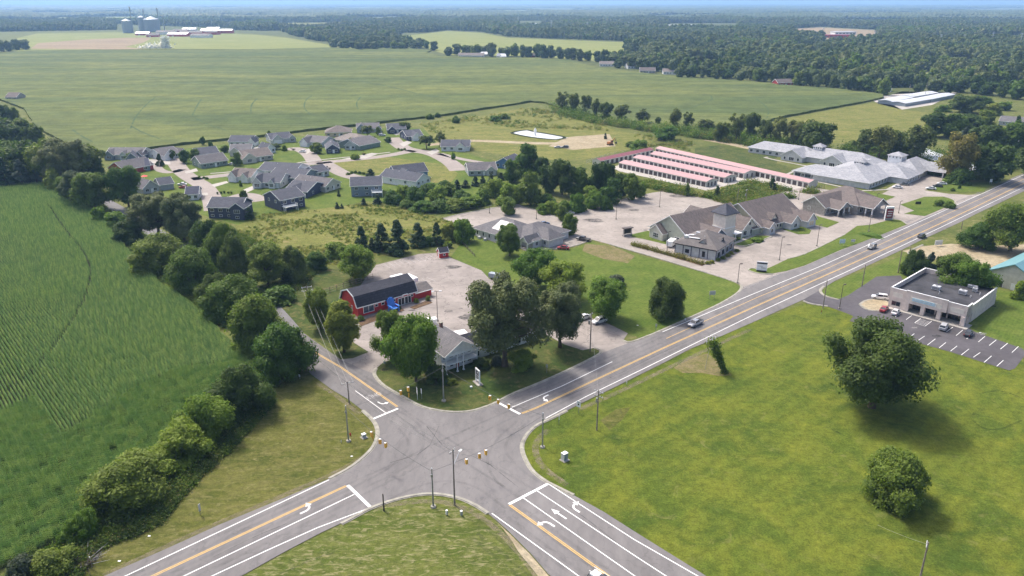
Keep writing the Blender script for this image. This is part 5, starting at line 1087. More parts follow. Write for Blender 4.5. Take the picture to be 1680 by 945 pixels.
for kw in [
    dict(label='navy walkout house with a white raised deck at its left corner', p0=(462,347), p1=(501,339), depth=13, wall='s_navy', roof='r_slate', base=2.2, deck=(0.3,6.5), gables=()),
    dict(label='navy duplex behind the house with the white deck, twin gables facing right', p0=(468,322), p1=(504,325), depth=16, wall='s_navy', roof='r_slate', gables=((1,9,1.2,.2,2.6,'s_navy'),)),
    dict(label='navy house with a gabled bay of white windows above the hedgerow', p0=(343,358), p1=(397,359), depth=11, wall='s_navy', roof='r_slate', base=2.0, gables=((10.5,16.5,2.0,-.2,2.2),)),
    dict(label='blue grey house with a white deck and small dormer roof behind', p0=(577,323), p1=(627,321), depth=11, wall='s_slate', roof='r_slate', base=2.3, deck=(9.5,14.6)),
    dict(label='beige house with taupe roof at the end of the cul-de-sac', p0=(534,316), p1=(559,308), depth=18, wall='s_beige', roof='r_estate', ridge='y', gables=()),
    dict(label='blue grey house in the middle of the long grey roofed row', p0=(497,302), p1=(523,290), depth=17, wall='s_slate', roof='r_slate', ridge='y'),
    dict(label='white walled house at the back of the long grey roofed row', p0=(484,291), p1=(508,281), depth=19, wall='s_white', roof='r_slate', ridge='y'),
    dict(label='white one storey house with a dark grey roof in front of the blue gable', p0=(683,309), p1=(706,302), depth=21, wall='s_white', roof='r_slate', base=.6, ridge='y'),
    dict(label='blue gabled two storey house behind the long white one', p0=(651,300), p1=(702,294), depth=10, wall='s_blue', roof='r_slate', eave=4.0, rise=3.0, base=.4, gables=((1,8,3,.3,2.6,'s_white'),)),
    dict(label='grey bungalow with navy panels above the row of small pines', p0=(769,289), p1=(815,287), depth=12, wall='s_grey', roof='r_estate', gables=((9.5,14.5,.9,.1,2.0,'s_ltgrey'),), garage=None),
    dict(label='bright blue house at the right end of the estate', p0=(812,275), p1=(842,278), depth=12, wall='s_blue', roof='r_slate', ridge='y', rise=2.8),
    dict(label='white house with a slate roof by the dirt track', p0=(724,248), p1=(770,248), depth=13, wall='s_white', roof='r_slate', gables=((9,15,1.6,.2,2.6,'s_white'),)),
    dict(label='small navy house with a white trimmed gable beside the street', p0=(536,252), p1=(557,251), depth=15, wall='s_navy', roof='r_slate', ridge='y', rise=2.4),
    dict(label='long olive grey house with dark hedges along its side', p0=(590,247), p1=(624,240), depth=17, wall='s_green', roof='r_estate', hip=False, wins=False, rise=2.9),
    dict(label='tan hipped roof house in the middle of the back row', p0=(545,236), p1=(590,241), depth=15, wall='s_beige', roof='r_tan', hip=True, rise=3.2),
    dict(label='cream walled hipped house against the crop edge', p0=(534,225), p1=(576,224), depth=14, wall='s_cream', roof='r_brown', hip=True, rise=3.2),
    dict(label='grey house with two white trimmed gables against the crop edge', p0=(586,218), p1=(622,217), depth=12, wall='s_ltgrey', roof='r_grey', gables=((0,6,2,-.5,3,'s_grey'),(13,17,1.5,.2,2,'s_grey'))),
    dict(label='navy double gabled house right of the parked white car', p0=(636,219), p1=(666,218), depth=13, wall='s_navy', roof='r_slate', gables=((.5,6,2,.1,2.4,'s_navy'),)),
    dict(label='navy and white house at the upper street corner', p0=(668,231), p1=(694,229), depth=14, wall='s_navy', roof='r_slate', gables=((3,9,3,.1,2.6,'s_white'),), garage=0),
    dict(label='white and grey gabled house left of the small navy house', p0=(495,239), p1=(528,242), depth=13, wall='s_ltgrey', roof='r_grey', gables=((1,7,3,.2,2.8,'s_white'),), garage=0),
    dict(label='light grey house with a white garage, left of the cut crop edge hedge', p0=(445,236), p1=(479,233), depth=12, wall='s_ltgrey', roof='r_slate', gables=((.5,7.5,2.2,.1,3.0,'s_ltgrey'),(11.5,16,1.2,.2,2.4,'s_grey')), garage=0),
    dict(label='slate roofed white gabled house at the top of the middle group', p0=(376,240), p1=(414,240), depth=12, wall='s_white', roof='r_slate', gables=((13,17,1.5,.2,2.8,'s_white'),)),
    dict(label='grey roofed white house in the middle group with a round gable vent', p0=(378,256), p1=(412,255), depth=13, wall='s_ltgrey', roof='r_grey', gables=((0,6,1.5,.2,2.4,'s_beige'),)),
    dict(label='brown roofed house with a long grey garage wing on the street', p0=(403,268), p1=(448,262), depth=13, wall='s_tan', roof='r_brown', rise=3.0, gables=((-2,6,1.5,.1,3.0,'s_beige'),)),
    dict(label='taupe roofed house with dark green side wall facing the street', p0=(331,277), p1=(374,271), depth=12, wall='s_green', roof='r_estate', rise=3.0, gables=(), wins=True),
    dict(label='slate roofed house behind the taupe roofed one', p0=(325,262), p1=(360,258), depth=11, wall='s_white', roof='r_slate', rise=2.6),
    dict(label='white double gabled house with open garage by the crop', p0=(266,263), p1=(296,258), depth=13, wall='s_white', roof='r_estate', gables=((.3,6.5,3,-.2,3.0,'s_white'),(11,15,2,.2,2.4,'s_beige')), garage=0),
    dict(label='pale blue grey triple gabled house at the left end', p0=(174,262), p1=(232,262), depth=13, wall='s_ltgrey', roof='r_grey', gables=((0,5.5,1.5,.0,2.6,'s_slate'),(9,13,1,.1,2,'s_white'),(18,22,1.5,.2,2.4,'s_slate'))),
    dict(label='red gabled house half hidden by the tall dark tree', p0=(179,284), p1=(205,288), depth=16, wall='s_red', roof='r_estate', ridge='y', rise=3.2),
    dict(label='navy roofed wing house right of the red gable', p0=(205,284), p1=(247,280), depth=12, wall='s_slate', roof='r_navy', rise=2.6, wins=True),
    dict(label='grey gabled house below the red patio umbrella', p0=(236,319), p1=(262,314), depth=14, wall='s_grey', roof='r_estate', rise=3.0, ridge='y', wins=True),
    dict(label='dark roofed wing house beside the red parked car', p0=(264,313), p1=(286,310), depth=9, wall='s_grey', roof='r_slate', rise=2.2, wins=False),
    dict(label='navy roofed house between the hedgerow oaks and the street', p0=(306,329), p1=(326,328), depth=9, wall='s_ltgrey', roof='r_navy', rise=2.2),
    dict(label='grey house with a white gable behind the brown roofed one', p0=(438,252), p1=(452,250), depth=9, wall='s_white', roof='r_slate', ridge='y', rise=2.4),
    dict(label='slate gabled back house behind the navy roofed wing', p0=(208,268), p1=(226,267), depth=8, wall='s_slate', roof='r_slate', ridge='y', rise=2.6),
    dict(label='grey house beside the tan hipped one in the back row', p0=(566,246), p1=(584,246), depth=11, wall='s_ltgrey', roof='r_grey', ridge='y', rise=2.6),
    dict(label='dark roofed garage house behind the beige one', p0=(520,292), p1=(540,288), depth=10, wall='s_grey', roof='r_slate', rise=2.2),
    dict(label='white gabled house with a brown roof on the street corner', p0=(377,298), p1=(412,300), depth=12, wall='s_white', roof='r_brown', gables=((0,4.5,1,.0,2.6,'s_white'),(7,11,1,.2,2.2,'s_white')), wins=False),
    dict(label='slate roofed house with three pale gables behind the navy deck house', p0=(417,308), p1=(460,309), depth=14, wall='s_ltgrey', roof='r_slate', gables=((0,4.5,1.5,-.2,2.6,'s_ltgrey'),(8,11,1,.3,1.8,'s_white')))]:
    house(**kw).done()
t = MB()
for i in range(8):
    a = i*math.pi/4; c = (i+1)*math.pi/4; t.add([(0,0,2.9),(1.7*math.cos(a),1.7*math.sin(a),2.2),(1.7*math.cos(c),1.7*math.sin(c),2.2)], [(0,1,2)], 'red_canvas')
u = empty('patio_umbrella', G(238,296)); tag(u, 'red patio umbrella beside the grey gabled house', 'umbrella'); t.build('canopy', u); t = MB(); t.tube((0,0,0),(0,0,2.9),.04,.04,'white',6); t.build('pole', u)
# --- RED BARN
def barn():
    b = Bld('red_barn', 'long red gambrel roofed barn building with a dark roof', 'barn', (588,521), (682,494)); W = b.W; D = 9.5; e = 3.4
    prof = [(0,-.3),(D,-.3),(D,e),(D-1.3,e+2.6),(D/2,e+4.0),(1.3,e+2.6),(0,e)]
    b.mb('wall').prism(prof, 0, W, 'x', 's_barn')
    top = [(-.4,e-.25),(1.2,e+2.75),(D/2,e+4.2),(D-1.2,e+2.75),(D+.4,e-.25)]
    for (u0,z0),(u1,z1) in zip(top, top[1:]):
        L = math.hypot(u1-u0, z1-z0); nx, nz = -(z1-z0)/L*.18, (u1-u0)/L*.18
        b.mb('roof').prism([(u0,z0),(u1,z1),(u1+nx,z1+nz),(u0+nx,z0+nz)], -.5, W+.5, 'x', 'r_dark')
        for x0, x1 in ((-.62,-.5),(W+.5,W+.62)): b.mb('trim').prism([(u0-nx,z0-nz),(u1-nx,z1-nz),(u1+nx*1.2,z1+nz*1.2),(u0+nx*1.2,z0+nz*1.2)], x0, x1, 'x', 'white')
    b.box('trim', -.5, W+.5, -.62, -.5, e-.35, e-.1, 'white')
    b.win(3.6, -.02, .9, 3.4, 2.0, cols=2, glass='glass_blue')
    for x in (W*.31, W*.42, W*.62, W*.93): b.win(x, -.02, 1.9, .9, .7, cols=1)
    b.win(-.02, D*.35, 1.2, .5, 1.6, 'l', cols=1)
    dm = MB(); x = W*.8
    dm.box(x-2.4, x+2.4, -.1, -.01, 0, 2.5, 'white'); dm.box(x-2.2, x-.15, -.14, -.1, .2, 2.3, 'glass_dark'); dm.box(x+.15, x+2.2, -.14, -.1, .2, 2.3, 'glass_dark'); dm.box(x-1.3,x-1.15,-.17,-.1,0,2.5,'white'); dm.box(x+1.15,x+1.3,-.17,-.1,0,2.5,'white'); dm.box(x-.9, x+.9, -.6, -.1, 2.75, 3.5, 'white'); dm.box(x-.7,x+.7,-.64,-.6,2.85,3.2,'s_barn')
    dm.build('entrance', b.root)
    s = MB(); x = W*.52; s.prism([(x-1.5,3.0),(x+1.5,3.0),(x+1.1,3.9),(x-1.1,3.9)], -.75, -.6, 'y', 'navy_panel'); s.box(x-.8, x+.8, -.79, -.75, 3.35, 3.5, 'white'); s.box(x-.55, x+.5, -.79, -.75, 3.12, 3.24, 'white'); s.box(x-.35, x+.35, -.79, -.75, 3.62, 3.75, 'white'); s.build('wall_sign', b.root)
    l = MB(); l.prism([(.8,-.3),(7.2,-.3),(7.2,2.8),(4,3.6),(.8,2.3)], W, W+6.5, 'x', 's_barn'); l.build('side_wing', b.root)
    l = MB(); l.prism([(.3,2.2),(4,3.7),(4,3.9),(.3,2.4)], W+.1, W+6.9, 'x', 'r_char'); l.prism([(4,3.7),(7.7,2.7),(7.7,2.9),(4,3.9)], W+.1, W+6.9, 'x', 'r_char'); l.box(W+.1, W+6.9, .2, .3, 2.15, 2.4, 'white'); l.build('side_roof', b.root)
    b.done(); return b
bn = barn()
def at(b, x, y, z=0): c, s = math.cos(b.yaw), math.sin(b.yaw); l = b.root.location; return Vector((l.x+x*c-y*s, l.y+x*s+y*c, z))
def thing_mb(name, label, cat, loc, rz, parts, group=None):
    r = empty(name, loc, rz); tag(r, label, cat, group)
    for n, f in parts: m_ = MB(); f(m_); m_.build(n, r)
    return r
def big_chair():
    w = bn.W
    def back(m):
        for i in range(5): x = -1.0+i*.5; h = (3.4, 3.9, 4.1, 3.9, 3.4)[i]; m.prism([(-.1,1.1),(.12,1.1),(.95,h),(.75,h)], x-.21, x+.21, 'x', 'blue_plastic')
    def seat(m):
        for i in range(6): y = -2.0+i*.4; m.box(-1.15, 1.15, y, y+.34, 1.0-.0+(-y)*.08, 1.12+(-y)*.08, 'blue_plastic')
    def arm(sx):
        def f(m): m.box(sx*1.2-.25, sx*1.2+.25, -2.2, .5, 1.85, 1.97, 'blue_plastic')
        return f
    def leg(x, y, h):
        def f(m): m.box(x-.12, x+.12, y-.12, y+.12, 0, h, 'blue_plastic')
        return f
    thing_mb('giant_chair', 'giant blue garden chair standing against the red barn front', 'chair', at(bn, w*.52, -1.8), bn.yaw, [('backrest', back), ('seat', seat), ('armrest', arm(-1)), ('armrest', arm(1)), ('leg', leg(-1.15,-2,1.85)), ('leg', leg(1.15,-2,1.85)), ('leg', leg(-1.1,.1,1.2)), ('leg', leg(1.1,.1,1.2))])
big_chair()
o = poly('planting_bed', [(588,529),(625,514),(632,521),(592,536)], .16, 'mulch'); o = poly('planting_bed', [(672,505),(702,493),(710,497),(680,508)], .16, 'mulch'); o = poly('planting_bed', [(640,510),(658,505),(664,510),(648,515)], .16, 'mulch')
for i, (x, y, k, w, l) in enumerate([(592,528,'m_bush',12,'small shrub at the left end of the barn front'),(625,517,'m_bush',10,'small shrub left of the giant blue chair'),(655,508,'m_bush',9,'small shrub before the barn doors'),(683,498,'m_yellow',10,'small shrub at the side wing of the barn'),(702,494,'m_yellow',10,'small shrub at the right end of the barn side wing')]): tree(k, x, y, w, y-w*.9, l, 'shrubs along the barn front', 'shrub', 'shrub')
def fence_line(label, pts, h, mt, step, name='fence', rails=(.2,.6,.95), rail=.05, group=None, slat=False):
    r = empty(name, G(*pts[0])); tag(r, label, 'fence', group); w = [G(*p)-G(*pts[0]) for p in pts]; pm, rm = MB(), MB()
    for a, c in zip(w, w[1:]):
        n = max(1, round((c-a).length/step))
        for i in range(n+1): p = a.lerp(c, i/n); pm.box(p.x-.06, p.x+.06, p.y-.06, p.y+.06, 0, h+.1, mt)
        for z in rails: rm.tube((a.x,a.y,h*z), (c.x,c.y,h*z), rail, rail, mt, 4)
        if slat: rm.add([(a.x,a.y,.05),(c.x,c.y,.05),(c.x,c.y,h),(a.x,a.y,h)], [(0,1,2,3)], mt)
    pm.build('posts', r); rm.build('rails', r); return r
fence_line('timber rail fence behind the red barn', [(513,500),(530,484),(575,470),(612,458)], 1.9, 'wood_pole', 2.5)
fence_line('weathered board fence behind the nursing home', [(1480,266),(1520,277),(1562,291),(1590,296)], 1.8, 'wood_pole', 2.5, slat=True)
fence_line('wire fence along the storage buildings', [(962,268),(1000,256),(1040,248),(1072,246)], 1.8, 'grey_steel', 6)
fence_line('wire fence at the end of the storage yard', [(1330,313),(1352,309)], 1.8, 'brown_steel', 2)
fence_line('low fence beside the grey bank clinic', [(779,421),(760,402),(752,396)], 1.1, 'brown_steel', 3)
def shed():
    b = Bld('garden_shed', 'small red shed with a black roof at the far end of the barn car park', 'shed', (722,424), (736,422)); b.wing(0, b.W, 0, 3.2, 2.1, 1.3, 'x', False, 's_barn', 'r_dark', ov=.2); b.door(-.02, 1.6, 'l', 'white', .9, 1.8); b.win(b.W*.5, -.02, .9, .7, .6, cols=1); b.done()
shed()
# --- WHITE HOUSE WITH PORTICO
def portico():
    b = Bld('portico_house', 'white two storey house with a tall columned portico on the corner', 'house', (732,616), (784,599)); W = b.W; D = 15
    b.wing(0, W, 2.2, D, 5.2, 2.9, 'y', False, 's_white', 'r_grey', ov=.3, rake=(0,1))
    b.wing(-.1, W+.1, 0, 2.2, 5.2, 2.85, 'y', False, 's_white', 'r_grey', ov=.35, walls=False, rake=(1,0), z0=4)
    g = MB(); g.prism([(-.05,5.0),(W+.05,5.0),(W/2,7.95)], .02, .2, 'y', 's_white'); g.box(-.2, W+.2, -.1, .25, 4.75, 5.02, 'white'); g.build('pediment', b.root)
    for x in (.15, W*.36, W*.55, W-.15): m_ = MB(); m_.tube((x,.1,0), (x,.1,4.8), .17, .14, 'white', 10); m_.box(x-.25,x+.25,-.15,.35,0,.2,'white'); m_.box(x-.22,x+.22,-.12,.32,4.65,4.8,'white'); m_.build('column', b.root)
    m_ = MB(); m_.box(0, W, -.05, 2.2, 2.45, 2.7, 'white')
    for z in (2.95, 3.2, 3.5): m_.box(0, W, -.08, -.02, z, z+.07, 'white')
    m_.build('balcony', b.root)
    for i in range(5): b.win(W*(.12+.19*i), 2.18, 3.3, 1.0, 1.1, cols=1)
    for i in (0,1,3,4): b.win(W*(.12+.19*i), 2.18, .8, 1.0, 1.2, cols=1)
    b.door(W*.5, 2.18, 'f', 'sign_red')
    for y in (5, 9, 12): b.win(-.02, y, .9, 1, 1.2, 'l', cols=1); b.win(-.02, y, 3.4, 1, 1.1, 'l', cols=1)
    # long low wing to the right
    b.wing(W+.02, W+22, 3.2, 12.5, 2.9, 2.4, 'x', False, 's_white', 'r_dark', ov=.3)
    for i in range(6): b.win(W+2.2+i*3.4, 3.18, .7, .9, 1.5, cols=1)
    m_ = MB(); m_.prism([(D-.1,-.3),(D+4,-.3),(D+4,2.4),(D-.1,3.0)], 1, W-1, 'x', 's_white'); m_.build('rear_wing', b.root)
    b.chimney(W*.5+.6, D*.7, 6.5, 9.3, 'brick', .35)
    b.done(); return b
ph = portico()
def sign_board():
    def frame(m): m.box(-1.5,-1.15,-.2,.2,0,5.1,'white'); m.box(1.15,1.5,-.2,.2,0,5.1,'white'); m.box(-1.15,1.15,-.2,.2,4.7,5.1,'white'); m.box(-1.15,1.15,-.2,.2,1.2,1.4,'white')
    def panel(m): m.box(-1.15,1.15,-.12,.12,3.1,4.7,'navy_panel'); m.box(-.25,.3,-.15,-.12,3.75,4.2,'white'); m.box(-.6,.6,-.15,-.12,3.45,3.55,'worn_white')
    def text(m):
        m.box(-1.15,1.15,-.12,.12,1.4,3.1,'white_metal')
        for z, a, c in ((2.65,-.8,.5),(2.3,-.9,.9),(1.95,-.6,.8),(1.65,-.7,.3)):
            x = a
            while x < c: m.box(x, x+.16, -.15, -.12, z, z+.18, 'black'); x += .26
    def base(m): m.box(-2,2,-1.0,1.0,0,.25,'stone_grey')
    thing_mb('sign_board', 'tall white framed sign with a dark upper panel on the corner lawn', 'sign', G(784,629), R(-62), [('frame', frame), ('upper_panel', panel), ('letter_panel', text), ('base', base)]).scale = (.75,.75,.75)
sign_board()
# --- CLINIC
def clinic():
    b = Bld('clinic', 'white clinic with a grey hipped roof and a large skylight', 'clinic', (778,386), (862,412)); W = b.W
    b.wing(0, W*.78, 0, 17, 3.0, 4.4, 'x', True, 's_ltgrey', 'r_ltgrey' if False else 'r_grey', ov=.7)
    b.wing(W*.42, W*1.0, 4, 24, 3.0, 3.6, 'y', True, 's_ltgrey', 'r_grey', ov=.71)
    b.wing(W*.7, W*1.12, 9, 17, 3.02, 3.0, 'x', True, 's_ltgrey', 'r_grey', ov=.72)
    m_ = MB(); x0 = W*.3
    zf = lambda y: 3.0+.2+(y+.7)*4.4/9.2
    m_.add([(x0,1.6,zf(1.6)+.1),(x0+7.5,1.6,zf(1.6)+.1),(x0+7.5,6.6,zf(6.6)+.1),(x0,6.6,zf(6.6)+.1),(x0,1.6,zf(1.6)-.1),(x0+7.5,1.6,zf(1.6)-.1),(x0+7.5,6.6,zf(6.6)-.1),(x0,6.6,zf(6.6)-.1)], [(0,1,2,3),(0,4,5,1),(1,5,6,2),(2,6,7,3),(3,7,4,0)], 'skylight'); m_.build('skylight', b.root)
    for i in range(6): b.win(2+i*W*.12, -.02, .9, .9, 1.5, cols=1)
    yr = lambda f: f
    for y in (6,): b.win(W+.02, y, .9, 1.2, 1.4, 'r')
    for x in (W*.82, W*.93, W*1.05): b.win(x, 8.98, .9, 1.1, 1.4)
    # entrance porch with its pediment
    b.wing(W*.86, W*1.0, 1.2, 8, 2.9, 1.9, 'y', False, 's_white', 'r_grey', walls=False, ov=.4)
    for x in (W*.87, W*.99): m_ = MB(); m_.tube((x,1.3,0),(x,1.3,2.9),.22,.22,'white',8); m_.build('column', b.root)
    m_ = MB(); m_.prism([(W*.86,2.9),(W,2.9),(W*.93,4.75)], 1.4, 1.55, 'y', 's_white'); m_.box(W*.86,W,1.35,1.6,2.65,2.95,'white'); m_.build('pediment', b.root)
    for x in (W*.15, W*.27): b.mb('condenser').box(x, x+1, -2.2, -1.2, 0, 1, 'white_metal')
    b.done()
clinic()
# --- OFFICES IN THE COMMERCIAL GROUP
def dormer(b, x, y, z, w, wall, roof, face=1):
    m_ = MB(); m_.prism([(x-w/2,z),(x+w/2,z),(x,z+w*.45)], y, y+.12, 'y', wall); m_.prism([(x-w/2-.3,z-.05),(x,z+w*.5),(x,z+w*.5+.15),(x-w/2-.3,z+.1)], y-.3, y+w*.9, 'y', roof); m_.prism([(x+w/2+.3,z-.05),(x,z+w*.5),(x,z+w*.5+.15),(x+w/2+.3,z+.1)], y-.3, y+w*.9, 'y', roof); m_.build('dormer', b.root)
def office_a():
    b = Bld('office_building', 'cream office with a square tower and steep brown roof', 'office', (1066,385), (1130,406)); W = b.W
    b.wing(0, W, 0, 34, 3.4, 6.6, 'y', False, 's_sage', 'r_taupe', ov=.6, rake=(1,1))
    b.wing(2.2, 9.2, -2.5, 8, 3.1, 2.8, 'y', False, 's_beige', 'r_taupe', ov=.5, rake=(1,0))
    b.wing(W-10, W+5.2, 6.5, 15, 3.3, 3.4, 'x', False, 's_slate', 'r_taupe', ov=.5, rake=(0,1))
    b.wing(W-9, W+3.5, 26, 35, 3.31, 4.0, 'x', False, 's_beige', 'r_taupe', ov=.5, rake=(0,1))
    b.wing(-5, 8, 24, 33, 3.3, 3.3, 'x', False, 's_beige', 'r_taupe', ov=.5, rake=(1,0))
    tx, ty = W+.5, 18.5
    m_ = MB(); m_.box(tx-3, tx+3, ty-3, ty+3, -.2, 11.0, 'stone_cream'); m_.box(tx-3.15, tx+3.15, ty-3.15, ty+3.15, 5.4, 5.7, 'white'); m_.build('tower', b.root)
    m_ = MB(); e = 3.9; m_.add([(tx-e,ty-e,10.9),(tx+e,ty-e,10.9),(tx+e,ty+e,10.9),(tx-e,ty+e,10.9),(tx-e,ty-e,11.15),(tx+e,ty-e,11.15),(tx+e,ty+e,11.15),(tx-e,ty+e,11.15),(tx,ty,14.6)], [(3,2,1,0),(0,1,5,4),(1,2,6,5),(2,3,7,6),(3,0,4,7),(4,5,8),(5,6,8),(6,7,8),(7,4,8)], 'r_slate'); m_.build('tower_roof', b.root)
    b.win(5.6, -2.52, .9, 2.6, 1.6, cols=3, rows=2); b.win(14.5, -.02, .9, 2.4, 1.6, cols=3, rows=2); b.win(W-3, -.02, .9, 1.2, 1.6, cols=1)
    for y in (8.5, 12): b.win(W+5.22, y, .9, 1.5, 1.5, 'r')
    for y in (23, 28, 32): b.win(W+ (3.52 if y > 26 else .02), y, .9, 1.8, 1.7, 'r')
    b.win(-.02, 10, .9, 1.5, 1.5, 'l'); b.win(-.02, 18, .9, 1.5, 1.5, 'l')
    b.win(W+3.52, 30.5, 4.6, 1.4, 1.2, 'r', cols=1)
    m_ = MB(); m_.box(W+1, W+5, 20.5, 24.5, 2.6, 2.9, 'white'); m_.box(W+4.7,W+5,20.5,20.8,0,2.6,'white'); m_.box(W+4.7,W+5,24.2,24.5,0,2.6,'white'); m_.build('entrance_canopy', b.root); b.done()
office_a()
def office_b():
    b = Bld('office_building', 'sage gabled office with a broad brown roof and small dormer', 'office', (1190,368), (1248,384)); W = b.W
    b.wing(-6, W, -.0, 28, 3.2, 7.0, 'y', False, 's_yellow', 'r_taupe', ov=.7, rake=(1,1))
    b.wing(W*.42, W*.97, -5, 8, 3.0, 3.2, 'y', False, 's_sage', 'r_taupe', ov=.5, rake=(1,0))
    b.wing(W-8, W+3.0, 1, 5, 3.1, 1.9, 'x', False, 's_ltgrey', 'r_taupe', ov=.4, rake=(0,1)); b.wing(W-8, W+4, 14, 20, 3.1, 2.6, 'x', False, 's_ltgrey', 'r_taupe', ov=.4, rake=(0,1)); b.wing(W-6, W+6, 22, 28, 3.15, 2.8, 'x', False, 's_ltgrey', 'r_taupe', ov=.4, rake=(0,1))
    for i in range(5): b.win(W*.5+i*W*.1, -5.02, 1.0, 1.0, 1.5, cols=1)
    b.win(2.2, -.02, 1.2, 2.4, 1.8, cols=3, rows=2); b.win(-3.5, -.02, 1.2, 1.6, 1.8)
    for y in (2.9,): b.win(W+3.02, y, .9, 1.2, 1.5, 'r', cols=1)
    for y in (7.5, 10.5, 12.5): b.win(W+.02, y, .9, 1.2, 1.5, 'r', cols=1)
    b.win(W+4.02, 17, .9, 1.8, 1.5, 'r'); b.win(W+6.02, 25, .8, 3.0, 1.9, 'r', frame='white', glass='s_cream')
    m_ = MB(); x, y, z = W-2.6, 9.4, 5.3
    m_.prism([(y-1.7,z-.8),(y+1.7,z-.8),(y,z+1.2)], x, x+1.6, 'x', 's_beige'); m_.prism([(y-2.1,z-1.0),(y,z+1.35),(y,z+1.55),(y-2.1,z-.8)], x-2, x+1.9, 'x', 'r_taupe'); m_.prism([(y+2.1,z-1.0),(y,z+1.35),(y,z+1.55),(y+2.1,z-.8)], x-2, x+1.9, 'x', 'r_taupe'); m_.build('dormer', b.root)
    b.done()
office_b()
def coffee():
    b = Bld('drive_through_building', 'grey hipped roof drive through building with a navy striped front', 'drive through', (1107,415), (1174,428)); W = b.W; D = 17.5
    b.wing(0, W, 0, D, 3.9, 4.0, 'x', True, 's_ltgrey', 'r_char', ov=.7, trim='black')
    for i in range(6): b.mb('pilaster').box(W*i/5-.12 if i else .0, W*i/5+.12, -.12, -.01, 0, 3.85, 'navy_panel')
    b.mb('pilaster').box(0, W, -.14, -.01, 3.5, 3.75, 'navy_panel'); b.mb('pilaster').box(W+.01, W+.14, 0, D, 3.5, 3.75, 'navy_panel')
    for i in range(5): b.mb('pilaster').box(W+.01, W+.12, D*i/4-.1 if i else 0, D*i/4+.1, 0, 3.6, 'navy_panel')
    b.win(W*.3, -.03, 1.0, 1.4, 1.3, frame='navy_panel'); b.win(W*.7, -.03, .6, 1.0, 2.0, frame='navy_panel', cols=1)
    for y in (2.4, 6.6, 11, 15): b.win(W+.03, y, .8, 2.0, 1.7, 'r', frame='navy_panel', cols=2)
    for x, y in ((W*.62, 3.2),): dormer(b, x, y-1.6, 5.2, 2.2, 's_ltgrey', 'r_char')
    m_ = MB(); x, y = W-3.2, 9; m_.prism([(y-1,5.3),(y+1,5.3),(y,6.3)], x, x+1.6, 'x', 's_ltgrey'); m_.prism([(y-1.4,5.1),(y,6.45),(y,6.6),(y-1.4,5.25)], x-1, x+1.9, 'x', 'r_char'); m_.prism([(y+1.4,5.1),(y,6.45),(y,6.6),(y+1.4,5.25)], x-1, x+1.9, 'x', 'r_char'); m_.build('dormer', b.root)
    m_ = MB()
    for k in range(8):
        a0, a1 = math.pi*k/8, math.pi*(k+1)/8; m_.tube((7+2*math.cos(a0), 5.0+1.6*math.sin(a0), 6.6), (7+2*math.cos(a1), 5.0+1.6*math.sin(a1), 6.6), .3, .3, 'white_metal', 6)
    m_.tube((3,5,6.4),(5,5,6.6),.3,.3,'white_metal',6); m_.tube((3,3.2,5.9),(8,3.0,6.2),.28,.28,'white_metal',6); m_.box(2,3.4,2.6,4.4,5.2,6.5,'white_metal'); m_.box(5,7,6.4,7.4,6.2,7.4,'white_metal'); m_.build('roof_duct', b.root)
    b.done()
coffee()
def fuel():
    b = Bld('bank_building', 'stone bank with a dark brown roof and two porch gables', 'bank', (1316,345), (1352,354)); W = b.W
    b.wing(0, W, 0, 26, 3.8, 3.6, 'y', False, 'stone_grey', 'r_taupe', ov=.6, rake=(1,0))
    b.wing(-4, W+7, 13, 31, 4.0, 5.2, 'x', True, 'stone_grey', 'r_taupe', ov=.7)
    b.wing(W-6, W+4.8, 3, 11.5, 3.4, 2.6, 'x', False, 'stone_grey', 'r_taupe', walls=False, ov=.5, rake=(0,1)); b.wing(W, W+13.5, 14, 25, 4.2, 3.4, 'x', False, 'stone_grey', 'r_taupe', walls=False, ov=.5, rake=(0,1))
    for x, y in ((W+4.4,3.4),(W+4.4,11),(W+4.4,7.2),(W+13,14.5),(W+13,24.5),(W+10,14.5)): m_ = MB(); m_.box(x-.35,x+.35,y-.35,y+.35,0,1.1,'stone_grey'); m_.box(x-.22,x+.22,y-.22,y+.22,1.1,4.1 if x > W+5 else 3.4,'white'); m_.build('column', b.root)
    m_ = MB(); m_.prism([(3.1,3.5),(11.4,3.5),(7.25,6.0)], W+4.5, W+4.65, 'x', 's_grey'); m_.prism([(14.1,4.2),(24.9,4.2),(19.5,7.5)], W+13.0, W+13.15, 'x', 's_grey'); m_.build('pediment', b.root)
    for y in (2, 5.5, 9): b.win(W+.02, y, .8, 1.8, 1.8, 'r')
    for y in (16, 22): b.win(W+7.02, y, .8, 2.4, 2.0, 'r')
    b.win(W*.3, -.02, 1.4, 1.2, 1.2, glass='stone_grey', cols=1); b.done()
fuel()
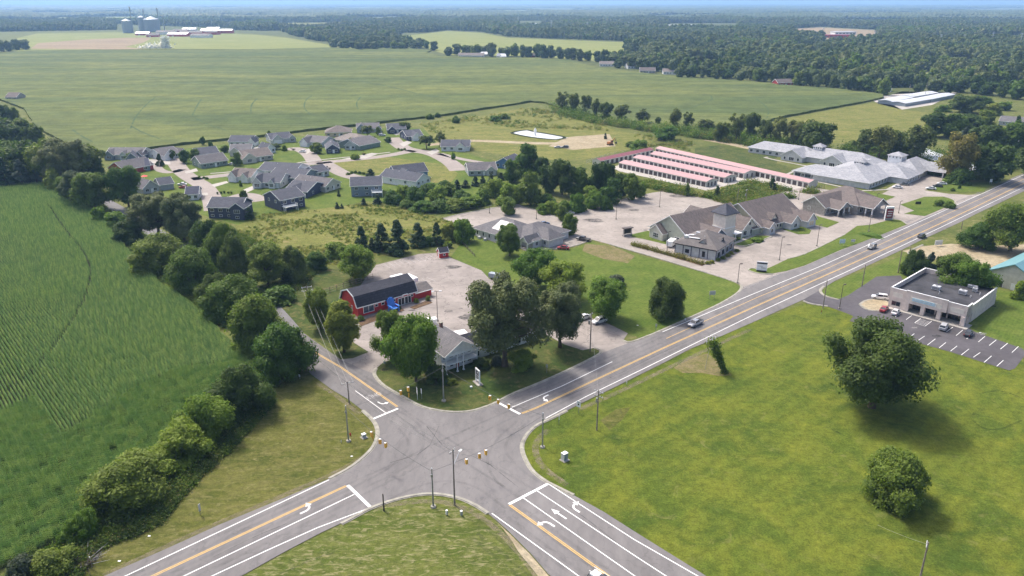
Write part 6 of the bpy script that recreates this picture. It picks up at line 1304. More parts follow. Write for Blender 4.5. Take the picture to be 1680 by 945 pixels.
# --- NURSING HOME
def nursing():
    b = Bld('nursing_home', 'sprawling grey roofed nursing home with two cupolas', 'nursing home', (1301,289), (1411,307)); W = b.W
    H_ = dict(wall='s_ltgrey', roof='r_ltgrey')
    b.wing(0, W, 0, 16, 3.0, 3.4, 'x', True, ov=.8, **H_)
    b.wing(W-24, W+5, -2, 50, 3.02, 5.2, 'y', True, ov=.9, **H_)
    b.wing(W-12, W+14, 22, 42, 3.04, 4.6, 'x', True, ov=.8, **H_); b.wing(W-4, W+13, 40, 68, 3.0, 5.0, 'y', True, ov=.85, **H_)
    b.wing(-18, W-12, 42, 60, 3.01, 4.6, 'x', True, ov=.82, **H_); b.wing(-52, -12, 45, 58, 3.03, 3.8, 'x', True, ov=.8, **H_)
    for x in (W-62, W-38): b.wing(x, x+13, 37, 50, 3.05, 3.6, 'y', False, ov=.5, rake=(1,0), **H_); b.win(x+6.5, 36.98, .6, 3.0, 1.8, cols=3); b.win(x+2.4, 36.98, .8, 1.2, 1.5, cols=1); b.win(x+10.6, 36.98, .8, 1.2, 1.5, cols=1)
    for cx_, cy_, z in ((W-2, 50, 7.9), (W-46, 51, 6.9), (W-10, 22, 7.3)):
        s = 3.6 if cx_ > W-8 else 2.6
        m_ = MB(); m_.box(cx_-s, cx_+s, cy_-s, cy_+s, 3, z+1.4, 'white')
        for k in range(4): x = cx_-s*.75+k*s*.5; m_.box(x-.22, x+.22, cy_-s-.03, cy_-s, z+.2, z+1.1, 'glass_dark'); m_.box(cx_+s, cx_+s+.03, cy_+(x-cx_)-.22, cy_+(x-cx_)+.22, z+.2, z+1.1, 'glass_dark')
        e = s+.7; zz = z+1.4; m_.add([(cx_-e,cy_-e,zz),(cx_+e,cy_-e,zz),(cx_+e,cy_+e,zz),(cx_-e,cy_+e,zz),(cx_,cy_,zz+1.9)], [(3,2,1,0),(0,1,4),(1,2,4),(2,3,4),(3,0,4)], 'r_ltgrey'); m_.build('cupola', b.root)
    for i in range(12): b.win(2.5+i*W*.078, -.02, .7, 1.6 if i%2 else 3.0, 1.5, frame='s_slate' if i%2 == 0 else 'white', cols=2)
    for i in range(9): b.win(-50+i*4.2, 44.98, .7, 1.6, 1.5)
    for i in range(6): b.win(W+5.02, 0+i*3.6, .7, 1.4, 1.6, 'r')
    for i in range(5): b.win(W+14.02, 24+i*3.6, .7, 1.4, 1.6, 'r')
    b.wing(W+8, W+22, 52, 60, 3.2, 3.6, 'x', False, walls=False, ov=.5, wall='s_ltgrey', roof='r_ltgrey', rake=(0,1))
    for y in (52.5, 59.5): m_ = MB(); m_.box(W+21, W+21.6, y-.3, y+.3, 0, 3.2, 'white'); m_.build('column', b.root)
    b.done()
nursing()
# --- SELF STORAGE
def storage(label, p0, p1, D, eave, n, roof='pink_metal', endd=3, doorface='f', rise=1.0, gx=0.0):
    b = Bld('storage_building', label, 'storage building', p0, p1, 'red roofed self storage buildings'); W = b.W
    b.wing(0, W, 0, D, eave, rise, 'x', False, 's_cream' if False else 's_beige', roof, ov=.12, th=.1, trim='s_beige')
    def fn(m): m.box(-1.25, 1.25, -.05, .03, 0, 2.3, 'door_dark'); m.box(-1.4,-1.25,-.07,.03,0,2.4,'white'); m.box(1.25,1.4,-.07,.03,0,2.4,'white')
    for i in range(n): b.put('storage_door', ('sd',), fn, gx+(W-gx)*(i+.5)/n, -.02, 0, 'f')
    def fe(m): m.box(-.5, .5, -.05, .03, 0, 2.1, 'door_dark')
    for i in range(endd): b.put('side_door', ('se',), fe, W+.02, D*(i+.7)/(endd+.4), 0, 'r')
    b.done()
storage('nearest red roofed storage building, nineteen doors facing the trees', (1015,275), (1158,307), 9, 2.7, 19)
storage('second red roofed storage building from the front', (1038,266), (1188,300), 9.5, 2.7, 20)
storage('third red roofed storage building from the front', (1066,260), (1220,293), 9.5, 2.7, 20, endd=2)
storage('rearmost long storage building with a darker red roof', (1075,251), (1326,309), 7, 2.8, 33, 'pink_metal', 0)
storage('dark red roofed storage building closing the left end of the rows', (985,272), (1072,253), 6, 2.7, 12, 'red_metal', 0)
# --- white sheds beyond
for i, (p0, p1, l) in enumerate([((1464,172),(1497,165),'front left of four long white roofed sheds'),((1485,175),(1526,168),'front right of four long white roofed sheds'),((1497,164),(1538,157),'back left of four long white roofed sheds'),((1527,168),(1566,160),'back right of four long white roofed sheds')]):
    b = Bld('storage_shed', l, 'shed', p0, p1, 'white roofed sheds beyond the great field'); b.wing(0, b.W, 0, 13, 2.8, 1.0, 'x', False, 'galvanised', 'white_metal', ov=.2, trim='white'); b.done()
for p0, p1, D, wl, rf, e, rs, l, cat in [((1638,205),(1720,212),16,'s_grey','r_grey',3,3,'grey roofed shed at the right edge','shed'), ((1470,250),(1580,292),14,'stone_cream','white_metal',3.5,1.2,'long pale roofed warehouse behind the wooden fence','warehouse'), ((1640,236),(1690,242),12,'s_ltgrey','r_ltgrey',3,2.5,'grey house roof among the trees at the right edge','house'),
    ((1610,243),(1640,240),10,'s_grey','r_grey',3,2.5,'small grey house behind the bluish conifers','house')]:
    b = Bld('building', l, cat, p0, p1); b.wing(0, b.W, 0, D, e, rs, 'x', False, wl, rf)
    for i in range(5): b.win(b.W*(i+.5)/5, -.02, 1, 1.2, 1.2)
    b.done()
def teal():
    b = Bld('workshop', 'cream workshop with a wide teal metal roof at the right edge', 'workshop', (1614,464), (1700,486)); b.wing(0, b.W*1.0, 0, 34, 4.2, 4.3, 'y', False, 's_beige', 'teal_metal', ov=.5, th=.15, trim='teal_metal'); b.door(5, -.02, 'f', 'door_dark'); b.door(b.W*.55, -.02, 'f', 'white'); b.done()
teal()
# --- STRIP MALL
def mall():
    b = Bld('shop_building', 'flat roofed stone shop building with a columned front', 'shop', (1456,503), (1581,537)); W = b.W; D = 26.4; Z = 5.4; T = .3
    wl = b.mb('wall'); wl.box(0, 5.5, .05, 3.2, -.2, 3.0, 'stone_pink'); wl.box(0, W-4, 3.2, D, -.2, Z-.9, 'stone_pink'); wl.box(W-4, W-.3, 5.2, D, -.2, Z-.9, 'stone_pink')
    # deep fascia on the front, raised in the middle
    def fas(x0, x1, y0, z1): wl.box(x0, x1, y0, y0+T, 2.95, z1, 'stone_pink')
    fas(0, W*.22, 0, Z+.9); fas(W*.22, W*.76, -.45, Z+1.3); fas(W*.76, W, 0, Z+.9)
    wl.box(0, T, T, D, 2.95, Z+.9, 'stone_pink'); wl.box(-.01, T-.02, 0, D, -.2, 2.95, 'stone_pink'); wl.box(W-T, W, T, D*.97, 2.95, Z+.2, 'stone_pink'); wl.box(W-T,W,T,4,2.95,Z+.89,'stone_pink'); wl.box(0+T, 8, D-T, D, 2.95, Z+.88, 'stone_pink'); wl.box(8-T,8,D-4,D-T,2.95,Z+.87,'stone_pink')
    wl.box(W-T, W, 5.2, D, -.2, 2.95, 'stone_pink')
    m_ = MB(); m_.box(T, W-T, T, D-.02, Z-.9, Z-.55, 'roof_membrane'); m_.build('roof', b.root)
    m_ = MB(); m_.box(W*.22+T, W*.76-T, -.15, T+.01, 3.1, 3.2, 'white')
    for x0, x1, y, z in ((0,W*.22,-.04,Z+.9),(W*.22,W*.76,-.49,Z+1.3),(W*.76,W,-.04,Z+.9)): m_.box(x0, x1, y, y+T+.08, z, z+.1, 'white')
    m_.box(-.04, T+.04, 0, D, Z+.9, Z+1.0, 'white'); m_.box(W-T-.04, W+.04, 4, D*.97, Z+.2, Z+.3, 'white'); m_.box(W-T-.04, W+.04, .1, 4, Z+.89, Z+.99, 'white'); m_.box(.1, 8, D-T-.04, D+.04, Z+.88, Z+.98, 'white'); m_.build('coping', b.root)
    for x, wd in ((W*.11,2.8),(W*.49,8.8),(W*.88,3.6)):
        y = -.47 if W*.22 < x < W*.76 else -.02; b.mb('fascia_panel').box(x-wd/2, x+wd/2, y-.05, y, 3.7, 5.1, 'stone_cream')
    sg = MB(); x = W*.47; sg.box(x-3.3, x+3.1, -.62, -.5, 4.0, 5.0, 'sign_blue')
    xx = x-2.9
    for wd in (.28,.22,.3,.2,.26,.3,.22,.28,.2,.3,.24,.26,.3): sg.box(xx, xx+wd, -.65, -.62, 4.38, 4.66, 'sign_text'); xx += wd+.14
    sg.box(x+2.9, x+3.3, -.62, -.5, 3.95, 5.0, 'white'); sg.build('shop_sign', b.root)
    for x in (W*.25, W*.46, W*.67, W*.97):
        m_ = MB(); m_.box(x-.55, x+.55, -.2, .9, 0, 2.95, 'stone_pink'); m_.box(x-.7, x+.7, -.35, 1.05, 0, .35, 'stone_grey'); m_.build('column', b.root)
    m_ = MB(); m_.box(W-.9, W-.05, 3.6, 4.4, 0, 2.95, 'stone_pink'); m_.build('column', b.root)
    m_ = MB(); m_.box(-.3, W+1.2, -1.6, 3.2, -.1, .16, 'concrete'); m_.build('pavement_step', b.root)
    for i in range(4): b.win(7.4+i*3.3, 3.18, .3, 2.7, 2.2, frame='door_dark', glass='glass_dark', cols=3)
    b.win(2.2, .03, 1.0, 2.4, 1.3, frame='stone_grey')
    for x, y, w_, d_, h_ in ((W*.36,11,2.2,1.6,1.1),(W*.68,13,2.0,1.5,1.1),(W*.68,21,2.6,.8,.8),(W*.78,18.2,1.2,1.2,1.0)):
        m_ = MB(); z = Z-.55; m_.box(x, x+w_, y, y+d_, z+.25, z+.25+h_, 'white_metal'); m_.box(x+.1, x+w_-.1, y-.02, y, z+.45, z+h_, 'grey_steel')
        for xx in (x+.1, x+w_-.25): m_.box(xx, xx+.12, y, y+d_, z, z+.25, 'grey_steel')
        m_.tube((x+w_*.5,y+d_*.5,z+.25+h_),(x+w_*.5,y+d_*.5,z+.35+h_),.4,.4,'grey_steel',10); m_.build('air_conditioner', b.root)
    for x, y in ((W*.45,23),(W*.52,22.5),(W*.85,12.5),(W*.5,9),(W*.9,17)): b.mb('vent_pipe').tube((x,y,Z-.55),(x,y,Z+.2),.14,.14,'white_metal',8)
    b.done(); return b
mall()
# --- far buildings
def farm():
    for i, (x, yb, dia, h, l) in enumerate([(210,54,14,34,'left'),(235,52,11,42,'middle'),(251,52,23,36,'right')]):
        g = G(x, yb); r = empty('grain_silo', g); tag(r, 'galvanised grain silo, %s of three by the red farm sheds' % l, 'silo', 'grain silos on the horizon farm'); b = MB(); R_ = dia
        b.tube((0,0,0),(0,0,h),R_,R_,'galvanised',28,False); b.build('body', r); b = MB(); b.tube((0,0,h),(0,0,h+R_*.4),R_*1.02,.8,'galvanised',28); b.build('roof', r)
    for x, yb, h in ((219,54,70),(240,52,62),(263,53,66),(271,54,46)):
        r = empty('grain_elevator', G(x, yb)); tag(r, '%s grain elevator leg of the horizon farm' % {219:'leftmost tall',240:'second',263:'third',271:'rightmost short'}[x], 'elevator', 'elevator legs at the farm'); b = MB(); b.box(-1,1,-1,1,0,h,'galvanised'); b.tube((0,0,h),(16,0,h*.55),.5,.5,'galvanised',6); b.build('shaft', r); b = MB(); b.box(-1.8,1.8,-1.8,1.8,h,h+3,'white_metal'); b.build('head', r)
    for i, (x, yb, w, d, e) in enumerate([(262,57,50,26,7),(280,60,55,26,6),(300,58,60,28,7),(305,52,40,24,7),(330,57,55,28,7),(352,55,60,30,8),(318,62,50,24,6),(228,58,36,22,5),(246,61,30,18,5),(345,50,40,22,6),(290,54,40,20,6),(335,53,38,20,6)]):
        b = Bld('farm_shed', 'red walled farm shed with a pale roof, %s listed from the silos' % ordn(i), 'farm shed', (x-6, yb), None, 'red farm sheds on the horizon', yaw=R([8,-6,5,10,-4][i%5])); b.wing(0, w, 0, d, e, 4, 'x', False, 's_barn' if i%3 else 's_white', 'white_metal' if i%2 else 'r_tan', ov=.5); b.garage(w*.3, -.02, 5); b.done()
farm()
FH = 'far houses beyond the great field'
for i, (x, yb, w, wl, rf, l) in enumerate([(752,94,44,'s_white','r_tan','large pale far house left of the far trees'),(788,92,14,'s_white','white_metal','tiny white far shed among the trees'),(815,95,12,'s_white','r_ltgrey','white far cottage under the big trees'),(823,96,8,'s_white','white_metal','tiny white far shed right of the cottage'),(870,94,18,'s_red','r_brown','reddish far house among the trees'),
    (984,109,24,'s_white','r_tan','pale far bungalow, first of the right group'),(1030,113,26,'s_white','r_taupe','white far bungalow, second of the right group'),(1050,120,26,'s_tan','r_taupe','tan far bungalow, third of the right group'),(1088,122,26,'s_white','r_tan','white far bungalow with two bays, fourth of the right group'),
    (1276,141,28,'s_red','r_brown','red roofed far house before the dark trees'),(1125,105,20,'s_tan','r_brown','brown far house among the woodland trees'),(1217,109,20,'s_red','r_brown','brown roofed far house in the woodland'),(10,165,20,'s_tan','r_brown','low house at the left edge beside the great field'),(1452,151,10,'s_white','white_metal','little white building by the right field corner'),(1150,113,18,'s_white','r_grey','grey roofed far house in the left woodland clearing'),(1178,111,16,'s_red','r_brown','reddish far house in the left woodland clearing'),(1244,124,16,'s_white','r_tan','pale far house in the clearing by the dark trees'),(1030,93,18,'s_white','r_grey','white far house in the small clearing behind the farmhouses'),(1540,104,18,'s_white','white_metal','white far shed in the right woodland clearing'),(1340,82,16,'s_tan','r_brown','brown far house in the middle woodland clearing')]):
    house(l, (x, yb), None, 11, wl, rf, yaw=R(random.choice([-12,5,12,-5])), W=w*mpp(x, yb)*.95, group=FH, eave=3.2, rise=3.2).done()
for x, yb, w, d, e, wl, l in [(1100,49,90,40,14,'s_white','white block building far in the woods, left'),(1140,49,120,40,7,'s_white','long white building far in the woods, right'),(780,34,90,40,6,'s_white','white roofed building glimpsed in the distant woods'),(865,42,90,40,7,'s_white','long white roofed building in the distant woods'),(1352,62,70,30,6,'s_barn','red roofed building at the far clearing'),
    (1370,57,60,30,7,'s_white','white building at the far clearing'),(1395,68,60,25,5,'s_white','low white building near the far clearing'),(958,53,60,30,5,'s_white','low white roof below the pylon in the woods')]:
    b = Bld('far_building', l, 'building', (x, yb), None, yaw=R(random.uniform(-10,10))); b.box('wall', 0, w, 0, d, 0, e, wl); b.box('roof', -1, w+1, -1, d+1, e, e+1.2, 'white_metal' if 'red' not in l else 'sign_red')
    for i in range(6): b.win(w*(i+.5)/6, -.05, e*.35, w/9, e*.3, glass='glass_dark')
    b.done()
# ================================================================ VEHICLES
def carpaint(name, c, metal=.2):
    m, nt, o = newmat(name); p = prin(nt, o, c, .32, .5, None, metal); p.inputs['Coat Weight'].default_value = .5; M[name] = m
for n_, c_ in dict(p_white=(.75,.75,.75), p_silver=(.45,.46,.48), p_grey=(.16,.17,.18), p_black=(.015,.015,.018), p_red=(.3,.02,.03), p_blue=(.05,.1,.2), p_dark=(.04,.045,.05), p_pink=(.45,.3,.28)).items(): carpaint(n_, c_)
KINDS = dict(
    sedan=dict(L=4.7, W=1.8, body=[(-2.35,.55,.78,.32),(-2.2,.8,.92,.25),(-1.3,.86,.95,.22),(0,.9,.93,.2),(1.2,.88,.92,.22),(2.15,.8,.78,.25),(2.35,.6,.62,.32)], cab=[(-1.75,.93,.72),(-1.05,1.38,.62),(.25,1.44,.64),(1.15,.93,.72)]),
    suv=dict(L=4.8, W=1.9, body=[(-2.4,.75,1.0,.4),(-2.3,.88,1.08,.32),(-1.2,.93,1.1,.28),(.2,.95,1.08,.28),(1.3,.92,1.05,.3),(2.2,.85,.95,.32),(2.4,.68,.75,.4)], cab=[(-2.3,1.08,.8),(-1.95,1.68,.7),(.4,1.74,.72),(1.2,1.07,.8)]),
    pickup=dict(L=5.6, W=1.95, body=[(-2.8,.85,1.05,.5),(-2.7,.92,1.1,.42),(-.6,.95,1.1,.4),(.6,.96,1.1,.4),(1.5,.95,1.12,.4),(2.6,.9,1.05,.42),(2.8,.8,.9,.5)], cab=[(-.75,1.1,.84),(-.55,1.76,.74),(.95,1.8,.75),(1.6,1.12,.84)]),
    van=dict(L=5.4, W=2.0, body=[(-2.7,.95,1.2,.4),(-2.6,.98,1.25,.35),(0,.99,1.25,.35),(1.8,.97,1.2,.35),(2.6,.85,1.0,.4),(2.7,.7,.8,.45)], cab=[(-2.65,1.24,.96),(-2.5,2.3,.9),(1.0,2.35,.9),(1.9,1.2,.9)]))
def car_meshes(kind):
    k = KINDS[kind]; b = MB(); rings = []
    for x, hw, zt, zb in k['body']: rings.append([(x,-hw*.94,zb),(x,-hw,(zb+zt)*.5),(x,-hw*.96,zt-.06),(x,-hw*.86,zt),(x,hw*.86,zt),(x,hw*.96,zt-.06),(x,hw,(zb+zt)*.5),(x,hw*.94,zb)])
    n = 8; vs = [p for r in rings for p in r]; fs = [tuple(range(n)), tuple(range(len(vs)-1, len(vs)-n-1, -1))]
    for i in range(len(rings)-1): fs += [(i*n+j, i*n+(j+1)%n, (i+1)*n+(j+1)%n, (i+1)*n+j) for j in range(n)]
    b.add(vs, fs, 'rubber')
    if kind == 'pickup': b.box(-2.65,-.85,-.78,.78,1.095,1.13,'black')
    body = b
    g = MB(); c = k['cab']; (x0,z0,w0),(x1,z1,w1),(x2,z2,w2),(x3,z3,w3) = c
    vs = [(x0,-w0,z0),(x1,-w1,z1),(x2,-w2,z2),(x3,-w3,z3),(x0,w0,z0),(x1,w1,z1),(x2,w2,z2),(x3,w3,z3)]
    g.add(vs, [(0,1,2,3),(7,6,5,4),(0,4,5,1),(1,5,6,2),(2,6,7,3),(0,3,7,4)], 'glass_dark')
    r = MB(); r.add([(x1-.04,-w1-.01,z1-.03),(x2+.04,-w2-.01,z2-.03),(x2+.04,w2+.01,z2-.03),(x1-.04,w1+.01,z1-.03),(x1+.05,-w1+.06,z1+.05),(x2-.05,-w2+.06,z2+.05),(x2-.05,w2-.06,z2+.05),(x1+.05,w1-.06,z1+.05)], [(3,2,1,0),(4,5,6,7),(0,1,5,4),(1,2,6,5),(2,3,7,6),(3,0,4,7)], 'rubber')
    for sx in (-1, 1):
        for xa, za, wa, xb, zb, wb in ((x0,z0,w0,x1,z1,w1),(x3,z3,w3,x2,z2,w2)): r.tube((xa,sx*(wa+.005),za),(xb,sx*(wb+.005),zb),.05,.05,'rubber',4)
        xm = (x1+x2)/2; r.tube((xm,sx*(w0*.99),z0),(xm,sx*(w1+.01),z1),.045,.045,'rubber',4)
    return body, g, r, k
CARM = {}
def car(kind, paint, px, d, label, group=None, cat='car', z=.12, name='parked_car'):
    if kind not in CARM:
        body, g, r, k = car_meshes(kind); wm = MB(); wr = .36 if kind != 'sedan' else .32
        wm.tube((0,-.11,0),(0,.11,0),wr,wr,'rubber',16); rm = MB(); rm.tube((0,-.125,0),(0,.125,0),wr*.6,wr*.6,'chrome',10)
        hl = MB(); hl.box(-.06,.06,-.2,.2,-.09,.09,'white'); tl = MB(); tl.box(-.05,.05,-.14,.14,-.1,.1,'lens_red')
        CARM[kind] = (body, r, [m_.build('x').data for m_ in (g, wm, rm, hl, tl)], k, wr)
        for o in [o for o in bpy.data.objects if o.name.split('.')[0] == 'x']: bpy.data.objects.remove(o)
    body, r, (gd, wd, rd, hd, td), k, wr = CARM[kind]
    root = empty(name, (px if isinstance(px, Vector) else G(*px))+Vector((0,0,z)), math.atan2(d.y, d.x)); tag(root, label, cat, group)
    key = (kind, paint)
    if key not in CARM:
        out = []
        for m_ in (body, r):
            old = m_.mats; m_.mats = [M[paint] if q == M['rubber'] else q for q in old]; o = m_.build('y'); out.append(o.data); m_.mats = old; bpy.data.objects.remove(o)
        CARM[key] = out
    def ch(n, me, loc=(0,0,0), par=None):
        o = bpy.data.objects.new(n, me); COL.objects.link(o); o.parent = par or root; o.location = loc; return o
    ch('body', CARM[key][0]); ch('roof', CARM[key][1]); ch('window', gd); x = k['L']*.3; y = k['W']/2-.12; L = k['L']/2; bz = k['body'][0]
    for sx in (-1,1):
        for sy in (-1,1): w = ch('wheel', wd, (sx*x, sy*y, wr)); ch('rim', rd, (0,0,0), w)
        ch('headlight', hd, (L-.1, sx*y*.72, k['body'][-1][2]-.08)); ch('taillight', td, (-L+.06, sx*y*.78, bz[2]-.12))
    return root
def dirang(a): return Vector((math.cos(R(a)), math.sin(R(a)), 0))
RD = .12
car('pickup','p_silver',(1141,534),-AD,'silver pickup truck driving toward the crossing','vehicles driving on the main road','pickup',RD,'pickup_truck')
car('suv','p_grey',(1430,408),-AD,'grey and silver car driving on the main road, nearer of two','vehicles driving on the main road','car',RD,'car')
car('suv','p_dark',(1512,390),AD,'small dark car driving away on the main road','vehicles driving on the main road','car',RD,'car')
t_ = car('pickup','p_dark',Vector((G(990,963).x,G(990,963).y,0)),-BD,'dark pickup truck with white load just entering at the bottom edge','vehicles driving on the side road','pickup',RD,'pickup_truck')
m_ = MB(); m_.box(-2.4,-1.0,-.7,.7,1.12,1.5,'white'); m_.tube((-2.6,-.6,1.85),(1.2,-.6,2.05),.05,.05,'white',4); m_.tube((-2.6,.6,1.85),(1.2,.6,2.05),.05,.05,'white',4); m_.build('ladder_rack', t_)
car('suv','p_white',(983,530),dirang(215),'white and dark police style suv parked by the oak','cars in the oak side car park')
car('sedan','p_white',(957,524),dirang(215),'white car half hidden behind the open crowned oak','cars in the oak side car park')
car('sedan','p_red',(924,409),dirang(165),'red car by the lawn edge of the clinic car park'); car('pickup','p_black',(957,395),dirang(150),'black and white pickup at the clinic car park edge',None,'pickup',z=.08,name='pickup_truck')
car('suv','p_black',(923,385),dirang(160),'black car beside the clipped island tree'); car('sedan','p_blue',(893,369),dirang(20),'blue grey car behind the clinic'); car('sedan','p_silver',(934,352),dirang(200),'pale car peeking out behind the bright small tree')
car('suv','p_black',(1117,415),dirang(150),'black suv waiting beside the drive through building'); car('suv','p_white',(1443,491),dirang(160),'long white suv beside the round planting island'); car('sedan','p_red',(1450,510),dirang(50),'dark red car in the first bay of the shop building')
car('sedan','p_white',(1469,515),dirang(50),'white car next to the dark red one at the shop building'); car('suv','p_silver',(1548,540),dirang(50),'silver car with a dark roof in front of the shop columns'); car('sedan','p_dark',(1588,550),dirang(50),'dark grey car at the far corner of the shop building')
NG = 'cars outside the nursing home'
for x, y, p, k, l in ((1472,309,'p_white','sedan','white car by the path at the nursing home'),(1483,304,'p_grey','sedan','dark car beside the white one at the nursing home'),(1527,311,'p_white','sedan','nearest white car in the nursing home row'),(1538,307,'p_dark','sedan','dark car between two white ones in the nursing home row'),(1545,303,'p_white','sedan','second white car in the nursing home row'),
    (1554,300,'p_pink','suv','pinkish car in the nursing home row'),(1568,295,'p_blue','suv','blue car at the far end of the nursing home row')): car(k, p, (x,y), dirang(160), l, NG)
for x, y, p, k, a, l in ((535,278,'p_black','pickup',150,'black and white pickup on the estate street'),(496,250,'p_white','sedan',170,'white car at the upper cul-de-sac'),(627,223,'p_white','suv',20,'white car between the two navy houses at the back'),(301,309,'p_red','sedan',170,'red car on a drive by the grey gabled house'),(299,304,'p_white','sedan',175,'white car behind the red one on the drive'),
    (232,267,'p_black','suv',170,'dark car before the blue grey triple gabled house'),(380,271,'p_silver','sedan',170,'grey car by the taupe roofed house drive'),(1236,246,'p_grey','suv',160,'grey vehicle on the dirt track behind the lawn'),(1251,249,'p_dark','pickup',160,'dark truck on the dirt track behind the lawn'),(1517,239,'p_dark','sedan',160,'dark car behind the pale warehouse'),(915,243,'p_silver','sedan',170,'silver car on the dirt beyond the thicket'),(927,243,'p_grey','suv',170,'grey truck on the dirt beyond the thicket')):
    car(k, p, (x,y), dirang(a), l, z=.08)
def trailer(label, loc, rz, L, W, Ht, mt='white', name='box_trailer'):
    def box(m): m.box(-L/2, L/2, -W/2, W/2, .6, .6+Ht, mt); m.box(-L/2+.1, L/2-.1, -W/2-.02, -W/2, .9, .95, 'grey_steel')
    def wh(sx, sy):
        def f(m): m.tube((sx, sy*W/2-.12, .38), (sx, sy*W/2+.12, .38), .38, .38, 'rubber', 12)
        return f
    return thing_mb(name, label, 'trailer', loc, rz, [('body', box), ('wheel', wh(-.5,-1)), ('wheel', wh(-.5,1)), ('wheel', wh(.6,-1)), ('wheel', wh(.6,1)), ('drawbar', lambda m: m.tube((L/2,0,.5),(L/2+1.3,0,.45),.06,.06,'black',5))])
trailer('tall white box truck body behind the end of the red barn', G(674,471), bn.yaw+1.57, 5.5, 2.3, 3.2); trailer('low white trailer roof behind the red barn', G(652,466), bn.yaw, 4.5, 2.2, 2.4); trailer('silver trailer at the edge of the barn car park lawn', G(812,458), R(-30), 4, 1.9, 1.5, 'galvanised'); trailer('white trailer behind the drive through building', G(1101,404), R(60), 5, 2.3, 2.0)
trailer('white flat box behind the portico house, left', G(752,556), R(25), 4.5, 2.6, 1.4); trailer('white flat box behind the portico house, right', G(768,561), R(25), 3.6, 2.2, 1.1); trailer('white box van behind the bright green maple', G(705,535), R(20), 4, 2, 1.7)
def excavator():
    def tr(s): return lambda m: m.box(-1.7,1.7,s*1.1-.3,s*1.1+.3,0,.8,'black')
    thing_mb('excavator', 'rusty orange excavator parked beside the dirt track', 'excavator', G(1001,238), .6, [('track', tr(-1)), ('track', tr(1)), ('body', lambda m: (m.box(-1.8,1.4,-1.2,1.2,.8,2.2,'equip_orange'), m.box(.2,1.4,-1.2,-.1,2.2,3.1,'glass_dark'), m.box(.1,1.5,-1.3,0,3.1,3.2,'equip_orange'))), ('arm', lambda m: (m.tube((1.2,.4,1.6),(4,.4,4.2),.28,.22,'equip_orange',6), m.tube((4,.4,4.2),(5.4,.4,1.6),.2,.15,'equip_orange',6))), ('bucket', lambda m: m.box(5.0,5.8,-.1,.9,.4,1.5,'black'))])
excavator()
def kiosk():
    thing_mb('order_board', 'dark framed order board with clearance bar in the big car park', 'order board', G(1029,387), R(30), [('frame', lambda m: (m.box(-2,-1.7,-.2,.2,0,3.2,'stone_grey'), m.box(1.7,2,-.2,.2,0,3.2,'stone_grey'), m.box(-2.2,2.2,-1,1,3.2,3.5,'brown_steel'))), ('panel', lambda m: m.box(-1.6,1.6,-.1,.1,1.0,2.8,'black')), ('base', lambda m: m.box(-2.1,2.1,-.6,.6,0,.8,'stone_grey'))])
kiosk()
thing_mb('board_sign', 'white sign board with a dark band on the lawn tip by the road', 'sign', G(1249,446)+Vector((0,0,.1)), R(-16), [('panel', lambda m: (m.box(-1.75,1.75,-.15,.15,.5,3.6,'white'), m.box(-1.7,1.7,-.19,-.15,2.8,3.3,'black'), m.box(-.2,1.4,-.19,-.15,1.3,1.55,'worn_white'), m.box(-1.2,.2,-.19,-.15,1.9,2.1,'worn_white'))), ('base', lambda m: m.box(-1.6,1.6,-.3,.3,0,.5,'black'))])
def pylon():
    def panels(m):
        m.box(-1.6,1.6,-.28,.28,.9,5.0,'sign_red')
        for z, a, c in ((3.5,-.9,.9),(2.6,-.6,1.1),(1.6,-1.1,.8)):
            x = a
            while x < c: m.box(x, x+.26, -.33, -.28, z, z+.42, 'white'); x += .36
    thing_mb('pylon_sign', 'dark red pylon sign with a white top beside the main road lawn', 'sign', G(1457,361)+Vector((0,0,.1)), R(8), [('frame', lambda m: (m.box(-1.8,-1.6,-.3,.3,0,5.4,'white'), m.box(1.6,1.8,-.3,.3,0,5.4,'white'), m.box(-1.7,1.7,-.25,.25,0,.9,'stone_grey'))), ('panel', panels), ('cap', lambda m: m.box(-1.8,1.8,-.35,.35,5.0,5.7,'white'))])
pylon()
def two_post_sign(label, px, rz, w, h, z, mt, name='sign', cat='sign', marks=0, markmt='white', group=None):
    def pn(m):
        m.box(-w/2, w/2, -.03, .03, z, z+h, mt)
        for i in range(marks):
            x = -w*.38
            while x < w*.36: m.box(x, x+w*.08, -.045, -.03, z+h*(.2+.6*i/max(1,marks)), z+h*(.2+.6*i/max(1,marks))+h*.14, markmt); x += w*.12
    thing_mb(name, label, cat, G(*px), rz, [('panel', pn), ('post', lambda m: m.box(-w*.35-.05,-w*.35+.05,.03,.12,0,z+h*.8,'grey_steel')), ('post', lambda m: m.box(w*.35-.05,w*.35+.05,.03,.12,0,z+h*.8,'grey_steel'))], group)
two_post_sign('blue grey sign on two posts by the main road lawn', (1381,404), R(5), 2.2, 1.6, 1.2, 'sign_blue', marks=2); two_post_sign('faint pale sign right of the blue grey one', (1399,400), R(5), 1.6, 1.0, .8, 's_ltgrey', marks=1)
two_post_sign('white estate sign on the lawn beside the lone round tree', (1168,490), R(10), 2.0, 1.3, 1.3, 's_ltgrey', marks=2, markmt='grey_steel'); two_post_sign('white sign on a mound by the workshop drive', (1539,404), R(10), 3.2, 1.8, .6, 'white', marks=2, markmt='grey_steel')
two_post_sign('dark low sign on the upper lawn island', (1506,336), R(5), 2.6, 1.2, .3, 'black')
two_post_sign('blank dark edged sign panel by the road trees', (1625,302), R(5), 1.4, 1.6, 1.0, 'white')
